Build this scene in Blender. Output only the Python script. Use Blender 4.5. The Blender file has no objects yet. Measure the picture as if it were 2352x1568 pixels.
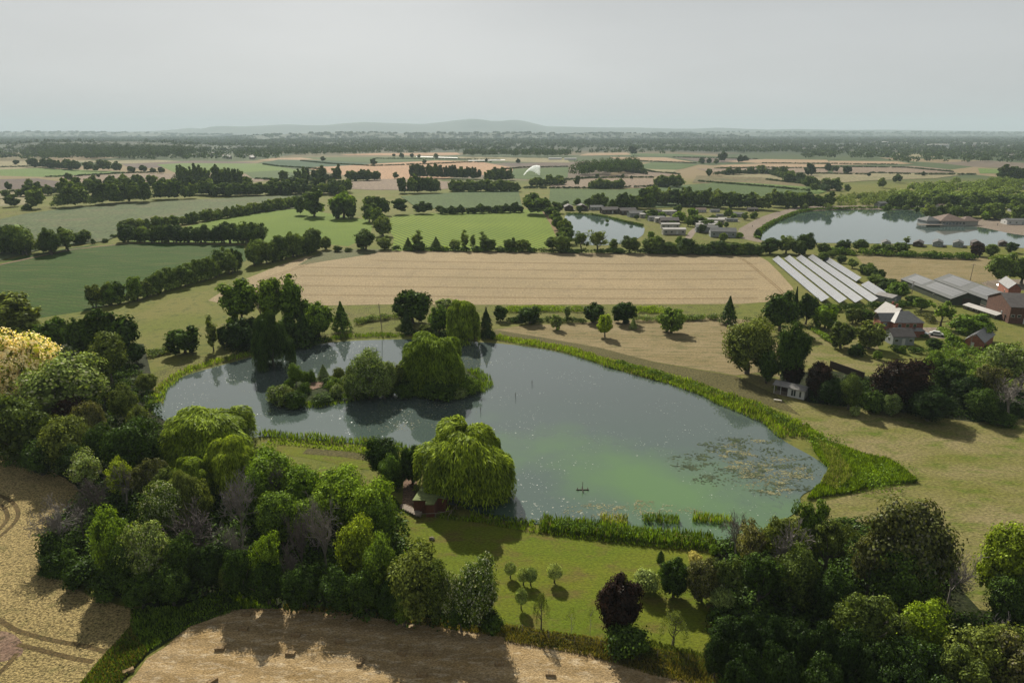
import bpy, math, random
import numpy as np
from mathutils import Vector, Matrix
R = math.radians
scene = bpy.context.scene
col = scene.collection
# ------------------------------------------------------------------ camera
CAMH, PITCH, F, CX, CY = 60.0, R(17.0), 1568.0, 1176.0, 784.0
cam = bpy.data.cameras.new('camera'); cam.lens = 24; cam.sensor_width = 36
cam.clip_start = 0.5; cam.clip_end = 90000
co = bpy.data.objects.new('camera', cam); col.objects.link(co)
co.location = (0, 0, CAMH); co.rotation_euler = (R(90) - PITCH, 0, 0)
scene.camera = co
# ------------------------------------------------------------------ light
SUN_EL, SUN_AZ = R(39), R(16)          # azimuth: degrees to the left of straight ahead (+Y)
sd = Vector((-math.sin(SUN_AZ) * math.cos(SUN_EL), math.cos(SUN_AZ) * math.cos(SUN_EL), math.sin(SUN_EL)))
sl = bpy.data.lights.new('sun', 'SUN'); sl.energy = 5.0; sl.angle = R(0.6); sl.color = (1.0, 0.93, 0.80)
so = bpy.data.objects.new('sun', sl); col.objects.link(so)
so.rotation_euler = (-sd).to_track_quat('-Z', 'Y').to_euler(); so.location = (0, 0, 400)
w = bpy.data.worlds.new('World'); scene.world = w; w.use_nodes = True
nt = w.node_tree; nt.nodes.clear()
sky = nt.nodes.new('ShaderNodeTexSky'); sky.sky_type = 'NISHITA'; sky.sun_disc = False
sky.sun_elevation = SUN_EL; sky.sun_rotation = -SUN_AZ; sky.air_density = 1.0; sky.dust_density = 3.5; sky.ozone_density = 1.5
hs = nt.nodes.new('ShaderNodeHueSaturation'); hs.inputs['Saturation'].default_value = 0.35
tc = nt.nodes.new('ShaderNodeTexCoord'); nz = nt.nodes.new('ShaderNodeTexNoise')
mp = nt.nodes.new('ShaderNodeMapping'); mp.inputs['Scale'].default_value = (1, 1, 5)
nz.inputs['Scale'].default_value = 1.6; nz.inputs['Detail'].default_value = 4
cl = nt.nodes.new('ShaderNodeMapRange'); cl.inputs[1].default_value = .3; cl.inputs[2].default_value = .7
cl.inputs[3].default_value = .91; cl.inputs[4].default_value = 1.06
sz = nt.nodes.new('ShaderNodeSeparateXYZ'); gr = nt.nodes.new('ShaderNodeMapRange'); gr.inputs[1].default_value = 0.0; gr.inputs[2].default_value = .36
gr.inputs[3].default_value = 1.06; gr.inputs[4].default_value = .80; mg = nt.nodes.new('ShaderNodeMath'); mg.operation = 'MULTIPLY'
mixc = nt.nodes.new('ShaderNodeMix'); mixc.data_type = 'RGBA'; mixc.inputs[0].default_value = 0.86
mixc.inputs[7].default_value = (5.02, 5.16, 5.22, 1)      # thin even overcast veil over the clear sky
vm = nt.nodes.new('ShaderNodeVectorMath'); vm.operation = 'SCALE'
bg = nt.nodes.new('ShaderNodeBackground'); bg.inputs[1].default_value = 0.066
out = nt.nodes.new('ShaderNodeOutputWorld')
L = nt.links.new
L(sky.outputs[0], hs.inputs['Color']); L(hs.outputs[0], mixc.inputs[6])
L(tc.outputs['Generated'], mp.inputs[0]); L(mp.outputs[0], nz.inputs['Vector']); L(nz.outputs[0], cl.inputs[0])
L(tc.outputs['Generated'], sz.inputs[0]); L(sz.outputs[2], gr.inputs[0]); L(gr.outputs[0], mg.inputs[0]); L(cl.outputs[0], mg.inputs[1])
L(mixc.outputs[2], vm.inputs[0]); L(mg.outputs[0], vm.inputs['Scale'])
L(vm.outputs[0], bg.inputs[0]); L(bg.outputs[0], out.inputs[0])
scene.view_settings.view_transform = 'Standard'; scene.view_settings.look = 'None'
scene.view_settings.exposure = 0.74; scene.view_settings.gamma = 1.0
scene.render.engine = 'CYCLES'
scene.cycles.volume_bounces = 1; scene.cycles.transparent_max_bounces = 8
# ------------------------------------------------------------------ placing
cp, sp_ = math.cos(PITCH), math.sin(PITCH)
def ray(px, py):
    a, b = (px - CX) / F, -(py - CY) / F
    return a, cp + b * sp_, -sp_ + b * cp
def G(px, py, z=0.0):
    """point at height z that the photograph shows at (px, py)"""
    dx, dy, dz = ray(px, py); t = (z - CAMH) / dz
    return Vector((dx * t, dy * t, z))
def top_h(y, px, py):
    dx, dy, dz = ray(px, py); return CAMH + dz * y / dy
def ppm(y, z=0.0):
    """photo pixels per metre at ground distance y"""
    return F / (y * cp + (CAMH - z) * sp_)
# ------------------------------------------------------------------ object helpers
def tag(o, label=None, cat=None, group=None, kind=None):
    if label: o['label'] = label
    if cat: o['category'] = cat
    if group: o['group'] = group
    if kind: o['kind'] = kind
    return o
def link(name, me, mat=None, parent=None, loc=(0, 0, 0), rz=0.0):
    o = bpy.data.objects.new(name, me); col.objects.link(o)
    if mat is not None and me is not None and len(me.materials) == 0: me.materials.append(mat)
    o.location = loc; o.rotation_euler = (0, 0, rz)
    if parent: o.parent = parent
    return o
def empty(name, loc, rz=0.0, sc=(1, 1, 1)):
    o = bpy.data.objects.new(name, None); col.objects.link(o)
    o.location = loc; o.rotation_euler = (0, 0, rz); o.scale = sc; o.empty_display_size = .5
    return o
def mesh_quads(name, V, smooth=False):
    V = np.asarray(V, dtype=np.float32); n = len(V)
    me = bpy.data.meshes.new(name)
    me.vertices.add(4 * n); me.vertices.foreach_set('co', V.reshape(-1))
    me.loops.add(4 * n); me.loops.foreach_set('vertex_index', np.arange(4 * n, dtype=np.int32))
    me.polygons.add(n); me.polygons.foreach_set('loop_start', np.arange(0, 4 * n, 4, dtype=np.int32))
    me.polygons.foreach_set('loop_total', np.full(n, 4, dtype=np.int32))
    me.update(calc_edges=True)
    return me
class MB:
    def __init__(s): s.v = []; s.f = []
    def poly(s, pts):
        b = len(s.v); s.v += [tuple(p) for p in pts]; s.f.append(tuple(range(b, b + len(pts)))); return s
    def box(s, x0, x1, y0, y1, z0, z1):
        b = len(s.v)
        s.v += [(x0, y0, z0), (x1, y0, z0), (x1, y1, z0), (x0, y1, z0), (x0, y0, z1), (x1, y0, z1), (x1, y1, z1), (x0, y1, z1)]
        for q in ((0, 3, 2, 1), (4, 5, 6, 7), (0, 1, 5, 4), (1, 2, 6, 5), (2, 3, 7, 6), (3, 0, 4, 7)): s.f.append(tuple(b + i for i in q))
        return s
    def prism(s, prof, y0, y1):          # profile in x-z, extruded along y
        b = len(s.v); n = len(prof)
        s.v += [(x, y0, z) for x, z in prof] + [(x, y1, z) for x, z in prof]
        s.f.append(tuple(b + i for i in range(n))); s.f.append(tuple(b + n + i for i in reversed(range(n))))
        for i in range(n):
            j = (i + 1) % n; s.f.append((b + i, b + n + i, b + n + j, b + j))
        return s
    def prismx(s, prof, x0, x1):         # profile in y-z, extruded along x
        b = len(s.v); n = len(prof)
        s.v += [(x0, y, z) for y, z in prof] + [(x1, y, z) for y, z in prof]
        s.f.append(tuple(b + i for i in reversed(range(n)))); s.f.append(tuple(b + n + i for i in range(n)))
        for i in range(n):
            j = (i + 1) % n; s.f.append((b + i, b + j, b + n + j, b + n + i))
        return s
    def tube(s, p0, p1, r0, r1=None, n=8):
        r1 = r0 if r1 is None else r1
        p0, p1 = Vector(p0), Vector(p1); d = (p1 - p0).normalized()
        u = d.orthogonal().normalized(); v = d.cross(u); b = len(s.v)
        for p, r in ((p0, r0), (p1, r1)):
            for i in range(n):
                a = 2 * math.pi * i / n; s.v.append(tuple(p + (u * math.cos(a) + v * math.sin(a)) * r))
        for i in range(n):
            j = (i + 1) % n; s.f.append((b + i, b + j, b + n + j, b + n + i))
        s.f.append(tuple(b + i for i in reversed(range(n)))); s.f.append(tuple(b + n + i for i in range(n)))
        return s
    def build(s, name, mat, parent=None, loc=(0, 0, 0), rz=0.0):
        me = bpy.data.meshes.new(name); me.from_pydata(s.v, [], s.f); me.update()
        return link(name, me, mat, parent, loc, rz)
def copy_tree(o, parent=None):
    c = o.copy(); col.objects.link(c)
    if parent is not None: c.parent = parent
    for ch in list(o.children): copy_tree(ch, c)
    return c
# ------------------------------------------------------------------ materials
def mat(name):
    m = bpy.data.materials.new(name); m.use_nodes = True
    n = m.node_tree; n.nodes.clear(); o = n.nodes.new('ShaderNodeOutputMaterial'); return m, n, o
def rgb(c): return (c[0], c[1], c[2], 1)
def noise(n, vec, scale, detail=3, rough=.55, dist=0.0):
    t = n.nodes.new('ShaderNodeTexNoise'); t.inputs['Scale'].default_value = scale
    t.inputs['Detail'].default_value = detail; t.inputs['Roughness'].default_value = rough
    t.inputs['Distortion'].default_value = dist
    if vec is not None: n.links.new(vec, t.inputs['Vector'])
    return t.outputs[0]
def mrange(n, v, a, b, c=0.0, d=1.0):
    t = n.nodes.new('ShaderNodeMapRange'); n.links.new(v, t.inputs[0])
    for i, x in enumerate((a, b, c, d)): t.inputs[i + 1].default_value = x
    return t.outputs[0]
def mixrgb(n, fac, a, b, blend='MIX'):
    t = n.nodes.new('ShaderNodeMix'); t.data_type = 'RGBA'; t.blend_type = blend
    if hasattr(fac, 'links') or not isinstance(fac, (int, float)): n.links.new(fac, t.inputs[0])
    else: t.inputs[0].default_value = fac
    for i, x in ((6, a), (7, b)):
        if isinstance(x, (tuple, list)): t.inputs[i].default_value = rgb(x)
        else: n.links.new(x, t.inputs[i])
    return t.outputs[2]
def math2(n, op, a, b=None):
    t = n.nodes.new('ShaderNodeMath'); t.operation = op
    for i, x in enumerate((a, b)):
        if x is None: continue
        if isinstance(x, (int, float)): t.inputs[i].default_value = x
        else: n.links.new(x, t.inputs[i])
    return t.outputs[0]
def wpos(n, rot=0.0, scale=(1, 1, 1), loc=(0, 0, 0)):
    g = n.nodes.new('ShaderNodeNewGeometry'); m = n.nodes.new('ShaderNodeMapping')
    m.inputs['Rotation'].default_value = (0, 0, rot); m.inputs['Scale'].default_value = scale; m.inputs['Location'].default_value = loc
    n.links.new(g.outputs['Position'], m.inputs[0]); return m.outputs[0]
def opos(n, rot=0.0, scale=(1, 1, 1)):
    g = n.nodes.new('ShaderNodeTexCoord'); m = n.nodes.new('ShaderNodeMapping')
    m.inputs['Rotation'].default_value = (0, 0, rot); m.inputs['Scale'].default_value = scale
    n.links.new(g.outputs['Object'], m.inputs[0]); return m.outputs[0]
def finish(n, o, colr, rough=.9, bump=None, bstr=.3, bdist=.1, spec=.2, metal=0.0, ior=None):
    p = n.nodes.new('ShaderNodeBsdfPrincipled')
    if isinstance(colr, (tuple, list)): p.inputs['Base Color'].default_value = rgb(colr)
    else: n.links.new(colr, p.inputs['Base Color'])
    p.inputs['Roughness'].default_value = rough; p.inputs['Specular IOR Level'].default_value = spec; p.inputs['Metallic'].default_value = metal
    if ior: p.inputs['IOR'].default_value = ior
    if bump is not None:
        b = n.nodes.new('ShaderNodeBump'); b.inputs['Strength'].default_value = bstr; b.inputs['Distance'].default_value = bdist
        n.links.new(bump, b.inputs['Height']); n.links.new(b.outputs[0], p.inputs['Normal'])
    n.links.new(p.outputs[0], o.inputs[0]); return p
def field_mat(name, c1, c2, c3=None, big=.03, mid=.25, fine=2.5, stripe=None, bstr=.5, bdist=.25, fmul=.45, aniso=1.0, rot=0.0):
    """stripe = (rotation, spacing m, strength)"""
    K_ = .56; c1, c2 = tuple(x * K_ for x in c1), tuple(x * K_ for x in c2); c3 = tuple(x * K_ for x in c3) if c3 else None
    m, n, o = mat(name); v = wpos(n, rot, (1, aniso, 1))
    c = mixrgb(n, mrange(n, noise(n, v, big, 4, .6), .35, .65), c1, c2)
    if c3: c = mixrgb(n, mrange(n, noise(n, v, mid, 5, .65), .50, .68), c, c3)
    fn = noise(n, v, fine, 4, .7)
    c = mixrgb(n, 1.0, c, mixrgb(n, mrange(n, fn, .34, .66), (1 - min(fmul * 1.35, .85),) * 3, (1 + fmul * 1.1,) * 3), 'MULTIPLY')
    h = fn
    if stripe:
        r, s, k = stripe
        wv = n.nodes.new('ShaderNodeTexWave'); wv.wave_type = 'BANDS'; wv.bands_direction = 'X'
        wv.inputs['Scale'].default_value = 0.314 / s
        wv.inputs['Distortion'].default_value = .6; wv.inputs['Detail'].default_value = 2; wv.inputs['Detail Scale'].default_value = .3
        n.links.new(wpos(n, r), wv.inputs[0])
        c = mixrgb(n, 1.0, c, mixrgb(n, mrange(n, wv.outputs[1], .2, .8), (1 - k,) * 3, (1 + k,) * 3), 'MULTIPLY')
    finish(n, o, c, .95, h, bstr, bdist, .1); return m
def leaf_mat(name, c1, c2, c3=None, trans=.20, vary=.30, tip=.12):
    c1, c2 = (c1[0] * .50, c1[1] * .54, c1[2] * .34), (c2[0] * 2.2, c2[1] * 2.3, c2[2] * 1.25)  # leaf tones spread apart to put highlight and shade contrast into the colour
    """c1/c2 alternate from leaf clump to leaf clump, c3 = a few leaves of another colour"""
    m, n, o = mat(name)
    g = n.nodes.new('ShaderNodeNewGeometry'); oi = n.nodes.new('ShaderNodeObjectInfo')
    isl = g.outputs['Random Per Island']
    c = mixrgb(n, isl, c1, c2)
    tcn = n.nodes.new('ShaderNodeTexCoord')
    nn = noise(n, tcn.outputs['Object'], .45, 3, .6)
    c = mixrgb(n, 1.0, c, mixrgb(n, mrange(n, nn, .32, .68), (.62, .64, .62), (1.40, 1.38, 1.3)), 'MULTIPLY')
    if c3:
        c = mixrgb(n, math2(n, 'GREATER_THAN', math2(n, 'FRACT', math2(n, 'MULTIPLY', isl, 7.31)), 1 - tip), c, c3)
    c = mixrgb(n, 1.0, c, mixrgb(n, oi.outputs['Random'], (1 - vary, 1 - vary * .8, 1 - vary), (1 + vary * 1.1, 1 + vary * .8, 1 + vary * .5)), 'MULTIPLY')
    d = n.nodes.new('ShaderNodeBsdfDiffuse'); t = n.nodes.new('ShaderNodeBsdfTranslucent')
    gl = n.nodes.new('ShaderNodeBsdfGlossy'); gl.inputs['Roughness'].default_value = .45; gl.inputs[0].default_value = (.8, .85, .8, 1)
    ct = mixrgb(n, 1.0, c, (1.5, 1.45, .55), 'MULTIPLY')
    n.links.new(c, d.inputs[0]); n.links.new(ct, t.inputs[0])
    a = n.nodes.new('ShaderNodeMixShader'); a.inputs[0].default_value = trans
    n.links.new(d.outputs[0], a.inputs[1]); n.links.new(t.outputs[0], a.inputs[2])
    b = n.nodes.new('ShaderNodeMixShader'); b.inputs[0].default_value = .007
    n.links.new(a.outputs[0], b.inputs[1]); n.links.new(gl.outputs[0], b.inputs[2])
    n.links.new(b.outputs[0], o.inputs[0]); return m
def plain(name, c, rough=.7, var=.25, scale=1.5, spec=.3, metal=0.0, aniso=(1, 1, 1)):
    c = tuple(x * .78 for x in c); m, n, o = mat(name); v = opos(n, 0, aniso)
    nn = noise(n, v, scale, 4, .6)
    cc = mixrgb(n, 1.0, c, mixrgb(n, mrange(n, nn, .3, .7), (1 - var,) * 3, (1 + var,) * 3), 'MULTIPLY')
    finish(n, o, cc, rough, nn, .1, .02, spec, metal); return m
LEAF = {
 'dark': leaf_mat('leaf_dark', (.014, .028, .008), (.030, .052, .012), trans=.14),
 'mid': leaf_mat('leaf_mid', (.040, .070, .016), (.075, .115, .024)),
 'bright': leaf_mat('leaf_bright', (.075, .12, .016), (.105, .155, .024), trans=.26),
 'lime': leaf_mat('leaf_lime', (.13, .175, .016), (.18, .225, .024), trans=.28),
 'olive': leaf_mat('leaf_olive', (.044, .060, .020), (.080, .098, .036)),
 'brownish': leaf_mat('leaf_brownish', (.050, .052, .028), (.085, .085, .045), (.16, .15, .11)),
 'silver': leaf_mat('leaf_silver', (.11, .14, .075), (.21, .245, .15)),
 'pale': leaf_mat('leaf_pale', (.065, .095, .040), (.115, .15, .070), (.24, .26, .17)),
 'willow': leaf_mat('leaf_willow', (.070, .115, .018), (.125, .160, .026), trans=.26),
 'wdark': leaf_mat('leaf_willow_dark', (.016, .032, .009), (.024, .042, .011)),
 'cream': leaf_mat('leaf_cream', (.12, .15, .02), (.19, .21, .04), (.82, .74, .46), trans=.2, tip=.62),
 'blossom': leaf_mat('leaf_blossom', (.045, .075, .022), (.09, .12, .035), (.42, .44, .30), tip=.22),
 'copper': leaf_mat('leaf_copper', (.010, .0055, .0075), (.020, .009, .012), trans=.1),
 'conif': leaf_mat('leaf_conifer', (.009, .018, .006), (.015, .028, .008), trans=.08),
 'gold': leaf_mat('leaf_gold', (.075, .10, .012), (.13, .165, .022), trans=.26),
 'pink': leaf_mat('leaf_pinkish', (.30, .25, .14), (.22, .20, .11)),
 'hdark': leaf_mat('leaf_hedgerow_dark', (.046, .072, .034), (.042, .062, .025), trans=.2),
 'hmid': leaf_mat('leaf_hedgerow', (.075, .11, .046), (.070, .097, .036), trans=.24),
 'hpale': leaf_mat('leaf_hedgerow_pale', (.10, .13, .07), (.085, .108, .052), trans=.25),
 'far': leaf_mat('leaf_far', (.026, .046, .026), (.022, .036, .020), vary=.2),
 'reed': leaf_mat('reed', (.060, .095, .010), (.105, .15, .02), (.20, .18, .09), trans=.25, tip=.08),
 'reedp': leaf_mat('reed_pale', (.07, .09, .03), (.12, .135, .06), (.25, .22, .13), trans=.4, tip=.15),
 'grassb': leaf_mat('grass_bright', (.095, .14, .010), (.11, .155, .018), trans=.28),
 'drygrass': leaf_mat('dry_grass', (.16, .125, .055), (.10, .082, .038), (.06, .075, .02), trans=.3, tip=.2),
}
BARK = plain('bark', (.10, .085, .065), .95, .4, 3)
BARKW = plain('bark_white', (.38, .36, .32), .9, .35, 3)
DEAD = plain('dead_wood', (.22, .195, .175), .9, .35, 1)
DEADP = plain('dead_wood_purplish', (.115, .095, .088), .9, .35, 1)
# ------------------------------------------------------------------ foliage meshes
def nrm(a): return a / np.maximum(np.linalg.norm(a, axis=-1, keepdims=True), 1e-9)
def sph(rng, n): return nrm(rng.normal(size=(n, 3)))
def leaves(rng, P, N, L_, asp=.7, axis=None):
    n = len(P); N = nrm(N)
    if axis is None: axis = rng.normal(size=(n, 3))
    u = nrm(axis - (axis * N).sum(1, keepdims=True) * N) if True else axis
    v = np.cross(N, u)
    L_ = np.broadcast_to(np.asarray(L_, float).reshape(-1, 1), (n, 1)) * rng.uniform(.7, 1.35, (n, 1))
    a = u * L_ * .5; b = v * L_ * .5 * asp; s = rng.uniform(-.25, .25, (n, 1))
    return np.stack([P - a, P + a * s - b, P + a, P + a * s + b], 1)
def tubeq(p0, p1, r0, r1, n=5):
    p0 = np.array(p0, float); p1 = np.array(p1, float); d = p1 - p0; d /= max(np.linalg.norm(d), 1e-9)
    u = np.cross(d, [0, 0, 1.] if abs(d[2]) < .9 else [1., 0, 0]); u /= np.linalg.norm(u); v = np.cross(d, u)
    a = np.arange(n) * 2 * math.pi / n; c = np.cos(a)[:, None] * u + np.sin(a)[:, None] * v; c2 = np.roll(c, -1, 0)
    return np.stack([p0 + c * r0, p0 + c2 * r0, p1 + c2 * r1, p1 + c * r1], 1)
def trunk_q(rng, H, zc, W, nl=9, lean=0.0, r=None):
    r = r or W * .035 + .06; q = []
    pts = [np.array([0, 0, -.2])]; 
    for k in range(1, 5):
        pts.append(np.array([rng.normal() * W * .012 * k + lean * k * .04, rng.normal() * W * .012 * k, zc * k / 4]))
    for k in range(4): q.append(tubeq(pts[k], pts[k + 1], r * (1.25 if k == 0 else 1 - .16 * k), r * (1 - .16 * (k + 1)), 7))
    for k in range(nl):
        i = rng.integers(1, 4); p = pts[i] + (pts[i + 1] - pts[i]) * rng.random()
        a = rng.random() * 6.283; e = W * rng.uniform(.2, .38)
        t = p + np.array([math.cos(a) * e, math.sin(a) * e, H * rng.uniform(.12, .3)])
        m = (p + t) / 2 + np.array([math.cos(a) * e * .12, math.sin(a) * e * .12, -H * .02])
        q.append(tubeq(p, m, r * .42, r * .28, 5)); q.append(tubeq(m, t, r * .28, r * .08, 5))
    return np.concatenate(q)
def broad_q(rng, W, H, leaf, nc, nl, zc=.52, az=.48, rcs=(.09, .17), low=-.92, lump=.36, up=.3, fill=.2, spread=1.0, asp=.7, skirt=.62, core=.16):
    ph = rng.uniform(0, 6.28, 6)
    ni = int(nc * fill)
    d = sph(rng, nc * 3); d = d[d[:, 2] > low][:nc]
    az_ = np.arctan2(d[:, 1], d[:, 0])
    rr = 1 - lump + lump * .5 * (np.sin(az_ * 2 + ph[0]) + np.sin(az_ * 3 + ph[1] + d[:, 2] * 3) * .8 + np.sin(az_ * 5 + ph[2]) * .4)
    rr = rr * rng.uniform(.82, 1.04, len(d))
    rr[:ni] *= rng.uniform(.3, .75, ni)
    rc = rng.uniform(rcs[0], rcs[1], len(d)) * min(W, H)
    lat = np.where(d[:, 2] < 0, (1 - skirt * d[:, 2] ** 2) / np.sqrt(np.maximum(1 - d[:, 2] ** 2, .06)), 1.0) if skirt < .99 else np.ones(len(d))
    d = d * np.stack([lat, lat, np.ones(len(d))], 1)
    C = d * rr[:, None] * np.array([W * .5 * spread, W * .5 * spread, az * H]); 
    C = C - nrm(C) * rc[:, None] * .55; C[:, 2] += zc * H
    idx = np.repeat(np.arange(len(d)), nl)
    dd = sph(rng, len(idx)); dd[:, 2] += up; dd = nrm(dd)
    cs = C[idx]; rr2 = rc[idx][:, None] * rng.uniform(.72, 1.12, (len(idx), 1))
    P = cs + dd * rr2 * np.array([1.12, 1.12, .78])
    P[:, 2] = np.maximum(P[:, 2], .15)
    hu = (C - np.array([0, 0, zc * H])) / np.array([W * .5, W * .5, az * H]); N = dd * 1.0 + hu[idx] * .25 + sph(rng, len(idx)) * .62 + np.array([0, 0, .18])
    s_ = 2.2 / (W * .12 + leaf * 2); g_ = np.sin(P[:, 0] * s_ + ph[3] + np.sin(P[:, 1] * s_ * .7)) * np.sin(P[:, 1] * s_ * 1.1 + ph[4] + np.sin(P[:, 2] * s_)) * np.sin(P[:, 2] * s_ * 1.2 + ph[5])
    keep = g_ + rng.uniform(-.25, .25, len(P)) > -.22; P, N = P[keep], N[keep]
    Q = leaves(rng, P, N, leaf, asp)
    if core > 0:          # coarser leaves added inside the crown to block light and deepen its shade
        nk = int(len(P) * core); i2 = rng.integers(0, len(d), nk); d2 = sph(rng, nk)
        P2 = C[i2] * np.array([.86, .86, 1]) + np.array([0, 0, -.03 * H]) + d2 * rc[i2][:, None] * .55; P2[:, 2] = np.maximum(P2[:, 2], .3)
        Q = np.concatenate([Q, leaves(rng, P2, d2 + sph(rng, nk) * .5, leaf * 2.6, .8)])
    return Q
def willow_q(rng, W, H, leaf, nc, nst, droop=.60, zc=.56, az=.40):
    C = sph(rng, nc * 3); C = C[C[:, 2] > -.25][:nc]; ct = rng.normal(size=(8, 3)) * .35; ct[:, 2] = 1; C = np.concatenate([nrm(ct), C])
    rr = rng.uniform(.50, 1.08, len(C)); rc = rng.uniform(.07, .15, len(C)) * W
    P0 = C * rr[:, None] * np.array([W * .42, W * .42, az * H]); P0[:, 2] += zc * H
    Q = []
    idx = np.repeat(np.arange(len(C)), nst)
    dd = sph(rng, len(idx)); dd[:, 2] = np.abs(dd[:, 2]) * .9 + .05; dd = nrm(dd)
    S = P0[idx] + dd * rc[idx][:, None] * np.array([1, 1, .7])
    outd = S.copy(); outd[:, 2] = 0; outd = nrm(outd) + sph(rng, len(S)) * .4; outd[:, 2] = 0; outd = nrm(outd)
    Ls = rng.uniform(.35, 1.0, len(S)) * droop * H * (.5 + .9 * (np.hypot(S[:, 0], S[:, 1]) / (W * .5)))
    k = 6
    for i in range(k):
        t = (i + rng.random(len(S))) / k
        p = S + outd * (np.sqrt(t) * .055 * W)[:, None]; p[:, 2] = S[:, 2] + np.sin(np.minimum(t * 3, 1.57)) * .01 * H - t * t * .3 * Ls - t * .7 * Ls
        ok = p[:, 2] > .03 * H
        nb_ = dd[:, :] * np.array([1, 1, 1.])
        ax = np.tile([0, 0, -1.], (len(S), 1)) + outd * np.maximum(.7 - 1.6 * t, 0)[:, None] + rng.normal(size=(len(S), 3)) * .12
        nn = outd * .4 + nb_ * .7 + sph(rng, len(S)) * .75; nn[:, 2] += .5 * (1 - t)
        Q.append(leaves(rng, p[ok], nn[ok], (leaf * 2.3), .2, ax[ok]))
    return np.concatenate(Q)
def conifer_q(rng, W, H, leaf, n, base=.06, power=1.0, col_=False):
    t = rng.random(n) ** .8 if not col_ else rng.random(n)
    z = base + (1 - base) * t
    if col_: r = np.sin(np.clip((1 - t) * 1.9 + .12, 0, 1.57)) * .5 * W * (1 - t ** 6)
    else: r = (1 - t) ** power * .5 * W
    a = rng.random(n) * 6.283; lay = 1 + .16 * np.sin(z * 42 + np.sin(a * 3) * 2) + .10 * np.sin(a * 5 + z * 9)
    r = r * lay * rng.uniform(.72, 1.05, n)
    d = np.stack([np.cos(a), np.sin(a), np.zeros(n)], 1)
    P = d * r[:, None]; P[:, 2] = z * H
    N = d + np.array([0, 0, .6]) + sph(rng, n) * .4
    ax = d + np.array([0, 0, 1.2 if col_ else -.25]) + rng.normal(size=(n, 3)) * .3
    return leaves(rng, P, N, leaf, .55, ax)
def plume_q(rng, W, H, leaf, nc, nl, nplume=5):
    """several upright plumes, like poplars"""
    Q = []
    for k in range(nplume):
        a = k * 2.4 + rng.random(); e = W * (.0 if nplume == 1 else rng.uniform(.12, .27)); hh = H * rng.uniform(.82, 1.0); ww = W * (1.0 if nplume == 1 else .5)
        q = broad_q(rng, ww, hh, leaf, nc // nplume, nl, .55, .46, (.16, .30), -.95, .12, .4)
        q[:, :, 0] += math.cos(a) * e; q[:, :, 1] += math.sin(a) * e; Q.append(q)
    return np.concatenate(Q)
def ball_q(rng, W, H, leaf, n):
    d = sph(rng, n); d[:, 2] += .12; d = nrm(d); P = d * np.array([W * .5, W * .5, H * .36]) * rng.uniform(.45, 1.0, (n, 1)) ** .6; P[:, 2] += H * .60
    ax = d + np.array([0, 0, .7]) + rng.normal(size=(n, 3)) * .2
    return leaves(rng, P, sph(rng, n) + d * .4, leaf * 1.7, .28, ax)
def wispy_q(rng, W, H, leaf, n):
    Q = []; nb = 46
    for k in range(nb):
        a = rng.random() * 6.283; e = W * .5 * rng.uniform(.15, 1); zt = H * (1 - .55 * (e / (W * .5)) ** 1.6 * rng.uniform(.6, 1.0))
        m = n // nb; t = rng.random(m); p = np.stack([math.cos(a) * e * (.8 + .2 * t), math.sin(a) * e * (.8 + .2 * t), zt - t * H * rng.uniform(.18, .4)], 1) + rng.normal(size=(m, 3)) * W * .028
        Q.append(leaves(rng, p, sph(rng, m) + np.array([0, 0, .4]), leaf, .5, np.array([0, 0, -1.]) + rng.normal(size=(m, 3)) * .5))
    return np.concatenate(Q)
def bare_q(rng, W, H, levels=5, r0=None, twig=.035, nb=4, upb=.5, start=.25):
    Q = []; r0 = r0 or W * .022 + .07
    def grow(p, d, ln, r, lv):
        seg = 3; q = p
        for s in range(seg):
            d = d + rng.normal(size=3) * .13; d /= np.linalg.norm(d)
            nq = q + d * ln / seg; ra = r * (1 - .35 * s / seg); rb = r * (1 - .35 * (s + 1) / seg)
            Q.append(tubeq(q, nq, max(ra, twig), max(rb, twig), 5 if lv < 2 else 3)); 
            if lv < levels and s >= (1 if lv == 0 else 0):
                for _ in range(nb if lv > 0 else 3):
                    if rng.random() < .50:
                        sd_ = rng.normal(size=3); sd_ -= (sd_ @ d) * d; sd_ /= np.linalg.norm(sd_)
                        dd = d * rng.uniform(.6, 1.1) + sd_ * rng.uniform(.6, 1.1); dd[2] += upb * .35; dd /= np.linalg.norm(dd)
                        grow(nq, dd, ln * rng.uniform(.45, .72), r * .5, lv + 1)
            q = nq
    b0 = np.array([0, 0, -.2]); t0 = np.array([rng.normal() * .04 * H, rng.normal() * .04 * H, H * .33]); Q.append(tubeq(b0, t0, r0 * 1.2, r0 * .8, 7))
    for k in range(7):
        a = k * 2.4 + rng.random(); e = rng.uniform(.25, .75); d0 = np.array([math.cos(a) * e, math.sin(a) * e, 1.]); d0 /= np.linalg.norm(d0)
        grow(t0 - np.array([0, 0, rng.uniform(0, .1) * H]), d0, H * rng.uniform(.30, .42), r0 * .55, 1)
    q = np.concatenate(Q); mx = q[:, :, 2].max(); q[:, :, 2] *= H / mx
    wd = max(np.ptp(q[:, :, 0]), np.ptp(q[:, :, 1])); q[:, :, :2] *= W / wd
    return q
def shrub_q(rng, W, H, leaf, nc, nl):
    return broad_q(rng, W, H, leaf, nc, nl, .34, .60, (.16, .28), -.45, .18, .3)
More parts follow.
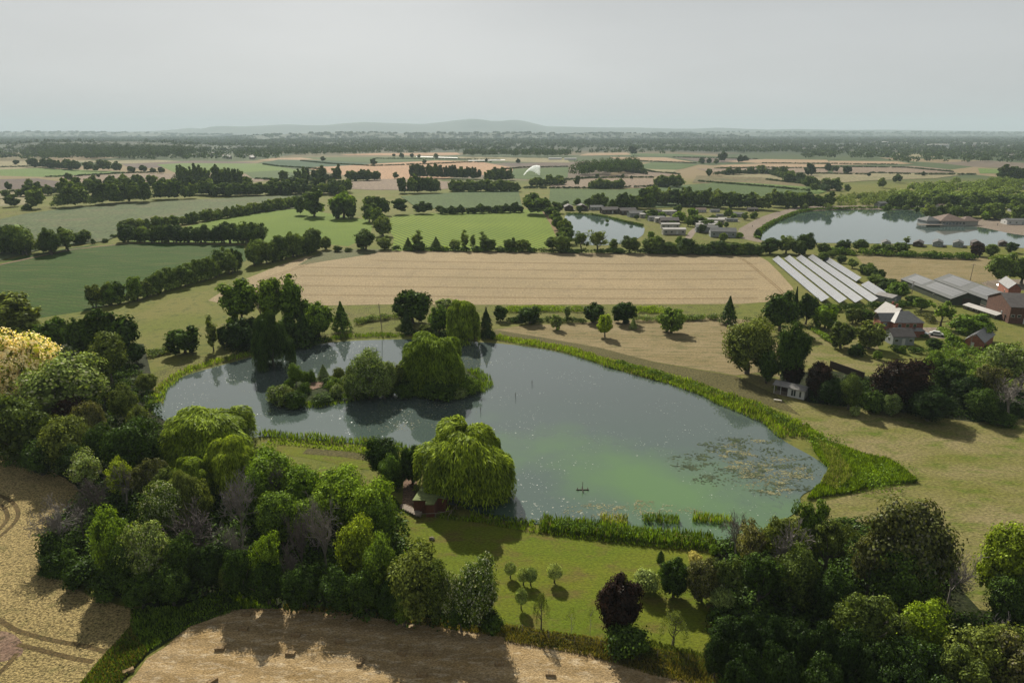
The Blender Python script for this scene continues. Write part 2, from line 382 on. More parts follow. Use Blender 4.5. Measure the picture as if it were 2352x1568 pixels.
# ------------------------------------------------------------------ prototypes (shared mesh data)
PROTO = {}
def add_proto(key, W, H, crown, trunk=None, barkmat=BARK):
    cm = mesh_quads(key + '_crown', crown); cm.materials.append(LEAF['mid'] if barkmat is not DEAD else DEAD)
    tm = None
    if trunk is not None:
        tm = mesh_quads(key + '_trunk', trunk); tm.materials.append(barkmat)
    PROTO.setdefault(key.split('#')[0], []).append((W, H, cm, tm))
def rg(s): return np.random.default_rng(s)
for lod, (lf, cf) in {'n': (1.0, 1.0), 'm': (1.75, .34), 'f': (3.0, .11)}.items():
    nv = {'n': 4, 'm': 3, 'f': 3}[lod]
    c = lambda n, a=cf: max(int(n * (a ** .5)), 10)
    for i in range(nv):
        s = i * 17 + ord(lod)
        add_proto(f'{lod}_broad#{i}', 12, 12, broad_q(rg(s), 12, 12, .40 * lf, c(150), c(150), up=.3, lump=.26), trunk_q(rg(s), 12, 6, 12))
        add_proto(f'{lod}_round#{i}', 9, 9, broad_q(rg(s + 1), 9, 9, .34 * lf, c(130), c(130), .50, .49, lump=.16, rcs=(.08, .15)), trunk_q(rg(s), 9, 4.5, 9))
        add_proto(f'{lod}_tall#{i}', 9, 15, broad_q(rg(s + 2), 9, 15, .40 * lf, c(140), c(150), .54, .47, (.12, .23), -.9, lump=.42), trunk_q(rg(s), 15, 8, 9))
        add_proto(f'{lod}_open#{i}', 12, 13, broad_q(rg(s + 3), 12, 13, .38 * lf, c(110), c(105), .56, .44, (.06, .13), -.7, .36, fill=.4, skirt=1.0, core=.08), trunk_q(rg(s), 13, 8, 12, 16))
        add_proto(f'{lod}_shrub#{i}', 5, 4, shrub_q(rg(s + 4), 5, 4, .26 * lf, c(60), c(80)))
        if i < 3:
            add_proto(f'{lod}_willow#{i}', 12, 13, willow_q(rg(s + 5), 12, 13, .34 * lf, c(40), c(270)), trunk_q(rg(s), 13, 7, 9))
            add_proto(f'{lod}_poplar#{i}', 9, 18, plume_q(rg(s + 6), 9, 18, .42 * lf, c(190), c(105), 4), trunk_q(rg(s), 18, 9, 8))
        if i < 2:
            add_proto(f'{lod}_slim#{i}', 4, 12, plume_q(rg(s + 7), 4, 12, .32 * lf, c(60), c(50), 1), trunk_q(rg(s), 12, 7, 5))
            add_proto(f'{lod}_conifer#{i}', 6, 11, conifer_q(rg(s + 8), 6, 11, .42 * lf, int(6500 * cf)), trunk_q(rg(s), 11, 7, 5, 2))
            add_proto(f'{lod}_cypress#{i}', 6, 12, conifer_q(rg(s + 9), 6, 12, .42 * lf, int(9000 * cf), .02, 1, True), trunk_q(rg(s), 12, 7, 5, 2))
            add_proto(f'{lod}_ball#{i}', 3, 3.4, ball_q(rg(s + 10), 3, 3.4, .22 * lf, int(1900 * cf)), trunk_q(rg(s), 3.4, 1.8, 3, 5))
for i in range(2):
    s = 300 + i
    add_proto(f'n_wispy#{i}', 5, 7, wispy_q(rg(s), 5, 7, .20, 2600), trunk_q(rg(s), 7, 5, 4, 14, .8), BARK)
    add_proto(f'n_sapling#{i}', 3, 5, wispy_q(rg(s + 5), 3, 5, .13, 500), trunk_q(rg(s), 5, 3.6, 2.4, 12, r=.05), BARKW)
for i in range(4):
    add_proto(f'n_bare#{i}', 9, 12, bare_q(rg(400 + i), 9, 12, 4, None, .036, 3), None, DEAD)
KIND = {'broad': ('broadleaf_tree', 'tree'), 'round': ('round_tree', 'tree'), 'tall': ('tall_tree', 'tree'), 'open': ('open_crowned_tree', 'tree'),
        'shrub': ('shrub', 'shrub'), 'willow': ('weeping_willow', 'willow tree'), 'poplar': ('poplar', 'poplar tree'), 'slim': ('slender_tree', 'tree'),
        'conifer': ('conifer', 'conifer'), 'cypress': ('cypress', 'conifer'), 'ball': ('pollard_willow', 'pollard willow'), 'wispy': ('birch', 'birch tree'),
        'sapling': ('sapling', 'sapling'), 'bare': ('bare_tree', 'bare tree')}
rnd = random.Random(5)
def plant(kind, colr, loc, w_, h_, label, group=None, lod=None):
    if lod is None: lod = 'n' if loc[1] < 175 else ('m' if loc[1] < 430 else 'f')
    key = f'{lod}_{kind}'
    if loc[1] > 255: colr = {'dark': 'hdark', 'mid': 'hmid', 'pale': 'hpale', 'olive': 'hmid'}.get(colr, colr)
    if key not in PROTO: key = f'n_{kind}'
    W, H, cm, tm = rnd.choice(PROTO[key])
    nm, cat = KIND[kind]
    if colr == 'copper': nm, cat = 'copper_leaved_tree', 'tree'
    rz = rnd.random() * 6.283
    sc = (w_ / W, w_ / W, h_ / H)
    bark = DEAD if kind == 'bare' else None
    if kind == 'bare' or tm is None or (lod == 'f' and loc[1] > 520):
        o = bpy.data.objects.new(nm, cm); col.objects.link(o); o.location = loc; o.rotation_euler = (0, 0, rz); o.scale = sc
        o.material_slots[0].link = 'OBJECT'; o.material_slots[0].material = (DEADP if colr == 'deadp' else DEAD) if kind == 'bare' else LEAF[colr]
        return tag(o, label, cat, group)
    o = empty(nm, loc, rz, sc); tag(o, label, cat, group)
    c_ = bpy.data.objects.new('crown', cm); col.objects.link(c_); c_.parent = o
    c_.material_slots[0].link = 'OBJECT'; c_.material_slots[0].material = LEAF[colr]
    t_ = bpy.data.objects.new('trunk', tm); col.objects.link(t_); t_.parent = o
    return o
def T(kind, colr, px, top, base, wpx, label, group=None, wm=1.0):
    p = G(px, base); h = max(top_h(p.y, px, top), 1.0); wd = wpx / ppm(p.y, h * .5) * wm
    # the far side of a deep crown shows above its middle: lower the top a little
    h2 = h * (.93 if kind not in ('slim', 'bare', 'conifer') else .98)
    return plant(kind, colr, (p.x, p.y, 0), wd, h2, label, group)
ORD = 'first second third fourth fifth sixth seventh eighth ninth tenth eleventh twelfth thirteenth fourteenth fifteenth sixteenth seventeenth eighteenth nineteenth twentieth twenty-first twenty-second twenty-third twenty-fourth twenty-fifth twenty-sixth twenty-seventh twenty-eighth twenty-ninth thirtieth thirty-first thirty-second thirty-third thirty-fourth thirty-fifth thirty-sixth thirty-seventh thirty-eighth thirty-ninth fortieth'.split()
def ordered(made, label):
    for k, (_, o) in enumerate(sorted(made, key=lambda q: q[0])):
        o['label'] = label + ', ' + ORD[min(k, 39)] + ' from left'
        if k == 0 and len(o['label'].split()) > 16: print('LONG', label)
def row(path, n, hpx, kinds, cols, label, group, wr=(.7, 1.1), hv=.3, jit=1.5, wmul=1.0, fuse=True):
    """a row of trees along a path of photo points; hpx = photo height in px (start, end)"""
    pts = [G(*p) for p in path]; seg = [(pts[i + 1] - pts[i]).length for i in range(len(pts) - 1)]; tot = sum(seg)
    made = []; n = min(int(n * 1.5), 40)
    for k in range(n):
        s = tot * (k + .5 + rnd.uniform(-.3, .3)) / n; i = 0
        while i < len(seg) - 1 and s > seg[i]: s -= seg[i]; i += 1
        p = pts[i].lerp(pts[i + 1], s / seg[i]); u = (k + .5) / n
        p = Vector((p.x + rnd.uniform(-jit, jit), p.y + rnd.uniform(-jit, jit), 0))
        hp = (hpx[0] * (1 - u) + hpx[1] * u) * rnd.uniform(1 - hv, 1 + hv)
        h = hp / ppm(p.y) / math.cos(math.atan2(CAMH, p.y))
        made.append((p.x / p.y, plant(rnd.choice(kinds), rnd.choice(cols), p, h * rnd.uniform(*wr) * wmul, h, label, group)))
    ordered(made, label)
    if n > 3 and fuse:
        hm = np.mean([o_.scale[2] for _, o_ in made]); hh = (hpx[0] + hpx[1]) / 2 / ppm(pts[len(pts) // 2].y); far_ = pts[0].y > 600
        hedge('hedge', path, max(2.5, hh * .42), hh * .48, rnd.choice(['hdark', 'hmid']) if not far_ else 'far', 'thick growth at the foot of the ' + group, leaf=.9 if not far_ else 1.4, dens=12)
def forest_mesh(name, pts, nleaf, lsz, seed=1):
    """pts: array x, y, w, h"""
    rng = rg(seed); pts = np.array(pts, float); n = len(pts); idx = np.repeat(np.arange(n), nleaf)
    d = sph(rng, n * nleaf); d[:, 2] = np.abs(d[:, 2]) * 1.2 - .35; d = nrm(d)
    p = pts[idx]; P = d * np.stack([p[:, 2] * .5, p[:, 2] * .5, p[:, 3] * .5], 1) * rng.uniform(.75, 1.05, (len(idx), 1))
    P[:, 0] += p[:, 0]; P[:, 1] += p[:, 1]; P[:, 2] += p[:, 3] * .52
    return mesh_quads(name, leaves(rng, P, d + sph(rng, len(idx)) * .6, lsz * p[:, 2:3], .8))
def path_pts(path, n, width, rng, world=False):
    pts = [np.array(p if world else G(*p))[:2] for p in path]
    seg = np.array([np.linalg.norm(pts[i + 1] - pts[i]) for i in range(len(pts) - 1)]); cum = np.concatenate([[0], np.cumsum(seg)])
    s = rng.random(n) * cum[-1]; i = np.clip(np.searchsorted(cum, s) - 1, 0, len(seg) - 1); t = (s - cum[i]) / seg[i]
    A = np.array(pts)[i]; B = np.array(pts)[i + 1]; d = nrm(B - A); nn = np.stack([-d[:, 1], d[:, 0]], 1)
    return A + (B - A) * t[:, None] + nn * (rng.uniform(-.5, .5, n) * width)[:, None], cum[-1]
def blades(name, xy, hmin, hmax, wd, colr, label, cat, seed=2, lean=.25, z=0.0, kind='stuff', group=None, lowf=.35):
    rng = rg(seed); n = len(xy); 
    ph = np.sin(xy[:, 0] * .55 + np.sin(xy[:, 1] * .4) * 2) * np.sin(xy[:, 1] * .47 + 1.3) * .5 + .5
    h = (hmin + (hmax - hmin) * (lowf * rng.random(n) + (1 - lowf) * ph)) * rng.uniform(.75, 1.1, n)
    ax = rng.normal(size=(n, 3)) * lean; ax[:, 2] = 1
    P = np.concatenate([xy, np.zeros((n, 1)) + z], 1); P[:, 2] += h * .48
    nn = sph(rng, n); nn[:, 2] *= .3; nn = nrm(nn); ax = nrm(ax)
    u = ax; v = np.cross(nn, u); v = nrm(v)
    a = u * (h * .5)[:, None]; b = v * wd * rng.uniform(.6, 1.3, (n, 1)) * .5
    V = np.stack([P - a, P - a * .1 - b, P + a, P - a * .1 + b], 1)
    o0 = np.array([xy[:, 0].mean(), xy[:, 1].mean(), z]); V = V - o0
    o = link(name, mesh_quads(name, V), LEAF[colr], None, tuple(o0)); return tag(o, label, cat, group, kind)
def hedge(name, path, width, height, colr, label, leaf=.4, dens=None, cat='hedge', group=None, kind=None):
    rng = rg(len(bpy.data.objects)); c0, ln = path_pts(path, 4, width, rng)
    n = int(ln / width * 3.2) + 4; C, _ = path_pts(path, n, width * .5, rng)
    nl = int((dens or 12) * width * height / (leaf ** 2) * .28) + 10
    idx = np.repeat(np.arange(n), nl); d = sph(rng, n * nl); d[:, 2] = np.abs(d[:, 2]) * 1.3 - .3; d = nrm(d)
    hh = height * rng.uniform(.6, 1.12, n)[idx]; P = d * np.stack([np.full(len(idx), width * .55), np.full(len(idx), width * .55), hh * .55], 1) * rng.uniform(.8, 1.05, (len(idx), 1))
    P[:, :2] += C[idx]; P[:, 2] += hh * .48
    o0 = np.array([C[:, 0].mean(), C[:, 1].mean(), 0]); V = leaves(rng, P, d + sph(rng, len(idx)) * .6, leaf) - o0
    o = link(name, mesh_quads(name, V), LEAF[colr], None, tuple(o0)); return tag(o, label, cat, group, kind)
def in_poly(xy, poly):
    x, y = xy[:, 0], xy[:, 1]; r = np.zeros(len(x), bool); n = len(poly); j = n - 1
    for i in range(n):
        xi, yi = poly[i][0], poly[i][1]; xj, yj = poly[j][0], poly[j][1]
        c = ((yi > y) != (yj > y)) & (x < (xj - xi) * (y - yi) / (yj - yi + 1e-12) + xi); r ^= c; j = i
    return r
def poly_pts(poly, n, rng):
    P = np.array([tuple(G(*p))[:2] for p in poly]); a, b = P.min(0), P.max(0); o = np.zeros((0, 2))
    while len(o) < n:
        q = rng.uniform(a, b, (n * 2, 2)); o = np.concatenate([o, q[in_poly(q, P)]])
    return o[:n]
# ------------------------------------------------------------------ ground, fields, water
def smooth_path(pts, closed=True, k=6):
    out_ = []; n = len(pts); rngi = range(n) if closed else range(n - 1)
    g = lambda i: Vector(pts[i % n]) if closed else Vector(pts[max(0, min(n - 1, i))])
    for i in rngi:
        p0, p1, p2, p3 = g(i - 1), g(i), g(i + 1), g(i + 2)
        for j in range(k):
            t = j / k
            out_.append(0.5 * ((2 * p1) + (-p0 + p2) * t + (2 * p0 - 5 * p1 + 4 * p2 - p3) * t * t + (-p0 + 3 * p1 - 3 * p2 + p3) * t ** 3))
    if not closed: out_.append(Vector(pts[-1]))
    return out_
def sheet(name, pts, z, m, label=None, smooth=False, wob=0.0):
    W = [G(*p) for p in pts]; W = [Vector((p.x, p.y, 0)) for p in W]
    if smooth: W = smooth_path(W)
    if wob:
        W2 = []
        for i, p in enumerate(W):
            q = W[(i + 1) % len(W)]; n = max(1, int((q - p).length / (wob * 3)))
            for j in range(n): W2.append(p.lerp(q, j / n) + Vector((rnd.uniform(-wob, wob), rnd.uniform(-wob, wob), 0)) * .5)
        W = W2
    me = bpy.data.meshes.new(name); me.from_pydata([(p.x, p.y, z) for p in W], [], [tuple(range(len(W)))]); me.update()
    if me.polygons[0].normal.z < 0: me.flip_normals()
    o = link(name, me, m); return tag(o, label, None, None, 'structure')
def ribbon(name, paths, width, z, m, label=None, smooth=True):
    b = MB()
    for path in paths:
        W = [Vector((*G(*p)[:2], 0)) for p in path]
        if smooth: W = smooth_path(W, False, 5)
        Lr = []
        for i, p in enumerate(W):
            d = (W[min(i + 1, len(W) - 1)] - W[max(i - 1, 0)]).normalized(); nn = Vector((-d.y, d.x, 0)) * width * .5
            Lr.append((p + nn, p - nn))
        for i in range(len(Lr) - 1):
            b.poly([(q.x, q.y, z) for q in (Lr[i][0], Lr[i][1], Lr[i + 1][1], Lr[i + 1][0])])
    o = b.build(name, m); 
    return tag(o, label, None, None, 'structure')
# base ground: rough meadow near by, a mosaic of fields farther off
m, n, o = mat('ground'); v = wpos(n)
c = mixrgb(n, mrange(n, noise(n, v, .035, 4, .6), .38, .62), (.155, .178, .028), (.20, .19, .05))
c = mixrgb(n, mrange(n, noise(n, v, .35, 5, .7), .52, .68), c, (.075, .105, .020))
fn = noise(n, v, 1.8, 5, .75)
c = mixrgb(n, 1.0, c, mixrgb(n, mrange(n, fn, .3, .7), (.62,) * 3, (1.3,) * 3), 'MULTIPLY')
vo = n.nodes.new('ShaderNodeTexVoronoi'); vo.inputs['Scale'].default_value = 1 / 300; vo.inputs['Randomness'].default_value = .8
n.links.new(wpos(n, .3, (1, .55, 1)), vo.inputs['Vector'])
cr = n.nodes.new('ShaderNodeValToRGB'); cr.color_ramp.interpolation = 'CONSTANT'
sep = n.nodes.new('ShaderNodeSeparateColor'); n.links.new(vo.outputs['Color'], sep.inputs[0]); n.links.new(sep.outputs[0], cr.inputs[0])
E_ = cr.color_ramp.elements; E_[0].color = rgb((.07, .10, .035)); E_[1].position = .25; E_[1].color = rgb((.26, .20, .11))
for p_, c_ in ((.42, (.10, .12, .045)), (.58, (.20, .17, .085)), (.72, (.06, .09, .03)), (.86, (.17, .135, .10))):
    e = E_.new(p_); e.color = rgb(c_)
sx = n.nodes.new('ShaderNodeSeparateXYZ'); n.links.new(v, sx.inputs[0])
c = mixrgb(n, mrange(n, sx.outputs[1], 820, 1000), c, cr.outputs[0])
c = mixrgb(n, mrange(n, sx.outputs[1], 1700, 2500), c, mixrgb(n, .86, c, (.026, .046, .026))); c = mixrgb(n, 1.0, c, (.58, .58, .58), 'MULTIPLY')
finish(n, o, c, .95, fn, .6, .3, .1)
b = MB(); b.poly([(-16500, -400, 0), (16500, -400, 0), (16500, 16500, 0), (-16500, 16500, 0)])
gnd = b.build('ground', m); tag(gnd, None, None, None, 'structure')

FM = {}
FM['wheat'] = field_mat('wheat', (.35, .278, .160), (.41, .32, .185), (.33, .26, .155), .02, .12, 1.3, (R(-93), 4.0, .045), .6, .3, .28, 1.0)
FM['wheat_near'] = field_mat('wheat_near', (.48, .37, .155), (.58, .45, .20), (.36, .30, .12), .06, .5, 3.2, None, 1.0, .6, .6)
FM['stubble'] = field_mat('stubble', (.56, .41, .22), (.45, .31, .14), (.72, .58, .38), .12, .55, 4.0, (R(-80), 3.1, .10), .9, .25, .42, 2.6, R(-10))
FM['greenwheat'] = field_mat('greenwheat', (.135, .145, .065), (.165, .165, .075), None, .03, .2, 1.6)
FM['dkgreen'] = field_mat('dkgreen', (.036, .092, .008), (.054, .112, .012), (.105, .125, .030), .012, .05, .9, (R(-66), 3.4, .09), .8, .35, .55, 5.0, R(24))
FM['rowgreen'] = field_mat('rowgreen', (.135, .205, .014), (.17, .24, .02), None, .02, .1, .9, (R(-28), 3.4, .40), .5, .3, .22)
FM['bright'] = field_mat('bright', (.115, .19, .014), (.16, .235, .02), None, .012, .1, .8, (R(70), 5.0, .10), .5, .3, .2)
FM['bluegreen'] = field_mat('bluegreen', (.095, .135, .055), (.125, .155, .065), (.15, .15, .075), .01, .04, .5, (R(-72), 6.0, .06))
FM['green'] = field_mat('green', (.075, .125, .035), (.095, .145, .042), None, .008, .05, .5, (R(-80), 9.0, .07))
FM['teal'] = field_mat('teal', (.035, .085, .035), (.045, .10, .045), None, .01, .05, .4)
FM['limef'] = field_mat('limef', (.12, .20, .04), (.15, .225, .05), None, .01, .05, .4)
FM['tan'] = field_mat('tan', (.38, .27, .165), (.44, .31, .19), None, .006, .03, .3, (R(80), 12, .05))
FM['orange'] = field_mat('orange', (.45, .28, .165), (.49, .31, .185), None, .006, .03, .3)
FM['pale'] = field_mat('pale', (.34, .29, .17), (.27, .245, .13), (.20, .21, .10), .008, .04, .3)
FM['plough'] = field_mat('plough', (.135, .105, .09), (.165, .125, .10), None, .006, .03, .3)
FM['brown'] = field_mat('brown', (.25, .19, .14), (.29, .22, .155), None, .006, .03, .3)
FM['olivef'] = field_mat('olivef', (.17, .145, .068), (.22, .18, .09), (.10, .11, .045), .006, .02, .2)
FM['hay'] = field_mat('hay', (.27, .215, .10), (.34, .27, .145), (.16, .155, .06), .05, .16, 1.5, (R(-84), 2.6, .06), .7, .25, .35, 3.0, R(4))
FM['lawn'] = field_mat('lawn', (.185, .185, .042), (.27, .228, .105), (.125, .165, .020), .055, .16, 1.5, None, .5, .15, .38, 2.0, R(-12))
FM['mown'] = field_mat('mown', (.125, .175, .010), (.165, .185, .016), (.16, .125, .035), .06, .16, 2.2, (R(-82), 1.9, .025), .6, .15, .30, 1.8, R(-8))
FM['strip'] = field_mat('strip', (.11, .10, .035), (.135, .12, .045), None, .06, .3, 2)
FM['gravel'] = field_mat('gravel', (.26, .21, .165), (.31, .25, .20), (.22, .19, .13), .05, .3, 2)
FM['soil'] = field_mat('soil', (.22, .14, .10), (.28, .19, .13), (.12, .09, .05), .2, .8, 3)
FM['track'] = field_mat('track', (.25, .165, .08), (.30, .205, .11), (.10, .10, .03), .2, .8, 3)
FM['trackdark'] = field_mat('trackdark', (.12, .085, .035), (.17, .12, .05), (.07, .065, .02), .3, 1.2, 4)
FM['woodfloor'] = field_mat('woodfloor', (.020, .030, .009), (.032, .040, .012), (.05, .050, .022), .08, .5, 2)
FM['roughgrass'] = field_mat('roughgrass', (.075, .105, .018), (.12, .125, .035), (.17, .14, .06), .08, .4, 2.5, None, 1, .5, .6)
FM['darkgrass'] = field_mat('darkgrass', (.035, .058, .012), (.055, .075, .02), (.085, .085, .035), .08, .4, 2.5, None, 1, .5, .5)
FM['verge'] = field_mat('verge', (.17, .20, .03), (.21, .20, .06), (.12, .12, .04), .05, .3, 2.0, None, 1, .4, .5)
FM['yard'] = field_mat('yard', (.30, .245, .20), (.34, .28, .235), (.25, .2, .16), .05, .3, 2)
# far fields first (lowest), then the nearer ones
far = [
 ('olivef', [(0,352),(110,356),(120,392),(0,394)]), ('pale', [(0,371),(95,371),(96,388),(0,392)]), ('limef', [(0,390),(85,386),(290,395),(285,399),(150,408),(0,404)]),
 ('pale', [(170,368),(370,368),(480,374),(280,376),(170,372)]), ('plough', [(280,377),(450,369),(600,373),(480,380),(300,388)]),
 ('brown', [(130,404),(300,399),(560,400),(640,412),(500,428),(200,424)]), ('plough', [(0,412),(85,410),(150,419),(120,432),(0,436)]), ('pale', [(0,436),(60,436),(110,445),(60,470),(0,475)]),
 ('limef', [(360,378),(420,375),(600,376),(650,385),(700,392),(690,402),(560,398),(400,396)]), ('green', [(560,396),(640,392),(705,401),(760,410),(700,418),(580,410)]),
 ('tan', [(590,368),(625,364),(700,362),(720,366),(640,370)]), ('teal', [(603,374),(640,367),(720,368),(870,376),(790,382),(700,384),(610,378)]),
 ('green', [(690,362),(850,361),(1000,360),(1010,368),(860,373),(745,368)]), ('orange', [(780,355),(860,352),(1050,351),(1058,356),(950,357),(800,357)]),
 ('orange', [(697,386),(790,381),(870,376),(1000,369),(1100,371),(1190,388),(1170,396),(1110,402),(1000,412),(880,412),(780,402)]),
 ('pale', [(1050,360),(1300,364),(1310,374),(1180,372),(1060,366)]), ('plough', [(1150,374),(1306,376),(1300,384),(1180,382)]),
 ('brown', [(796,420),(860,412),(930,411),(1010,416),(1050,420),(1060,430),(1010,436),(855,437),(800,434)]),
 ('green', [(1178,388),(1306,384),(1304,408),(1240,414),(1175,410)]), ('brown', [(1266,422),(1350,411),(1500,409),(1510,432),(1262,433)]),
 ('brown', [(1400,405),(1460,394),(1540,398),(1540,404),(1450,408)]),
 ('tan', [(1399,361),(1528,362),(1600,374),(1500,372),(1425,369)]), ('green', [(1440,385),(1500,373),(1606,378),(1570,388),(1540,392),(1470,388)]), ('pale', [(1440,384),(1470,388),(1560,391),(1540,398),(1460,393)]),
 ('plough', [(1545,362),(1740,366),(1745,373),(1620,374)]), ('green', [(1420,352),(1560,354),(1660,360),(1540,360),(1400,357)]), ('tan', [(1350,352),(1440,351),(1450,356),(1330,358)]),
 ('tan', [(1660,371),(1760,366),(1900,368),(1905,374),(1760,376)]), ('tan', [(1640,380),(1760,376),(1910,378),(1900,384),(1690,388)]), ('brown', [(1600,388),(1750,383),(1905,386),(1900,397),(1640,398)]),
 ('tan', [(1905,370),(2060,371),(2100,377),(1905,380)]), ('brown', [(1905,384),(2100,382),(2180,390),(2194,397),(1915,398)]), ('pale', [(1690,398),(1900,399),(2240,398),(2150,410),(2000,415),(1880,424),(1740,414),(1650,404)]),
 ('olivef', [(1600,404),(1750,408),(1900,424),(1950,436),(1850,446),(1700,428),(1590,420)]), ('limef', [(1610,417),(1700,420),(1860,430),(1900,440),(1880,447),(1700,430),(1640,422)]),
 ('limef', [(2246,387),(2305,390),(2302,399),(2250,399)]), ('pale', [(2060,352),(2170,355),(2160,362),(2050,360)]),
 ('green', [(1264,434),(1420,437),(1540,428),(1640,421),(1750,428),(1870,442),(1820,470),(1500,478),(1260,470)]),
 ('green', [(920,452),(1010,445),(1190,436),(1200,478),(960,480)]),
 ('bluegreen', [(0,500),(125,482),(400,462),(700,448),(720,462),(690,478),(500,500),(300,530),(240,556),(110,570),(0,600)]),
 ('verge', [(0,489),(60,480),(128,472),(130,483),(60,492),(0,505)]),
]
z = .012
for i, (k, pts) in enumerate(far):
    z += .012; sheet('field', pts, z, FM[k])
sheet('field', [(-30,612),(60,594),(160,575),(235,566),(300,558),(560,562),(566,600),(400,640),(210,712),(60,735),(-40,740)], .02, FM['dkgreen'])
sheet('field', [(-20,606),(60,588),(160,570),(235,560),(130,585)], .035, FM['dkgreen'])
ribbon('track', [[(-10,610),(70,593),(160,574),(240,565),(300,559),(400,559),(560,563)]], 2.2, .05, FM['soil'])
sheet('field', [(290,556),(430,520),(520,500),(690,477),(740,488),(846,505),(856,520),(850,540),(800,566),(740,560),(600,560),(400,558)], .02, FM['bright'])
sheet('field', [(880,512),(905,496),(1060,486),(1243,480),(1262,505),(1281,540),(1262,570),(1100,576),(900,576),(905,545)], .02, FM['rowgreen'])
ribbon('track', [[(1246,481),(1266,510),(1284,545)]], 3.0, .05, FM['track'])
# main wheat field
sheet('wheat_field', [(478,690),(520,664),(566,640),(640,610),(700,590),(760,582),(820,579),(900,576),(1000,577),(1300,581),(1735,584),(1764,600),(1792,628),(1822,662),(1812,690),(1700,698),(1400,699),(1100,700),(900,699),(730,702),(600,704),(520,700)], .03, FM['wheat'])
sheet('green_wheat_strip', [(684,609),(735,579),(790,573),(875,573),(862,582),(800,592),(745,600),(705,607)], .045, FM['greenwheat'])
tl = []
for yy in (602, 618, 637, 660, 681):
    tl.append([(690 if yy > 610 else 850, yy - 5), (950, yy - 2), (1250, yy + 2), (1500, yy + 4), (1740, yy + 3)])
    tl.append([(690 if yy > 610 else 850, yy - 4 + .012 * (yy - 590)), (950, yy - 1 + .012 * (yy - 590)), (1250, yy + 3 + .012 * (yy - 590)), (1500, yy + 5 + .012 * (yy - 590)), (1740, yy + 4 + .012 * (yy - 590))])
tl += [[(1695,592),(1715,603),(1745,628),(1790,668),(1800,690)], [(1699,591),(1720,603),(1750,628),(1796,668),(1806,690)], [(600,640),(660,622),(715,601),(740,597)], [(606,642),(664,624),(718,603),(744,598)]]
ribbon('tramlines', tl, .5, .05, FM['track'])
# lawns beyond the lake
sheet('hay_lawn', [(1135,757),(1200,748),(1280,744),(1400,737),(1640,727),(1720,735),(1800,800),(1780,850),(1690,862),(1500,830),(1380,800),(1240,776)], .03, FM['hay'])
sheet('lawn_strip', [(1130,772),(1135,757),(1240,774),(1380,799),(1500,831),(1690,864),(1780,905),(1840,955),(1700,910),(1560,862),(1400,822),(1240,786)], .045, FM['strip'])
sheet('lawn', [(1700,862),(1780,850),(1800,800),(1850,760),(2010,780),(2050,880),(2352,905),(2500,990),(2560,1400),(2300,1500),(2000,1350),(1900,1250),(1860,1160),(1960,1135),(2105,1110),(2060,1060),(1900,1020),(1845,975)], .02, FM['lawn'])
sheet('pale_field', [(1965,587),(2060,588),(2264,591),(2330,620),(2300,650),(2200,652),(2080,648),(2020,636),(1985,610)], .03, FM['hay'])
sheet('grass_strip', [(700,702),(920,699),(1100,701),(1400,701),(1700,699),(1690,722),(1400,732),(1150,745),(920,752),(820,745),(760,735)], .015, FM['verge'])
sheet('lawn_far_bank', [(520,812),(640,795),(740,770),(830,752),(930,748),(1130,757),(1130,772),(930,772),(760,782),(600,810),(440,850),(360,880),(340,862),(420,825)], .03, FM['verge'])
# near lawn and the fields of the foreground
sheet('mown_lawn', [(870,1150),(940,1165),(1010,1185),(1150,1205),(1400,1240),(1640,1265),(1760,1300),(1800,1560),(1640,1520),(1400,1490),(1180,1465),(1100,1440),(960,1300)], .02, FM['mown'])
sheet('lawn_by_reeds', [(600,1010),(700,1018),(840,1030),(960,1050),(960,1090),(820,1075),(700,1050),(600,1040)], .03, FM['mown'])
ribbon('mown_path', [[(700,1036),(790,1043),(850,1052),(880,1056)]], 2.4, .045, FM['strip'])
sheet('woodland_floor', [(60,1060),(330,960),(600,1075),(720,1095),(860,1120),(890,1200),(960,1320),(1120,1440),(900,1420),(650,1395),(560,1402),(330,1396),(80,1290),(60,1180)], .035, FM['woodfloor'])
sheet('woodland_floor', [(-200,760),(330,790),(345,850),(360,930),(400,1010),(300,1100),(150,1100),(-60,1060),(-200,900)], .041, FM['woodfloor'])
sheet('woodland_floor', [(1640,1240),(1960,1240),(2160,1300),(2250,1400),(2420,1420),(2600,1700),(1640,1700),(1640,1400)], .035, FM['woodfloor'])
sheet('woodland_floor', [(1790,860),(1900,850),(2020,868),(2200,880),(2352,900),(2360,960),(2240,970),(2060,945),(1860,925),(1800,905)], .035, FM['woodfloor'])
sheet('ripe_wheat_field', [(-120,1010),(0,1045),(70,1068),(150,1100),(190,1135),(110,1230),(80,1290),(180,1360),(300,1400),(310,1440),(240,1500),(160,1600),(60,1720),(-260,1720),(-300,1200)], .05, FM['wheat_near'], None, False, .7)
tr = [[(-60,1115),(0,1138),(30,1155),(42,1180),(30,1205),(-10,1240)], [(-60,1140),(0,1160),(14,1175),(16,1195),(-10,1225)], [(-60,1395),(0,1425),(40,1448),(110,1468),(200,1485),(250,1500)], [(40,1480),(90,1492),(160,1510),(215,1520)], [(-20,1560),(15,1530),(40,1500)]]
ribbon('wheel_tracks', tr, .65, .065, FM['trackdark'])
sheet('bare_patch', [(-30,1455),(20,1452),(50,1475),(48,1505),(0,1520),(-30,1510)], .062, FM['soil'], None, True)
sheet('rough_grass_margin', [(300,1400),(420,1390),(520,1340),(620,1345),(640,1400),(560,1398),(440,1440),(340,1500),(270,1580),(200,1720),(40,1720),(160,1600),(245,1500),(300,1440)], .058, FM['darkgrass'], None, False, .7)
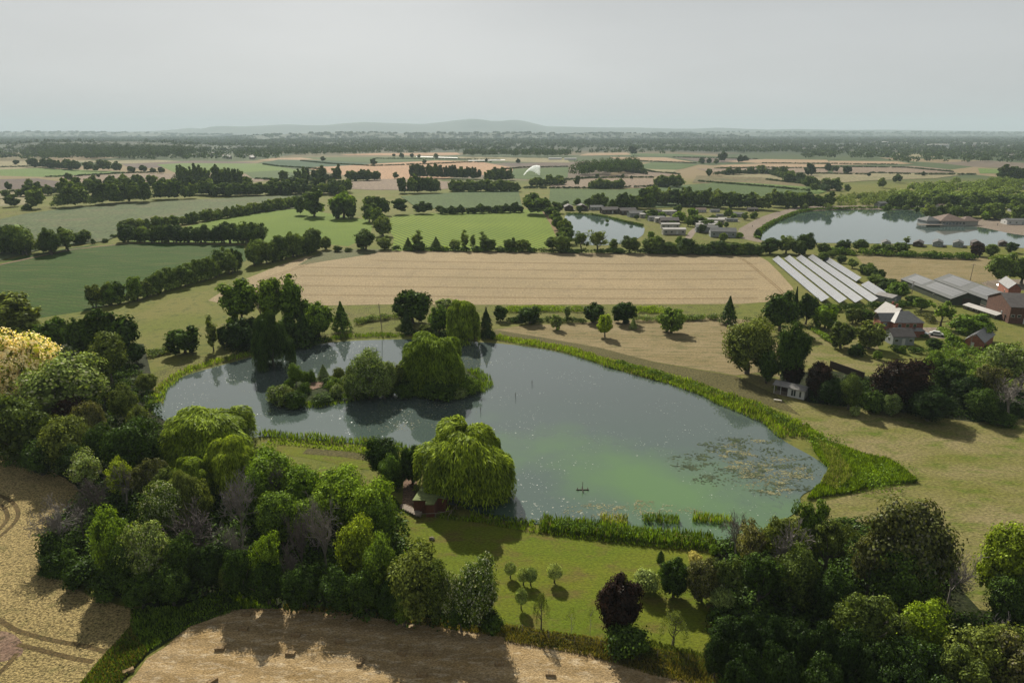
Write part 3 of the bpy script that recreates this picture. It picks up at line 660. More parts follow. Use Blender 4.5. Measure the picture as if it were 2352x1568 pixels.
sheet('stubble_field', [(270,1590),(340,1510),(440,1440),(530,1402),(640,1395),(800,1405),(1000,1435),(1180,1468),(1350,1500),(1500,1545),(1640,1570),(1760,1640),(1760,1760),(120,1760)], .075, FM['stubble'], None, False, .6)
sheet('rough_grass_margin', [(1150,1438),(1400,1475),(1520,1500),(1700,1500),(1760,1640),(1640,1575),(1500,1547),(1350,1502),(1160,1468)], .066, FM['roughgrass'])
# farm yard, drives, gravel
sheet('farm_yard', [(2230,700),(2352,690),(2400,745),(2330,740),(2240,718)], .04, FM['yard'])
sheet('driveway', [(2110,752),(2160,752),(2190,765),(2180,778),(2110,775)], .04, FM['yard'])
sheet('farm_road', [(2250,650),(2300,640),(2420,645),(2420,665),(2290,668)], .04, FM['gravel'])
sheet('gravel_track', [(1769,491),(1740,502),(1698,525),(1690,545),(1740,556),(1753,556),(1729,538),(1747,522),(1775,508),(1830,486),(1982,481),(2137,486),(2137,478),(1982,472),(1830,475)], .03, FM['gravel'])
sheet('gravel_shore', [(2190,508),(2270,500),(2352,518),(2420,530),(2420,560),(2352,548),(2300,534),(2214,517)], .04, FM['gravel'])
sheet('caravan_park_ground', [(1290,478),(1420,470),(1700,475),(1800,480),(1700,560),(1500,570),(1470,540),(1490,520),(1400,500),(1320,490)], .015, FM['verge'])
ribbon('caravan_road', [[(1560,575),(1582,545),(1600,525),(1640,512),(1700,508)]], 4, .045, FM['yard'])
# water
m, n, o = mat('lake_water'); v = wpos(n)
sx = n.nodes.new('ShaderNodeSeparateXYZ'); n.links.new(v, sx.inputs[0])
# the bloom of algae: a long soft patch lying in the near part of the lake
ac = G(1560, 1130); m2 = n.nodes.new('ShaderNodeMapping'); m2.vector_type = 'TEXTURE'
m2.inputs['Location'].default_value = (ac.x, ac.y, 0); m2.inputs['Rotation'].default_value = (0, 0, R(-38)); m2.inputs['Scale'].default_value = (36, 13, 1)
n.links.new(v, m2.inputs[0]); ln = n.nodes.new('ShaderNodeVectorMath'); ln.operation = 'LENGTH'; n.links.new(m2.outputs[0], ln.inputs[0])
alg = math2(n, 'ADD', ln.outputs['Value'], math2(n, 'MULTIPLY', math2(n, 'SUBTRACT', noise(n, v, .07, 4, .6), .5), 2.0))
alg = mrange(n, alg, 1.35, .1)
near = mrange(n, math2(n, 'ADD', sx.outputs[1], math2(n, 'MULTIPLY', noise(n, v, .03, 3), 40)), 175, 110)
c = mixrgb(n, near, (.052, .068, .064), (.043, .072, .056))
c = mixrgb(n, alg, c, (.062, .122, .040))
spk = math2(n, 'MULTIPLY', mrange(n, noise(n, v, 2.0, 3, .6), .665, .70), mrange(n, noise(n, v, .07, 4, .65), .46, .64))
c = mixrgb(n, math2(n, 'MULTIPLY', spk, .7), c, (.36, .37, .31))
mat_w = mrange(n, noise(n, v, .42, 6, .74, .8), .66, .68)
m3 = n.nodes.new('ShaderNodeMapping'); m3.vector_type = 'TEXTURE'; mc = G(1800, 1095)
m3.inputs['Location'].default_value = (mc.x, mc.y, 0); m3.inputs['Scale'].default_value = (16, 17, 1); m3.inputs['Rotation'].default_value = (0, 0, R(20))
n.links.new(v, m3.inputs[0]); l3 = n.nodes.new('ShaderNodeVectorMath'); l3.operation = 'LENGTH'; n.links.new(m3.outputs[0], l3.inputs[0])
zone = mrange(n, l3.outputs['Value'], 1.15, .5)
m4 = n.nodes.new('ShaderNodeMapping'); m4.vector_type = 'TEXTURE'; mc = G(1340, 1175)
m4.inputs['Location'].default_value = (mc.x, mc.y, 0); m4.inputs['Scale'].default_value = (22, 5, 1)
n.links.new(v, m4.inputs[0]); l4 = n.nodes.new('ShaderNodeVectorMath'); l4.operation = 'LENGTH'; n.links.new(m4.outputs[0], l4.inputs[0])
mats_ = math2(n, 'MULTIPLY', mat_w, zone); mats2 = math2(n, 'MULTIPLY', mrange(n, noise(n, v, 1.1, 6, .75), .60, .64), mrange(n, l4.outputs['Value'], 1.1, .4))
under = math2(n, 'MULTIPLY', mrange(n, noise(n, v, .42, 6, .74, .8), .54, .60), zone)
c = mixrgb(n, math2(n, 'MULTIPLY', under, .6), c, (.030, .042, .036))
c = mixrgb(n, math2(n, 'MULTIPLY', math2(n, 'MAXIMUM', mats_, mats2), .85), c, (.20, .19, .11))
rf = mrange(n, math2(n, 'MAXIMUM', math2(n, 'MAXIMUM', mats_, mats2), spk), 0, 1, .035, .8)
p = finish(n, o, c, .04, noise(n, wpos(n, .2, (1, 2.2, 1)), 1.6, 3, .6), .012, .05, .5, 0, 1.75)
n.links.new(rf, p.inputs['Roughness'])
LAKE = m
m, n, o = mat('pond_water'); finish(n, o, (.045, .07, .062), .05, noise(n, wpos(n, 0, (1, 2, 1)), 1.2, 2), .02, .05, .5, 0, 1.7); POND = m
lakeP = [(352,938),(360,912),(382,888),(430,862),(520,836),(600,815),(690,798),(780,785),(910,780),(1000,781),(1100,786),(1200,795),(1300,813),(1400,845),(1480,868),(1560,890),(1650,925),(1720,955),(1775,982),(1800,1012),(1870,1052),(1905,1082),(1885,1112),(1840,1140),(1830,1175),(1700,1240),(1560,1225),(1400,1212),(1280,1206),(1180,1200),(1120,1185),(1060,1165),(1020,1140),(985,1090),(955,1055),(925,1028),(850,1022),(740,1012),(610,1003),(540,1010),(440,985),(370,962)]
lake = sheet('lake', lakeP, .10, LAKE, None, True)
lake['kind'] = 'structure'
sheet('pond', [(1300,494),(1358,494),(1395,500),(1430,508),(1474,520),(1480,530),(1470,545),(1425,560),(1350,562),(1310,540)], .10, POND, None, True)
sheet('water', [(1738,545),(1750,527),(1775,514),(1802,502),(1830,491),(1860,486),(1982,482),(2111,484),(2142,492),(2202,512),(2266,525),(2330,538),(2420,550),(2440,574),(2300,567),(2100,561),(1950,559),(1780,556)], .10, POND, None, True)
0 and sheet('small_pool', [(2120,1392),(2160,1380),(2215,1382),(2225,1400),(2190,1420),(2140,1416)], .10, POND, None, True)
# island: a low mound of earth in the lake
def mound(name, pts, hgt, m):
    W = smooth_path([Vector((*G(*p)[:2], 0)) for p in pts], True, 4); cxy = sum(W, Vector()) / len(W); b = MB(); n_ = len(W)
    rings = [(1.03, -.1), (.97, .25 * hgt + .12), (.85, .7 * hgt), (.5, hgt)]
    for s, zz in rings:
        b.v += [tuple(cxy + (p - cxy) * s + Vector((0, 0, zz))) for p in W]
    for r in range(len(rings) - 1):
        for i in range(n_):
            j = (i + 1) % n_; b.f.append((r * n_ + i, r * n_ + j, (r + 1) * n_ + j, (r + 1) * n_ + i))
    b.f.append(tuple((len(rings) - 1) * n_ + i for i in range(n_)))
    o = b.build(name, m); return tag(o, None, None, None, 'structure')
isl = [(612,918),(625,900),(655,884),(690,872),(740,866),(800,858),(900,852),(1000,848),(1070,845),(1100,862),(1117,882),(1100,902),(1042,915),(960,908),(900,898),(815,905),(780,918),(707,930),(650,936)]
mound('island', isl, .5, FM['darkgrass'])
sheet('sand_patch', [(694,894),(715,884),(748,880),(742,892),(715,900),(698,901)], .0, FM['soil'], None, True).location.z = .62
# ------------------------------------------------------------------ distant hills and woods
def hill_range(name, prof, d0, depth, m, seed=1):
    rng = rg(seed); b = MB(); nr = 7; xs = []; N = 160
    px = np.linspace(prof[0][0], prof[-1][0], N); py = np.interp(px, [p[0] for p in prof], [p[1] for p in prof])
    prof_r = [(0, 0), (.25, .22), (.5, .55), (.75, .85), (1.0, 1.0), (1.4, .75), (2.0, 0)]
    for fr, hh in prof_r:
        for i in range(N):
            y = d0 + depth * fr + 120 * math.sin(i * .31 + fr * 5); dx, dy, dz = ray(px[i], 600); 
            yc = d0 + depth; X = ray(px[i], py[i]); hgt = max(CAMH + X[2] * yc / X[1], -5)
            x = X[0] * yc / X[1] 
            z_ = hgt * hh * (1 + .10 * math.sin(i * .45 + fr * 7) * (1 if .1 < fr < .9 else 0)) - (2 if hh == 0 else 0)
            b.v.append((x, y, z_))
    for r in range(len(prof_r) - 1):
        for i in range(N - 1):
            b.f.append((r * N + i, r * N + i + 1, (r + 1) * N + i + 1, (r + 1) * N + i))
    o = b.build(name, m)
    for p_ in o.data.polygons: p_.use_smooth = True
    return tag(o, None, None, None, 'structure')
m, n, o = mat('hillside'); v = wpos(n)
c = mixrgb(n, mrange(n, noise(n, v, .0016, 5, .6), .42, .58), (.018, .030, .016), (.032, .044, .022)); finish(n, o, c, .95); HILL = m
hill_range('hills', [(250,305),(310,304),(387,299),(431,294),(464,296),(508,289.5),(560,291),(602,289),(645,286),(670,286),(700,288),(745,288),(790,284),(841,280.5),(900,283),(970,285),(1020,280),(1055,276),(1089,273),(1115,276),(1132,279),(1160,277.5),(1182,275),(1205,278),(1225,283),(1255,290),(1330,292),(1399,293.5),(1460,293),(1554,296),(1600,296),(1645,293.5),(1700,296),(1769,298),(1835,296.5),(1930,299),(2034,298),(2150,300),(2352,302),(2500,303)], 12500, 1800, HILL)
# lower wooded swells in front of them
SW = [('hills', [(-60,306),(60,302.5),(180,303),(300,304),(420,308),(520,309)], 8600, 900), ('hills', [(560,313),(640,309),(760,305.5),(860,305),(940,307),(1060,306),(1180,305),(1300,308),(1400,306),(1560,309),(1700,310)], 6200, 700),
      ('hills', [(1500,306),(1640,304),(1800,303.5),(1960,305),(2120,304),(2300,305),(2450,304.5)], 9200, 900), ('hills', [(-40,336),(60,330),(140,326),(260,325),(360,328),(470,334),(560,338)], 2450, 300)]
for i, (nm, pr, d0, dp) in enumerate(SW): hill_range(nm, pr, d0, dp, HILL, i + 3)
rng = rg(77)
def swell(x, y):
    """ground height of the wooded swells, so trees stand on them"""
    h = np.zeros(len(x))
    for nm, pr, d0, dp in SW:
        a = d0 + dp; xs = [ray(p[0], p[1])[0] * a / ray(p[0], p[1])[1] for p in pr]; hs = [max(CAMH + ray(*p)[2] * a / ray(*p)[1], 0) for p in pr]
        hx = np.interp(x, xs, hs, 0, 0); f = np.interp(y, [d0, d0 + dp * .25, d0 + dp * .5, d0 + dp * .75, d0 + dp, d0 + dp * 2], [0, .22, .55, .85, 1, 0], 0, 0)
        h = np.maximum(h, hx * f * .98)
    return h
def wood(name, pts, colr, label, nleaf, lsz, seed):
    pts = np.array(pts); sw = swell(pts[:, 0], pts[:, 1])
    rng2 = rg(seed); n_ = len(pts); idx = np.repeat(np.arange(n_), nleaf)
    d = sph(rng2, n_ * nleaf); d[:, 2] = np.abs(d[:, 2]) * 1.2 - .35; d = nrm(d); p = pts[idx]
    P = d * np.stack([p[:, 2] * .5, p[:, 2] * .5, p[:, 3] * .5], 1) * rng2.uniform(.72, 1.08, (len(idx), 1))
    P[:, 0] += p[:, 0]; P[:, 1] += p[:, 1]; P[:, 2] += p[:, 3] * .5 + sw[idx]
    V = leaves(rng2, P, d + sph(rng2, len(idx)) * .5, lsz * p[:, 2], .85)
    o0 = np.array([pts[:, 0].mean(), pts[:, 1].mean(), 0]); V = V - o0
    o = link(name, mesh_quads(name, V), LEAF[colr], None, tuple(o0)); return tag(o, label, 'woodland', None, 'stuff')
def wood_band(y0, y1, dens_fn, seed, wr=(10, 17), hr=(9, 17)):
    rg_ = rg(seed); pts = []; y = y0
    while y < y1:
        half = y * .80; step = 5.2 * (1 + y / 5000); n_ = int(2 * half / step)
        x = rg_.uniform(-half, half, n_); yy = y + rg_.uniform(-.5, .5, n_) * y * .14
        den = dens_fn(x, yy); k = rg_.random(n_) < den
        ww = rg_.uniform(*wr, n_) * (1 + y / 9000); hh = rg_.uniform(*hr, n_)
        pts += list(np.stack([x, yy, ww, hh], 1)[k]); y *= 1.085
    return pts
def lowf(x, y, s, a=0.0): return np.sin(x / s + a) * np.sin(y / s * .8 + a * 1.7 + np.sin(x / s * .6)) + .5 * np.sin(x / s * 2.3 + y / s * 1.1 + a)
def dens(x, y):
    px = CX + x / (y * cp) * F; py = CY - F * np.tan(PITCH - np.arctan(CAMH / y))
    d = np.where(lowf(x, y, 210, .7) > -.15, .95, .25)
    d = np.where(y > 3300, np.where(lowf(x, y, 420, .2) > -.75, .95, .22), d)
    mid_ = (px > 560) & (px < 2050) & (y < 2050); d = np.where(mid_, 0, d)
    d = np.where((px > 1600) & (px < 2050) & (y < 2150), 0, d)
    d = np.where((px < 420) & (y > 1500) & (y < 2600), .8, d)
    d = np.where((px > 2050) & (y > 1350), .85, d); d = np.where((px > 1850) & (y > 1650) & (y < 3000), .85, d)
    d = np.where((px < 600) & (y < 1600), .0, d); d = np.where((px >= 420) & (px < 640) & (y > 1650) & (y < 2600), .6, d)
    d = np.where((px > 2100) & (px < 2330) & (y > 2600) & (y < 3300), .35, d)
    return d
wood('distant_woodland', wood_band(1500, 2400, dens, 1), 'far', 'mass of distant woods between fields, beyond the patchwork farmland', 26, .27, 11)
wood('distant_woodland', wood_band(2400, 4200, dens, 2), 'far', 'hazy blue green belt of woods across the middle distance', 16, .36, 12)
wood('distant_woodland', wood_band(4200, 11500, dens, 3, (16, 30), (10, 17)), 'far', 'palest woods on the plain just under the hills', 10, .5, 13)
def wood_poly(poly, n_, label, colr='far', wr=(9, 14), hr=(9, 14), nleaf=60, lsz=.16, seed=5):
    r_ = rg(seed); xy = poly_pts(poly, n_, r_); P = np.concatenate([xy, r_.uniform(*wr, (n_, 1)), r_.uniform(*hr, (n_, 1))], 1)
    return wood('woodland', P, colr, label, nleaf, lsz, seed)
wood_poly([(90,362),(130,356),(400,356),(385,367),(95,370)], 230, 'dark block of woods behind the pale field at far left', hr=(17, 23), wr=(12, 18), nleaf=80, seed=21)
wood_poly([(60,352),(160,345),(300,348),(400,350),(480,358),(440,366),(90,362)], 260, 'tall woods on the rise above the far left fields', hr=(20, 32), wr=(14, 22), nleaf=80, seed=22)
wood_poly([(1065,362),(1305,364),(1310,359),(1070,357)], 150, 'long dark plantation behind the polytunnels', 'dark', hr=(17, 21), wr=(11, 15), nleaf=70, seed=23)
wood_poly([(1310,410),(1330,395),(1450,385),(1482,396),(1430,404)], 170, 'dark copse with ragged top standing beside the sprinkled field', 'dark', wr=(9, 13), hr=(13, 22), nleaf=110, lsz=.15, seed=24)
wood_poly([(560,352),(760,348),(880,356),(700,360),(600,362)], 220, 'wood behind the teal green field', hr=(14, 20), wr=(11, 16), nleaf=60, seed=25)
wood_poly([(2040,455),(2100,440),(2200,425),(2300,420),(2360,415),(2500,420),(2500,470),(2350,468),(2200,478),(2060,478)], 150, 'dense wood behind the clubhouse lake', 'hmid', wr=(9, 15), hr=(6, 11), nleaf=260, lsz=.12, seed=26)
wood_poly([(1880,472),(1960,462),(2050,450),(2060,470),(1990,478),(1890,482)], 60, 'low scrub wood behind the far bank of the clubhouse lake', 'hpale', wr=(6, 9), hr=(5, 9), nleaf=190, lsz=.12, seed=27)
# hedge lines across the middle distance, single trees in them
def far_hedge(path, label, hh=2.6, ww=3.5, colr='far'): hedge('hedge', path, ww, hh, colr, label, leaf=1.1, dens=10)
FH = [
 ([(105,408),(180,405),(300,398),(370,397)], 'thin dark hedge below the lime field at far left'), ([(0,385),(90,383)], 'hedge along the pale field at the left edge'),
 ([(603,378),(640,383),(690,386),(740,390)], 'hedge under the left end of the teal field'), ([(690,370),(760,377),(860,382),(1000,377),(1060,374),(1130,373)], 'hedge over the orange field'),
 ([(860,365),(1000,366),(1150,368)], 'hedge beyond the long green field'), ([(583,411),(640,415),(700,418)], 'hedge left of the poplar row'),
 ([(1130,392),(1200,386),(1304,384)], 'hedge over the sprinkled field'), ([(1290,415),(1350,410),(1500,409)], 'dark hedge over the bare brown field'),
 ([(1435,369),(1600,376)], 'hedge below the tan field right of the copse'), ([(1462,388),(1500,396),(1560,401)], 'hedge below the green wedge'),
 ([(1545,362),(1640,364),(1740,366)], 'hedge above the ploughed strip'), ([(1640,388),(1760,386),(1905,388)], 'hedge between two brown fields at right'),
 ([(1640,398),(1760,400),(1900,400),(2000,402)], 'hedge above the olive pasture'), ([(1605,418),(1680,424),(1760,430),(1860,440)], 'bushy hedge beside the lime strip'),
 ([(1760,414),(1850,424),(1900,430)], 'hedge through the olive pasture'), ([(1750,376),(1900,377),(2060,379)], 'hedge between tan strips at right'), ([(1905,384),(2080,386),(2190,396)], 'hedge below the tan strips'),
 ([(2000,398),(2120,402),(2240,402)], 'hedge left of the lime patch'), ([(1300,468),(1290,478)], 'short hedge by the pond'), ([(0,443),(60,441),(150,444)], 'hedge under the dark ploughed field'),
 ([(1200,433),(1262,434),(1400,434),(1520,428)], 'low hedge under the bare brown field')]
for pth, lb in FH: far_hedge(pth, lb)
def far_trees(lst, label, group, cols=('far', 'dark'), kinds=('round', 'broad', 'shrub')):
    made = []
    for (px, py, wpx) in lst:
        p = G(px, py); wd = wpx / ppm(p.y); h = wd * rnd.uniform(.8, 1.05); made.append((p.x / p.y, plant(rnd.choice(kinds), rnd.choice(cols), p, wd, h, label, group)))
    ordered(made, label)
far_trees([(38,378,14),(72,380,14),(158,413,20),(226,407,10),(64,440,14),(742,371,14),(858,380,18),(975,376,12),(923,362,14),(946,362,12),(905,360,9),(962,364,10),(1002,363,14),(1190,376,14),(1117,372,9),(1455,357,24),(1612,376,17),(1628,377,17),(1645,377,14),(1660,372,30),(1700,374,18),(1712,370,16),(1790,402,12),(1902,392,20),(1918,394,18),(1941,396,17),(1945,400,22),(1995,405,10),(2120,405,14),(1860,404,30),(1430,410,10),(1450,412,9),(1372,408,12),(1485,402,8)],
          'lone dark tree in a far field boundary', 'lone trees in the far field boundaries')
far_trees([(15,455,26),(45,452,20),(75,450,22),(30,475,36),(62,484,22),(92,465,30),(110,445,12),(66,425,18),(20,438,20)], 'bushy tree in the scrub at the left edge', 'scrub at the left edge', ('dark', 'mid', 'pale'))
# ------------------------------------------------------------------ rows, hedgerows and clumps of the middle distance
D3, M3 = ['dark', 'mid', 'dark'], ['mid', 'dark', 'olive']
# left
row([(0,585),(140,578)], 13, (62,58), ['broad','tall','round'], ['dark','mid','olive'], 'dark tree in the big clump at the left edge', 'trees of the clump at the left edge', (.65,.95), .15, 9)
T('round','dark',184,528,560,36,'round grey green bush at the right end of the left edge clump'); T('round','pale',196,523,555,34,'paler bush behind the one at the end of the left edge clump')
T('round','dark',262,537,545,18,'small pale bush standing alone in the gap above the dark green field'); T('shrub','dark',243,545,557,16,'tiny dark bush by the corner of the dark green field'); T('shrub','dark',215,545,560,12,'tiny bush left of the corner of the dark green field')
row([(278,556),(600,558)], 17, (34,46), ['round','broad'], ['dark','dark','mid'], 'dark hedgerow tree between bright and dark green fields', 'hedgerow trees under the bright green field', (.85,1.25), .25, 1.5)
T('broad','mid',570,500,560,66,'tallest leafy tree in the hedgerow under the bright green field'); T('broad','dark',528,512,558,44,'second tallest dark tree under the bright green field')
row([(275,528),(380,522),(520,500),(690,472)], 30, (28,26), ['round','shrub'], ['pale','mid','pale'], 'grey green willow bush in the hedge over the bright field', 'willow hedge over the bright field', (.8,1.1), .15, 2)
row([(205,708),(300,694),(400,664),(480,641),(545,622)], 27, (52,52), ['tall','round'], ['mid','olive','dark'], 'alder in the diagonal belt below the dark green field', 'alders of the diagonal tree belt', (.50,.75), .18, 2.5)
row([(570,612),(640,600),(735,575)], 15, (56,48), ['tall','round'], ['mid','dark','olive'], 'alder in the upper belt by the green wheat strip', 'alders in the upper stretch of the belt', (.55,.8), .18, 2.5)
# woods left of middle
row([(130,478),(160,476),(340,462)], 20, (62,48), ['tall','broad','poplar'], ['dark','mid','mid'], 'tall tree in the wood atop the pale green field', 'wood along the top of the pale green field', (.45,.75), .12, 14)
row([(360,458),(435,456)], 5, (50,36), ['round','broad'], ['mid','dark'], 'tree ending the wood over the pale green field', 'right end of the wood', (.7,1), .12, 6)
row([(60,452),(360,430)], 16, (28,34), ['broad','round'], ['dark','mid'], 'dark tree in the second row behind the grey green wood', 'second row behind the grey green wood', (.7,1), .2, 10)
row([(430,448),(560,450),(700,444)], 26, (34,26), ['broad','tall','round'], ['dark','dark','mid'], 'low dark tree in the belt under the tall poplars at left', 'dark belt under the poplars', (.8,1.2), .2, 12)
row([(408,430),(560,436)], 12, (58,52), ['poplar','tall'], ['dark','olive'], 'tall thin poplar in the row above the dark belt', 'row of tall poplars left of middle', (.32,.45), .08, 3)
T('broad','dark',425,378,432,34,'broad dark tree at the left end of the tall poplar row'); T('tall','mid',571,395,440,26,'lone tall poplar right of the tall poplar row'); T('tall','mid',403,400,440,20,'paler tall tree beside the broad dark one left of the poplar row')
row([(88,384),(180,392)], 9, (22,22), ['broad','round'], ['dark'], 'tree in the dark group above the lime field at far left', 'dark group above the lime field', (.8,1.1), .1, 8)
for i_, (px, bs, w_) in enumerate([(204,393,32),(244,393,38),(270,395,32),(303,397,22),(330,396,24),(352,398,18),(372,398,20),(222,394,22)]):
    T('broad','dark',px,bs-w_*.85,bs,w_,['wide dark field tree','pair of wide crowns','wide crowned field tree','single round field tree','round field tree','small field tree','small dark field tree','low field tree'][i_]+' in the row above the lime field, '+['leftmost','second','third','fourth','fifth','sixth','last','between first two'][i_])
for px in (560,562): pass
row([(628,445),(760,446),(800,440)], 18, (34,30), ['broad','tall'], ['dark','mid','dark'], 'dark tree of the wood below the orange field', 'dark wood below the orange field', (.8,1.1), .2, 14)
row([(650,425),(780,415)], 7, (36,34), ['poplar','tall'], ['dark','olive'], 'tall thin tree rising from the wood below the orange field', 'tall trees out of the dark wood', (.4,.7), .12, 8)
row([(800,416),(870,414)], 6, (24,24), ['round','broad'], ['dark'], 'round dark tree in the short row left of the poplar avenue', 'round trees left of the poplar avenue', (.9,1.1), .1, 4)
T('round','dark',909,393,411,17,'lone round tree in front of the orange field')
row([(948,408),(1100,412)], 24, (33,28), ['tall','poplar'], ['dark','olive','dark'], 'slim poplar in the dense avenue in front of the orange field', 'dense avenue of poplars', (.38,.55), .07, 3)
row([(1115,418),(1175,414)], 6, (31,29), ['tall','poplar'], ['dark','mid'], 'slim poplar in the short group right of the avenue', 'short group right of the avenue', (.5,.65), .07, 3)
row([(920,444),(1005,443)], 8, (42,36), ['tall','broad'], ['mid','dark'], 'tall tree in the clump below the poplar avenue', 'clump below the poplar avenue', (.5,.8), .12, 6)
row([(1042,440),(1190,440)], 12, (27,24), ['round','shrub'], ['pale','mid'], 'pale round willow bush along the stream below the poplars', 'willow bushes along the stream', (1,1.3), .15, 3)
row([(632,446),(700,444)], 6, (20,20), ['round'], ['pale'], 'pale round willow in the short line left of the tall poplar', 'pale willows left of the tall poplar', (.95,1.1), .05, 1.5)
T('round','pale',549,436,447,20,'single pale bush on the bank over the pale green field')
# the clump in the middle and the bushy stream down to the wheat
T('poplar','mid',722,419,497,58,'tall poplar with many upright plumes above the bright green field'); T('round','dark',692,446,494,32,'dark bush tucked against the left foot of the tall poplar')
T('broad','bright',790,428,500,74,'broad sunlit tree right of the tall poplar'); T('round','dark',775,445,503,38,'dark round tree under the broad sunlit one, left of the lane'); T('round','dark',806,450,503,34,'dark round tree under the broad sunlit one, right side')
T('broad','mid',855,440,490,54,'leafy tree above the lane end'); T('broad','dark',880,442,495,44,'dark tree behind the stream bushes'); T('broad','mid',848,458,510,46,'leafy tree on the stream, third from the lane')
T('round','mid',868,472,518,44,'round tree on the stream below the leafy ones'); T('round','pale',880,488,542,48,'pale willow in the middle of the stream bushes'); T('broad','dark',840,518,574,62,'dark spreading bush where the stream meets the wheat')
T('round','pale',830,540,572,32,'pale bush left of the dark spreading one by the wheat'); T('round','pale',884,538,573,42,'pale round bush right of the dark spreading one by the wheat'); T('round','pale',749,538,573,30,'pale round bush alone on the wheat corner')
T('tall','dark',918,445,492,40,'tall narrow dark tree left in the row crop hedge'); T('broad','dark',972,460,491,52,'broad dark tree in the hedge over the row crop'); T('round','dark',1010,468,490,22,'small round tree right of the broad dark one over the row crop')
row([(1020,492),(1200,487)], 14, (17,20), ['round','shrub'], ['dark'], 'low dark bush in the hedge over the row crop', 'low bushes in the hedge over the row crop', (.9,1.3), .25, 1)
T('broad','mid',1226,438,492,80,'big spreading willow at the top right corner of the row crop'); T('round','dark',1278,460,490,34,'dark tree right of the big spreading willow'); T('round','dark',1252,450,480,30,'dark tree tucked behind the big spreading willow')
for i_, (px, tp, bs, w_) in enumerate([(1258,462,490,30),(1268,470,500,36),(1276,480,512,34),(1284,492,528,38),(1297,495,545,42),(1300,515,560,42),(1290,525,575,46)]):
    T('round','mid',px,tp,bs,w_,'round leafy tree between row crop and fishing pond, '+['farthest','second from the far end','third from the far end','fourth','fifth, at the pond corner','sixth, by the pond','nearest'][i_])
# row behind the wheat field
RW = [('round','dark',775,562,578,24,'low dark bush in the gap behind the wheat'),('shrub','pale',800,566,578,20,'low pale bush behind the wheat near the corner'),('conifer','dark',938,545,573,26,'dark pointed bush behind the wheat'),('slim','olive',960,522,574,28,'thin airy tree behind the wheat in front of the row crop'),('round','dark',962,552,577,36,'dark bush at the foot of the thin airy tree'),('conifer','dark',1002,544,574,34,'dark spiky bush behind the wheat left of the bright shrub'),
 ('shrub','lime',1020,562,576,26,'yellow green shrub in the hedge behind the wheat'),('round','silver',1045,545,575,28,'silvery willow bush behind the wheat'),('slim','olive',1068,520,574,20,'first of two thin bare stemmed trees behind the wheat'),('slim','olive',1110,525,574,22,'second thin tree behind the wheat, beside the dark bush'),('round','dark',1122,543,577,40,'dark bush right of the two thin trees'),('slim','olive',1086,535,574,14,'short thin tree between the two taller thin ones'),
 ('shrub','pale',1150,562,577,26,'pale low bramble in the hedge behind the wheat'),('round','dark',1172,542,577,34,'dark bush behind the wheat right of the bramble'),('round','mid',1200,544,577,44,'rounded olive bush in front of the row crop corner'),('tall','dark',1270,535,579,40,'dark bushy tree left end of the pond screen'),('round','mid',1290,530,580,52,'leafy dark tree in the pond screen, second'),('open','mid',1335,520,580,46,'pale leafy tree in the pond screen, third'),('open','pale',1372,516,580,58,'tallest silvery tree in front of the fishing pond'),('slim','olive',1408,545,578,24,'thin twiggy tree in front of the pond water'),
 ('broad','dark',1446,536,581,52,'dense dark round tree right of the pond water'),('shrub','dark',1420,566,580,30,'low dark bush under the twiggy tree'),('broad','mid',1500,538,582,56,'wide leafy tree in front of the caravans, left'),('round','dark',1530,548,583,44,'round tree in front of the caravans, second'),('broad','dark',1575,540,583,52,'dark tree in front of the caravans, third'),('shrub','mid',1610,556,583,44,'wide low tree in front of the long white lodge'),('broad','dark',1650,548,584,52,'dark tree left of the dark roofed lodge'),('round','dark',1690,552,584,50,'dark round tree below the dark roofed lodge'),('broad','mid',1722,554,584,44,'leafy tree at the right end of the wheat row'),
 ('round','dark',1768,540,583,50,'dark tree just above the solar arrays, left'),('broad','mid',1805,534,582,52,'leafy tree above the solar arrays, second'),('broad','dark',1848,527,584,52,'tallest tree above the solar arrays'),('round','dark',1835,546,586,40,'dark tree in front of the tallest one over the solar arrays'),('round','dark',1890,553,584,36,'dark bush above the solar arrays, right of the tallest'),('round','dark',1935,545,580,36,'round tree on the near bank of the clubhouse lake'),('broad','dark',1975,545,578,48,'broad dark tree on the near bank of the clubhouse lake'),('shrub','bright',1956,573,586,24,'bright small shrub by the top of the hay field'),
 ('round','mid',2010,556,584,28,'tree left of the grey lodge roof on the near bank'),('round','mid',2035,556,584,36,'leafy tree in front of the grey lodge roof'),('round','mid',2068,552,584,40,'round tree right of the grey lodge roof'),('slim','pale',2082,540,560,16,'thin pale tree on the water edge of the near bank'),('round','copper',2242,553,588,34,'purple leaved tree by the lodges on the near bank'),('round','mid',2275,555,588,36,'green tree right of the purple leaved one'),('round','dark',2322,552,580,30,'dark tree at the right edge of the near bank'),
 ('broad','mid',1890,575,600,32,'bush at the top end of the solar array hedge'),('broad','mid',2300,570,650,80,'large leafy tree at the edge of the hay field, left of two'),('broad','mid',2345,580,652,74,'large leafy tree at the edge of the hay field, right of two'),('round','bright',1660,0,0,0,'')]
for r_ in RW:
    if r_[5]: T(*r_)
hedge('hedge', [(905,576),(1030,577),(1200,579),(1300,581),(1480,583),(1740,586)], 4, 2.6, 'dark', 'long low dark hedge running behind the wheat field', leaf=.8, dens=12)
row([(1480,582),(1740,585)], 14, (26,26), ['round','shrub'], ['dark','mid'], 'low dark tree filling the row in front of the caravans', 'low trees in front of the caravans', (1,1.4), .2, 2)
hedge('hedge', [(1890,582),(2000,586),(2100,590),(2235,596)], 5, 3.2, 'mid', 'thick clipped looking hedge along the top of the hay field', leaf=.8, dens=12)
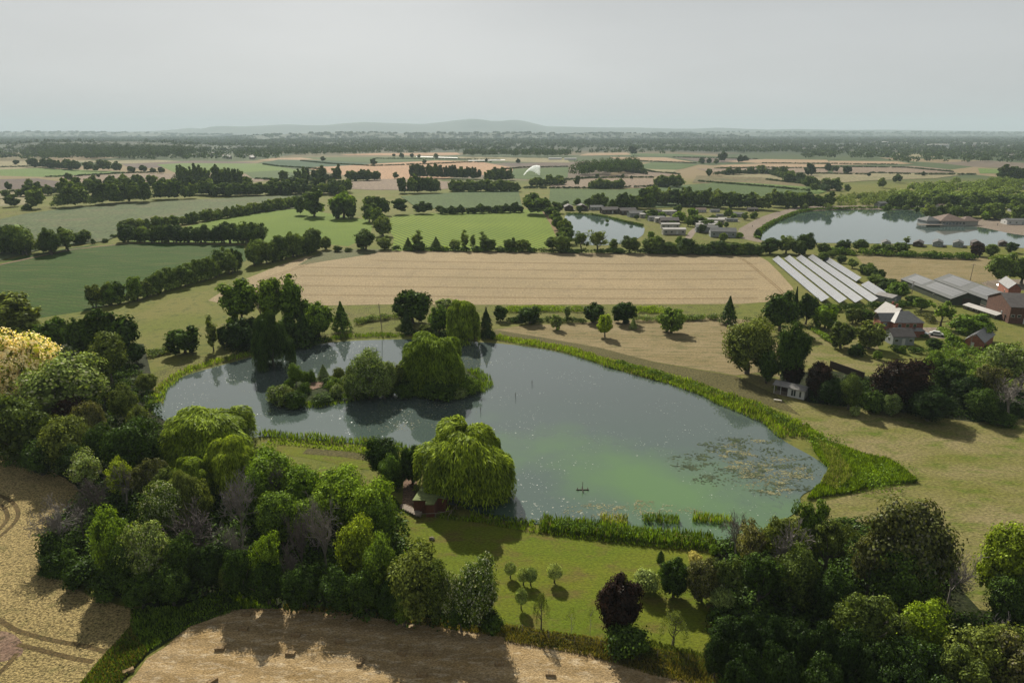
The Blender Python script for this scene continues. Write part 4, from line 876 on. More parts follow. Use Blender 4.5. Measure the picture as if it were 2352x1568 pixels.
for i_, (px, tp, bs, w_) in enumerate([(1912,572,592,26),(1932,582,604,26),(1957,592,616,28),(1985,602,630,34),(1995,598,640,36),(2015,612,650,34),(2010,625,655,40),(2040,635,668,50),(2060,640,690,60),(2095,675,700,40),(2115,680,712,44)]):
    T('round' if i_ % 2 else 'broad',['mid','dark'][i_ % 2],px,tp,bs,w_,'bushy tree in the overgrown hedge right of the solar arrays, '+['topmost','second from top','third from top','fourth, wide','fifth','sixth','seventh','eighth, wide','ninth, widest','tenth','lowest'][i_])
# behind the fishing pond and the caravans
row([(1320,478),(1500,480)], 8, (30,32), ['round','broad','tall'], ['dark','mid'], 'dark tree behind the lodges beyond the fishing pond', 'trees behind the pond lodges', (.8,1.1), .25, 3)
row([(1470,468),(1760,482)], 19, (40,38), ['broad','tall','round'], ['mid','pale','dark'], 'leafy tree in the belt between caravan park and green field', 'belt behind the caravan park', (.75,1.1), .15, 6)
row([(1780,476),(1900,478)], 9, (40,34), ['broad','tall','round'], ['mid','dark','pale'], 'tall tree in the belt left behind the clubhouse lake', 'belt behind the clubhouse lake', (.7,1.0), .15, 4)
for i_, (px, tp, bs, w_) in enumerate([(1498,478,500,32),(1560,482,510,34),(1600,490,515,44),(1625,500,525,40),(1490,490,505,20),(1685,488,502,18),(1735,484,500,14),(1637,492,510,26),(1785,505,0,0)]):
    if w_: T('round',['mid','bright','mid','dark'][i_ % 4],px,tp,bs,w_,'round garden tree standing among the caravans, '+['by the dark lodges','yellowish, in the middle','large, in the middle','dark, beside the white rows','small, left','small, near the belt','small, right','behind the white rows'][i_])
T('shrub','bright',1698,530,546,20,'bright bush beside the gravel track'); T('shrub','mid',1728,486,502,18,'low bush at the bend of the gravel track'); T('round','mid',1668,508,522,14,'dark little tree by the grey caravans'); T('shrub','dark',1740,522,545,18,'dark bush on the left shore of the clubhouse lake')
T('round','pale',1849,465,481,16,'small pale round tree alone on the far shore of the clubhouse lake'); T('shrub','pale',2043,468,484,12,'small pale tree in front of the far lodges')
row([(1300,412),(1480,402)], 0, (1,1), ['round'], ['dark'], '', '')
row([(1640,404),(1760,398),(1900,440)], 22, (18,24), ['round','shrub','broad'], ['mid','pale','dark'], 'bushy tree scattered over the olive pasture', 'bushes over the olive pasture', (.9,1.2), .3, 14)
row([(1220,428),(1300,424)], 7, (22,20), ['round','shrub'], ['mid','pale','dark'], 'round tree right of the stream willows', 'trees right of the stream willows', (.9,1.2), .2, 3)
row([(1352,432),(1430,434)], 7, (22,22), ['round','shrub'], ['mid','pale'], 'round willow bush in the group on the bare brown field edge', 'willow group on the brown field edge', (.9,1.2), .12, 3)
row([(1510,430),(1560,430)], 4, (26,28), ['shrub','round'], ['pale','mid'], 'wide pale willow bush left of the olive pasture', 'wide willow bushes left of the pasture', (1,1.4), .1, 3)
T('round','mid',1263,398,420,18,'round tree at the corner of the sprinkled field'); T('round','mid',1284,398,420,20,'round tree beside the one at the corner of the sprinkled field'); T('tall','dark',1325,396,430,16,'tree at the left foot of the dark copse')
T('tall','pale',1870,415,442,24,'tall pale grey tree in the pasture right of middle, left one'); T('tall','pale',1945,417,445,18,'tall pale grey tree in the pasture, right one'); T('round','mid',1920,405,432,28,'wide pasture tree between the pale grey ones'); T('round','pale',2024,405,432,24,'round tree over the lake wood, left'); T('round','dark',2060,398,420,24,'round tree over the lake wood, right')
row([(2040,478),(2190,476),(2352,480)], 22, (30,34), ['broad','round','tall'], ['mid','dark','mid'], 'leafy tree behind the lodges beyond the clubhouse lake', 'trees behind the far lodges', (.8,1.2), .2, 6)
row([(2130,500),(2250,500),(2352,510)], 13, (28,34), ['round','broad'], ['mid','dark','pale'], 'garden tree among the lodges right of the clubhouse', 'garden trees right of the clubhouse', (.8,1.1), .25, 6)
row([(2300,420),(2400,420)], 8, (40,40), ['tall'], ['dark'], 'tall dark tree in the plantation at the right edge', 'plantation at the right edge', (.5,.7), .1, 6)
T('round','bright',2265,482,505,26,'bright rounded tree behind the clubhouse')
row([(1420,392),(1480,400)], 4, (16,12), ['round'], ['dark'], 'dark tree at the right tail of the copse', 'right tail of the copse', (1,1.2), .2, 3)
# clubhouse lake fringe
hedge('reed_fringe', [(1738,548),(1745,532),(1772,514),(1800,502),(1828,490),(1862,484),(1982,480),(2110,482),(2142,488)], 3.0, 2.2, 'mid', 'green fringe of rushes round the left and far shore of the clubhouse lake', leaf=.8, dens=12, cat='reeds', kind='stuff')
hedge('reed_fringe', [(1300,492),(1358,494),(1395,500),(1430,509),(1478,520)], 2.0, 1.4, 'mid', 'low green fringe on the far bank of the fishing pond', leaf=.6, dens=12, cat='reeds', kind='stuff')
# ------------------------------------------------------------------ trees round the lake, beyond it
NT = [
('tall','mid',560,616,765,96,'tall slender crowned poplar left of two, behind the lake at left'),('tall','mid',630,604,765,78,'tall poplar with two tops behind the lake'),('tall','mid',676,612,765,72,'tall poplar at the right, beside the two topped one'),('broad','conif',592,722,792,70,'dark round tree between the poplar trunks'),('broad','dark',662,716,788,76,'dark leafy tree under the right poplar'),('round','dark',520,738,795,40,'small dark tree at the left foot of the poplar group'),('bare','dead',602,655,745,40,'bare tree standing between the tall poplars'),
('broad','conif',553,722,806,78,'black green rounded tree mass at the foot of the poplars, left'),('willow','wdark',630,712,842,86,'dark weeping willow hanging over the lake under the poplars'),('conifer','conif',700,710,797,60,'dark cone shaped conifer right of the dark weeping willow'),
('broad','mid',735,680,777,82,'leafy green tree right of the tall poplars'),('broad','mid',712,680,765,74,'leafy tree behind the cone shaped conifer'),('conifer','mid',786,692,762,52,'dark green tapering tree at the end of the poplar group'),
('round','dark',425,742,812,84,'round dark tree alone on the rough meadow left of the poplars'),('slim','olive',491,710,806,27,'slender young poplar with bare trunk on the meadow'),
('round','dark',948,653,742,94,'large dense round tree by the telegraph pole'),('conifer','conif',935,707,768,37,'pointed dark conifer in front of the large round tree'),('round','olive',978,742,764,34,'low olive bush beside the pointed conifer'),('round','pale',1020,681,710,46,'pale bush peeping over behind the willow group'),
('broad','mid',1010,692,768,66,'leafy tree left of the far bank willow'),('willow','willow',1062,683,783,86,'yellow green weeping willow on the far bank'),('cypress','conif',1117,701,776,28,'narrow dark cypress right of the far bank willow'),('shrub','dark',1130,755,778,20,'dark bush at the foot of the narrow cypress'),
('round','dark',1149,696,737,34,'small dark tree first in the far lawn hedge'),('round','dark',1216,698,743,58,'dark squat tree second in the far lawn hedge'),('round','pale',1278,715,757,32,'small grey green tree on a thin stem on the far lawn'),('slim','pale',1302,700,738,18,'thin young tree behind the small grey green one'),
('round','dark',1364,689,741,58,'dark tree behind the lime tree on the far lawn'),('round','dark',1432,685,742,64,'dark tree right of the lime tree'),('broad','lime',1389,712,774,44,'bright yellow green young tree on the far lawn'),('conifer','pale',1454,726,756,20,'little grey conifer on the far lawn'),
('round','mid',1542,698,764,68,'round green tree alone on the right of the far lawn'),('conifer','dark',1672,680,744,46,'dark conifer left of the big oak'),
('broad','olive',1715,712,858,136,'big spreading oak with visible trunk right on the far lawn'),('broad','dark',1790,655,760,92,'large dark tree behind the big oak'),('broad','dark',1850,665,745,54,'dark tree right of the large dark one, by the solar arrays'),('broad','dark',1812,718,885,92,'tall dark tree hanging over the copper maple'),('conifer','conif',1822,658,740,24,'dark pointed tree between the large dark ones'),
('round','bright',1893,690,756,60,'bright green round tree between oak group and house'),('round','copper',1820,818,890,54,'small copper tree in the shade of the tall dark one'),('round','copper',1878,820,915,74,'copper leaved maple behind the white summerhouse'),('broad','copper',2068,808,938,148,'large round copper beech'),
('broad','olive',1948,846,940,62,'yellowish green tree between the copper trees'),('round','olive',1930,728,800,66,'olive tree left of the house, left of two'),('round','olive',1996,728,800,72,'olive tree left of the house, right of two'),('shrub','dark',1966,780,818,40,'dark bush below the two olive trees'),('shrub','mid',2015,800,825,24,'bright little bush on the house lawn'),
('shrub','mid',2072,788,812,18,'small bush in the hedge below the garden room'),('round','olive',1958,700,742,42,'thin olive tree behind the olive pair'),('round','dark',1985,705,740,46,'dark tree by the end of the solar arrays'),
('open','mid',2160,682,752,66,'green tree right of the house roof'),('broad','mid',2228,712,778,104,'wide flat topped green tree beside the driveway'),('shrub','dark',2144,772,797,42,'dark rounded shrub below the driveway'),('shrub','bright',2185,760,790,34,'bright garden shrub right of the driveway'),
('round','mid',2140,795,870,52,'green tree right above the copper beech'),('broad','dark',2175,812,905,84,'dark tree right of the copper beech'),('broad','conif',2215,850,940,90,'black green tree in the dark belt right of the copper beech'),('broad','conif',2130,880,965,120,'black green tree under the copper beech'),
('broad','dark',2245,880,960,90,'dark tree of the belt over the right lawn'),('open','pale',2300,770,900,130,'feathery pale tree at the right edge'),('open','gold',2340,800,905,96,'golden green tree at the right edge'),('bare','dead',2316,850,965,100,'bare grey tree at the right edge over the lawn'),
('open','brownish',2260,820,930,90,'pale birch with white stems in the right hand belt'),('shrub','dark',2010,880,945,80,'dark bush between the yellowish tree and the belt'),('round','pale',2045,895,955,50,'pale leafed tree with short trunk in the belt'),('shrub','pale',1963,925,955,28,'little silver bush on the lawn edge'),
('broad','conif',1905,862,930,70,'black green tree behind the summerhouse'),('broad','conif',1868,872,912,40,'dark bushy tree right beside the summerhouse'),('shrub','dark',2290,935,972,80,'dark low thicket at the right edge of the belt'),('broad','dark',1760,790,880,60,'dark tree tucked behind the big oak trunk'),
# the island
('broad','pale',850,788,915,118,'big pale grey green sallow in the middle of the island'),('round','pale',884,815,915,66,'pale sallow leaning on the big one, right'),('round','pale',815,830,920,56,'lower pale sallow at the left of the big one'),('willow','willow',998,756,890,150,'yellow green weeping willow on the island'),
('slim','olive',918,820,905,32,'thin twiggy tree between sallow and island willow'),('tall','mid',681,823,893,38,'upright green tree near the left end of the island'),('shrub','mid',716,840,880,26,'small tree right of the upright one'),('conifer','pale',744,836,872,32,'pale feathery young tree on the island'),
('shrub','pale',645,873,930,66,'pale sallow bush at the left tip of the island'),('shrub','dark',680,890,935,60,'dark bush along the near shore of the island'),('shrub','bright',664,865,893,26,'yellowish bush at the foot of the upright tree'),('shrub','mid',768,860,895,40,'round green bush by the sand patch'),
('shrub','pale',775,875,912,40,'pale bush right of the sand patch'),('shrub','dark',740,900,925,60,'low dark bush under the sand patch'),('shrub','dark',1010,860,915,90,'dark bush below the island willow'),('shrub','mid',1075,855,905,60,'green bush at the right tip of the island'),('shrub','pale',1057,885,915,40,'pale bush at the right tip of the island'),('shrub','dark',930,860,910,70,'dark bush between the two big island trees'),('shrub','olive',780,835,875,34,'olive bush left of the big sallow'),
# left bank
('poplar','olive',50,655,790,120,'tall upright pale green trees above the blossom tree, left edge'),('broad','mid',130,722,810,84,'leafy tree behind the blossom tree'),('broad','dark',190,715,820,80,'dark leafy tree at the end of the diagonal belt'),('broad','dark',262,695,830,122,'large dark oak at the end of the diagonal belt'),
('tall','olive',262,735,890,100,'drooping olive grey tree in front of the large oak'),('broad','dark',315,780,835,50,'right hand bough tree of the large oak'),('broad','cream',62,732,930,170,'tree covered in cream blossom at the left edge'),('broad','cream',-5,740,930,100,'cream blossom tree cut by the left edge'),
('broad','pale',170,790,975,214,'very large grey green tree right of the blossom tree'),('broad','olive',120,770,880,80,'yellow tipped tree between blossom tree and large grey green one'),('broad','olive',290,872,970,76,'mid sized olive tree by the lake corner'),('round','olive',340,850,900,52,'small round tree by the left end of the lake'),
('broad','copper',172,895,1000,80,'dark purple tree deep in the left wood'),('broad','olive',50,885,1060,170,'broad grey green tree at the left edge over the wheat'),('broad','olive',160,935,1080,130,'broad tree over the corner of the wheat'),('broad','brownish',215,905,1020,70,'brownish tree deep in the left wood'),
('shrub','olive',322,918,990,62,'rounded olive bush at the lake corner'),('broad','dark',318,945,1090,140,'large dark leafy tree below the lake corner'),('broad','dark',240,960,1080,80,'dark tree filling the left wood'),('broad','dark',100,1000,1090,110,'dark tree over the far end of the wheat'),('broad','conif',180,1010,1110,80,'black green tree over the wheat'),
('willow','willow',490,930,1050,214,'large yellow green weeping willow at the left bay of the lake'),('willow','willow',538,1000,1130,110,'smaller weeping willow below the large one'),('willow','willow',440,1050,1150,96,'low spreading willow in the wood'),
]
for r_ in NT:
    T(*r_)
# ------------------------------------------------------------------ the wood in the foreground, left and middle
NW = [
('open','pale',205,1020,1130,112,'grey green tree over the wheat, below the dark ones'),('open','gold',285,1028,1160,84,'yellow green thin tree at the wood edge'),('open','brownish',350,1030,1160,90,'brownish thin crowned tree in the wood'),('open','olive',390,1052,1200,110,'wide olive tree in the middle of the left wood'),('willow','olive',430,1075,1200,84,'drooping olive tree under the spreading willow'),
('bare','dead',290,1060,1170,84,'pale bare tree standing upright over the wheat'),('bare','deadp',235,1085,1190,80,'purplish bare tree leaning over the wheat'),('bare','dead',150,1125,1262,120,'wide bare tree at the very edge of the wheat'),('bare','deadp',195,1130,1240,60,'thin bare tree right of the wide bare one'),
('broad','blossom',386,1090,1230,108,'silvery leaved round tree in the left wood'),('round','olive',466,1087,1200,68,'round olive crown right of the silvery tree'),('bare','deadp',470,1135,1300,140,'large fan shaped bare tree in the middle of the wood'),('bare','dead',556,1085,1240,110,'bare tree with long forked boughs right of the fan shaped one'),('bare','dead',545,1200,1330,80,'bare twisted tree below the forked one'),
('broad','bright',270,1147,1330,112,'bright green lumpy tree near the wheat'),('broad','pale',352,1175,1355,118,'grey green lumpy tree right of the bright one'),('broad','dark',430,1210,1350,92,'dark green tree right of the grey green lumpy one'),('broad','dark',300,1230,1360,96,'dark green tree below the bright lumpy one'),('shrub','dark',130,1210,1290,80,'dark undergrowth under the wide bare tree'),
('shrub','dark',130,1260,1320,70,'dark bush on the wheat edge'),('shrub','dark',190,1280,1345,90,'dark bush below the wide bare tree'),('shrub','dark',245,1300,1375,80,'dark bush on the curve of the wheat edge'),('shrub','mid',160,1250,1310,50,'greener bush on the wheat edge'),('shrub','dark',110,1290,1320,40,'smallest bush on the wheat edge'),
('broad','dark',330,1310,1395,90,'black green tree at the wheat corner'),('broad','dark',400,1290,1390,90,'black green tree behind the field margin'),('shrub','olive',330,1328,1375,40,'pale bush lit at the wood edge'),('shrub','olive',375,1335,1375,40,'second pale bush lit at the wood edge'),('round','olive',525,1285,1358,50,'small pale tree lit at the wood edge by the fence'),
('broad','bright',630,1013,1160,150,'bright green broad tree nearest the lake strip'),('broad','bright',700,1055,1180,130,'bright green tree in the middle of the canopy'),('broad','bright',790,1052,1215,170,'widest bright green crown of the canopy'),('broad','bright',862,1080,1250,130,'bright green crown at the right of the canopy'),('broad','mid',878,1125,1270,90,'right hand lobe of the canopy by the boathouse'),
('broad','mid',600,1060,1190,90,'green crown left of the bright canopy'),('broad','mid',650,1110,1250,130,'green crown below the bright canopy'),('broad','mid',720,1120,1260,110,'green crown in front of the bright canopy'),('open','bright',622,1190,1375,80,'tall pale green tree standing in the dark gap'),
('bare','dead',752,1120,1320,100,'tall pale bare tree in the middle of the wood'),('bare','deadp',700,1160,1340,70,'thin bare tree left of the tall pale one'),('bare','deadp',668,1230,1370,64,'low twisted bare tree'),('bare','deadp',638,1050,1180,76,'bare crown poking through the bright canopy'),
('broad','gold',826,1165,1340,112,'yellow green tree below the canopy'),('broad','mid',880,1200,1390,100,'green tree right of the yellow green one'),('broad','olive',960,1228,1420,160,'broad olive green tree in front of the near lawn'),('broad','olive',1000,1262,1430,100,'right half of the olive green trees by the near lawn'),
('broad','blossom',1100,1258,1440,120,'tree dotted with white blossom at the end of the wood'),('broad','blossom',1045,1292,1440,76,'lower blossom tree left of the white dotted one'),('broad','dark',620,1270,1390,100,'dark tree at the wood front, first'),('broad','dark',700,1285,1395,110,'dark tree at the wood front, second'),('broad','dark',775,1290,1402,110,'dark tree at the wood front, third'),
('broad','dark',840,1290,1415,100,'dark tree at the wood front, fourth'),('broad','dark',905,1310,1425,90,'dark tree at the wood front, fifth'),('broad','dark',560,1240,1380,90,'dark tree at the wood front by the grassy corner'),('broad','conif',500,1230,1350,100,'black green tree behind the grassy corner'),('broad','mid',930,1330,1438,70,'small green tree at the wood front'),('broad','dark',1060,1350,1450,70,'dark undergrowth tree below the blossom tree'),('shrub','dark',1130,1395,1452,60,'dark bush at the end of the wood front'),
('broad','dark',880,990,1095,94,'dark tree between the lake strip and the boathouse path'),('broad','mid',898,1032,1120,74,'leafy tree in front of the dark one by the boathouse path'),('round','dark',948,1012,1110,62,'dark tree left of the great willow'),('round','dark',915,1060,1120,50,'low dark tree above the boathouse path'),
('willow','willow',1072,955,1128,214,'great weeping willow hanging over the near shore of the lake'),('willow','willow',1120,1000,1132,120,'right hand side of the great weeping willow'),
# near lawn
('round','copper',1418,1308,1452,118,'copper leaved tree on the near lawn'),('shrub','dark',1440,1425,1505,120,'dark green bush under the copper tree on the near lawn'),
('ball','silver',1172,1288,1327,30,'silver pollard willow on the near lawn, leftmost'),('ball','silver',1202,1302,1343,32,'silver pollard willow with twin crown, left part'),('ball','silver',1219,1300,1344,32,'silver pollard willow with twin crown, right part'),('ball','silver',1273,1291,1338,38,'largest silver pollard willow on the near lawn'),('ball','silver',1197,1346,1398,30,'silver pollard willow nearest to the field'),
('wispy','olive',1243,1352,1445,44,'spindly young birch on the near lawn'),('sapling','olive',1312,1385,1458,36,'thin sapling on the near lawn, left of two'),('sapling','olive',1355,1385,1462,32,'thin sapling on the near lawn, right of two'),('wispy','olive',1545,1395,1482,76,'weeping birch with two stems near the bottom fence'),
('shrub','silver',1484,1294,1362,72,'variegated pale shrub behind the copper tree'),('round','dark',1546,1272,1370,80,'dark round bush right of the variegated shrub'),('cypress','dark',1517,1260,1290,17,'little clipped column bush on the lawn edge'),('round','pink',1595,1264,1300,40,'cream flowering dome of a bush'),('round','brownish',1610,1268,1380,84,'twiggy brown green bush below the cream dome'),
('open','olive',1668,1265,1390,90,'olive thorn tree right of the twiggy bush'),('ball','silver',1655,1346,1408,56,'silver leaved bush above the dark cypress mass'),('shrub','bright',1640,1245,1272,30,'bright small bush at the reed corner'),
('open','brownish',1715,1170,1330,110,'thin grey tree at the right end of the near reeds'),('bare','dead',1690,1165,1290,80,'pale bare birch at the right end of the near reeds'),('bare','dead',1790,1180,1350,110,'bare pale limbed tree in the birch group'),('open','olive',1785,1150,1330,120,'olive tree at the bottom corner of the lake'),
('open','mid',1850,1120,1300,100,'green tree at the bottom corner of the lake, right'),('open','olive',1895,1160,1330,120,'drooping birch between the corner tree and the great olive one'),('broad','olive',1820,1230,1400,120,'drooping brown green birch in the right hand wood'),('open','dark',1740,1250,1400,120,'dark tree in the right hand wood'),
('broad','brownish',2060,1112,1390,215,'great olive brown birch with a rounded crown'),('open','brownish',1990,1170,1390,120,'left shoulder of the great olive brown birch'),('open','olive',2125,1180,1390,100,'right shoulder of the great olive brown birch'),('broad','dark',2060,1230,1410,180,'dark tree under the great olive brown birch'),
('bare','dead',2176,1255,1392,110,'silvery dead tree leaning over the small pool'),('broad','gold',2295,1172,1400,150,'golden green tree at the right edge, upper'),('broad','gold',2350,1180,1420,130,'golden green tree cut by the right edge'),('broad','dark',2310,1300,1440,110,'dark base tree under the golden green ones'),
('broad','lime',2108,1362,1520,126,'vivid yellow green maple in the lower right'),('open','olive',1975,1325,1530,180,'wide olive tree left of the vivid maple'),('broad','dark',1900,1290,1430,110,'black green tree behind the wide olive one'),('open','olive',2240,1395,1600,180,'wide olive grey tree right of the vivid maple'),('bare','dead',2300,1430,1560,120,'bare twigs through the olive grey tree'),
('open','brownish',2310,1440,1640,170,'brown green tree in the bottom right corner'),('open','olive',2200,1470,1660,150,'olive tree in the bottom right corner, left'),('broad','dark',2080,1450,1600,140,'dark tree under the vivid maple'),
]
for r_ in NW:
    T(*r_)
for i_, (px, tp, bs, w_) in enumerate([(1660,1402,1530,90),(1712,1398,1545,90),(1765,1398,1560,90),(1815,1404,1570,90),(1870,1405,1590,96),(1640,1440,1560,70),(1930,1420,1610,100),(1990,1450,1640,110),(1700,1460,1640,100),(1780,1460,1650,110),(1870,1480,1680,120),(2050,1500,1700,130),(2140,1540,1720,130)]):
    T('broad','conif',px,tp,bs,w_,'black green tree of the dark screen at bottom right, '+['first from its left end','second from its left end','third from its left end','fourth along its top','fifth along its top','at its left foot','sixth along its top','seventh, beside the olive tree','low front left','low front middle','low front right','under the maple','bottom edge'][i_])
# ------------------------------------------------------------------ undergrowth that covers the floor of the woods
def undergrowth(poly, n_, colr, label, hr=(.8, 2.4), wr=(1.6, 3.6), seed=1):
    r_ = rg(seed); xy = poly_pts(poly, n_, r_); w_ = r_.uniform(*wr, n_); h_ = r_.uniform(*hr, n_)
    k = 46; idx = np.repeat(np.arange(n_), k); d = sph(r_, n_ * k); d[:, 2] = np.abs(d[:, 2]); 
    P = d * np.stack([w_[idx] * .5, w_[idx] * .5, h_[idx]], 1) * r_.uniform(.7, 1.1, (len(idx), 1)); P[:, :2] += xy[idx]; P[:, 2] += .1
    V = leaves(r_, P, d + sph(r_, len(idx)) * .4, .42); o0 = np.array([xy[:, 0].mean(), xy[:, 1].mean(), 0]); V = V - o0
    o = link('undergrowth', mesh_quads('undergrowth', V), LEAF[colr], None, tuple(o0)); tag(o, label, 'undergrowth', None, 'stuff')
undergrowth([(90,1240),(200,1130),(330,1010),(600,1080),(900,1150),(940,1230),(1010,1330),(1140,1440),(900,1425),(650,1390),(540,1370),(420,1385),(320,1392),(180,1345)], 1500, 'dark', 'dark undergrowth on the floor of the foreground wood', seed=61)
undergrowth([(-60,800),(300,800),(340,900),(380,980),(320,1080),(160,1095),(-60,1050)], 900, 'dark', 'dark undergrowth in the wood at the left end of the lake', seed=62)
undergrowth([(1650,1250),(1960,1200),(2100,1250),(2200,1330),(2130,1385),(2110,1425),(2260,1430),(2420,1440),(2500,1680),(1650,1680),(1640,1400),(1690,1330)], 1500, 'dark', 'dark undergrowth below the trees at the lower right', seed=63)
undergrowth([(1870,890),(1910,875),(2020,878),(2200,890),(2352,910),(2360,960),(2240,965),(2060,945),(1870,925)], 700, 'conif', 'dark undergrowth in the belt right of the summerhouse', seed=64)
undergrowth([(1060,1170),(1000,1120),(990,1060),(1010,1040),(1100,1100),(1160,1150),(1170,1172),(1120,1182)], 60, 'dark', 'shaded growth below the great willow', (.5, 1.4), seed=65)
undergrowth([(640,905),(700,880),(760,900),(860,900),(1000,905),(1060,900),(1100,880),(1090,862),(1060,860),(900,868),(800,872),(650,890)], 190, 'dark', 'low scrub over the island', (.5, 1.5), (1.2, 2.6), seed=66)
undergrowth([(500,800),(560,775),(720,770),(760,775),(730,795),(650,810),(560,812)], 160, 'conif', 'dark growth at the foot of the poplar group', (.6, 2.2), seed=67)
undergrowth([(930,765),(980,755),(1120,765),(1140,776),(1080,782),(960,776)], 90, 'dark', 'dark growth at the foot of the far bank willow', (.5, 1.6), seed=68)
undergrowth([(1700,735),(1790,720),(1880,740),(1850,790),(1830,860),(1760,860),(1740,800)], 120, 'dark', 'dark growth around the big oak and the house garden corner', (.5, 1.6), seed=69)
undergrowth([(2150,790),(2260,800),(2352,790),(2352,900),(2220,890),(2160,870)], 260, 'mid', 'shrubby growth in the garden corner at the right', (.6, 2.4), seed=70)
# more scrub over the island, garden trees among the caravans
for i_, (k_, c_, px, tp, bs, w_) in enumerate([('shrub','mid',632,878,918,40),('shrub','olive',662,885,930,46),('shrub','mid',700,872,905,34),('shrub','dark',755,862,885,40),('shrub','pale',792,858,890,44),('round','mid',822,838,885,46),('shrub','mid',812,880,915,52),('shrub','dark',850,870,912,60),('shrub','dark',890,868,908,56),('round','dark',940,840,900,50),('shrub','mid',1035,868,910,60),('shrub','mid',970,880,908,60),('shrub','olive',1090,860,895,36),('round','mid',702,848,885,24)]):
    T(k_, c_, px, tp, bs, w_, 'low bush in the scrub over the island, ' + ['at its left tip','second from the left tip','left of the sand patch','behind the sand patch','behind the big sallow, left','against the left side of the big sallow','in front of the big sallow, left','in front of the big sallow, middle','in front of the big sallow, right','between sallow and willow','in front of the island willow, right','in front of the island willow, left','near the right tip','beside the upright tree'][i_], 'scrub over the island')
mg = []
for (px, bs, w_) in [(1345,482,16),(1400,488,15),(1440,492,14),(1480,500,16),(1520,505,20),(1545,522,18),(1580,520,24),(1612,535,22),(1650,528,20),(1672,500,22),(1710,505,18),(1395,512,10),(1450,517,9),(1330,488,18),(1590,498,26),(1555,492,24),(1660,555,22),(1560,560,20),(1495,548,18),(1462,505,13)]:
    p = G(px, bs); wd = w_ / ppm(p.y); mg.append((p.x / p.y, plant(rnd.choice(['round', 'shrub', 'broad']), rnd.choice(['mid', 'dark', 'bright']), p, wd, wd * 1.0, '', 'garden trees of the caravan park')))
ordered(mg, 'small garden tree between the caravans')
mg = []
for (px, bs, w_) in [(2035,488,20),(2080,486,18),(2105,490,16),(2135,482,22),(2180,478,24),(2215,482,26),(2240,490,26),(2270,478,26),(2290,492,30),(2325,488,30),(2350,500,34),(2200,496,16),(2160,492,16),(2310,470,26),(2250,466,26),(2345,475,28)]:
    p = G(px, bs); wd = w_ / ppm(p.y); mg.append((p.x / p.y, plant(rnd.choice(['round', 'broad']), rnd.choice(['mid', 'dark', 'mid']), p, wd, wd * 1.0, '', 'garden trees behind the clubhouse')))
ordered(mg, 'garden tree among the lodges behind the clubhouse')
# mats of weed floating on the water
def mats(name, poly, ncl, label, seed, sz=(.25, .7), nq=(8, 46), spread=1.1, colr='weed'):
    r_ = rg(seed); C = poly_pts(poly, ncl, r_); V = []
    for c_ in C:
        n_ = int(r_.integers(*nq)); a = r_.uniform(-.5, .5); s1 = spread * r_.uniform(.5, 1.8); s2 = s1 * r_.uniform(.25, .5)
        t_ = r_.normal(size=(n_, 2)) * np.array([s1, s2]); q = np.stack([t_[:, 0] * math.cos(a) - t_[:, 1] * math.sin(a), t_[:, 0] * math.sin(a) + t_[:, 1] * math.cos(a)], 1) + c_
        P = np.concatenate([q, np.full((n_, 1), .125) + r_.uniform(0, .02, (n_, 1))], 1); N = np.tile([0, 0, 1.], (n_, 1)) + r_.normal(size=(n_, 3)) * .02
        V.append(leaves(r_, P, N, r_.uniform(*sz, n_), .55))
    V = np.concatenate(V); o0 = np.array([C[:, 0].mean(), C[:, 1].mean(), 0]); o = link(name, mesh_quads(name, V - o0), LEAF[colr], None, tuple(o0)); tag(o, label, 'water weed', None, 'stuff')
LEAF['weed'] = leaf_mat('weed', (.22, .20, .22), (.085, .078, .078), None, trans=0.02, vary=.05)
LEAF['weedg'] = leaf_mat('weed_sunk', (.08, .09, .10), (.028, .034, .032), None, trans=0.02, vary=.05)
mats('floating_weed', [(1640,1020),(1740,1010),(1800,1040),(1880,1080),(1860,1105),(1800,1140),(1720,1130),(1680,1080)], 42, 'tan mats of weed floating at the right end of the lake', 81, (.2, .55), (12, 60), .85)
mats('sunken_weed', [(1540,1060),(1660,1010),(1760,1000),(1885,1080),(1860,1120),(1780,1150),(1650,1110),(1580,1100)], 60, 'dark weed just under the surface at the right end of the lake', 82, colr='weedg')
mats('floating_weed', [(1300,1170),(1420,1150),(1520,1150),(1620,1165),(1580,1180),(1400,1190),(1320,1190)], 26, 'pale scum and weed off the near reeds', 83, (.15, .45), (6, 30), .8)
mats('lily_patch', [(870,930),(1040,925),(1080,945),(1000,985),(860,1000),(820,960)], 70, 'pale leaves floating off the near shore of the island', 84, (.15, .4), (2, 7), 1.2)
mats('lily_patch', [(1060,800),(1110,810),(1120,850),(1060,840)], 24, 'pale leaves floating beyond the island willow', 85, (.15, .4), (2, 8), 1.0)
mats('lily_patch', [(420,880),(600,850),(640,900),(600,960),(470,930)], 24, 'few pale leaves floating in the left bay', 86, (.12, .3), (1, 5), 1.2)
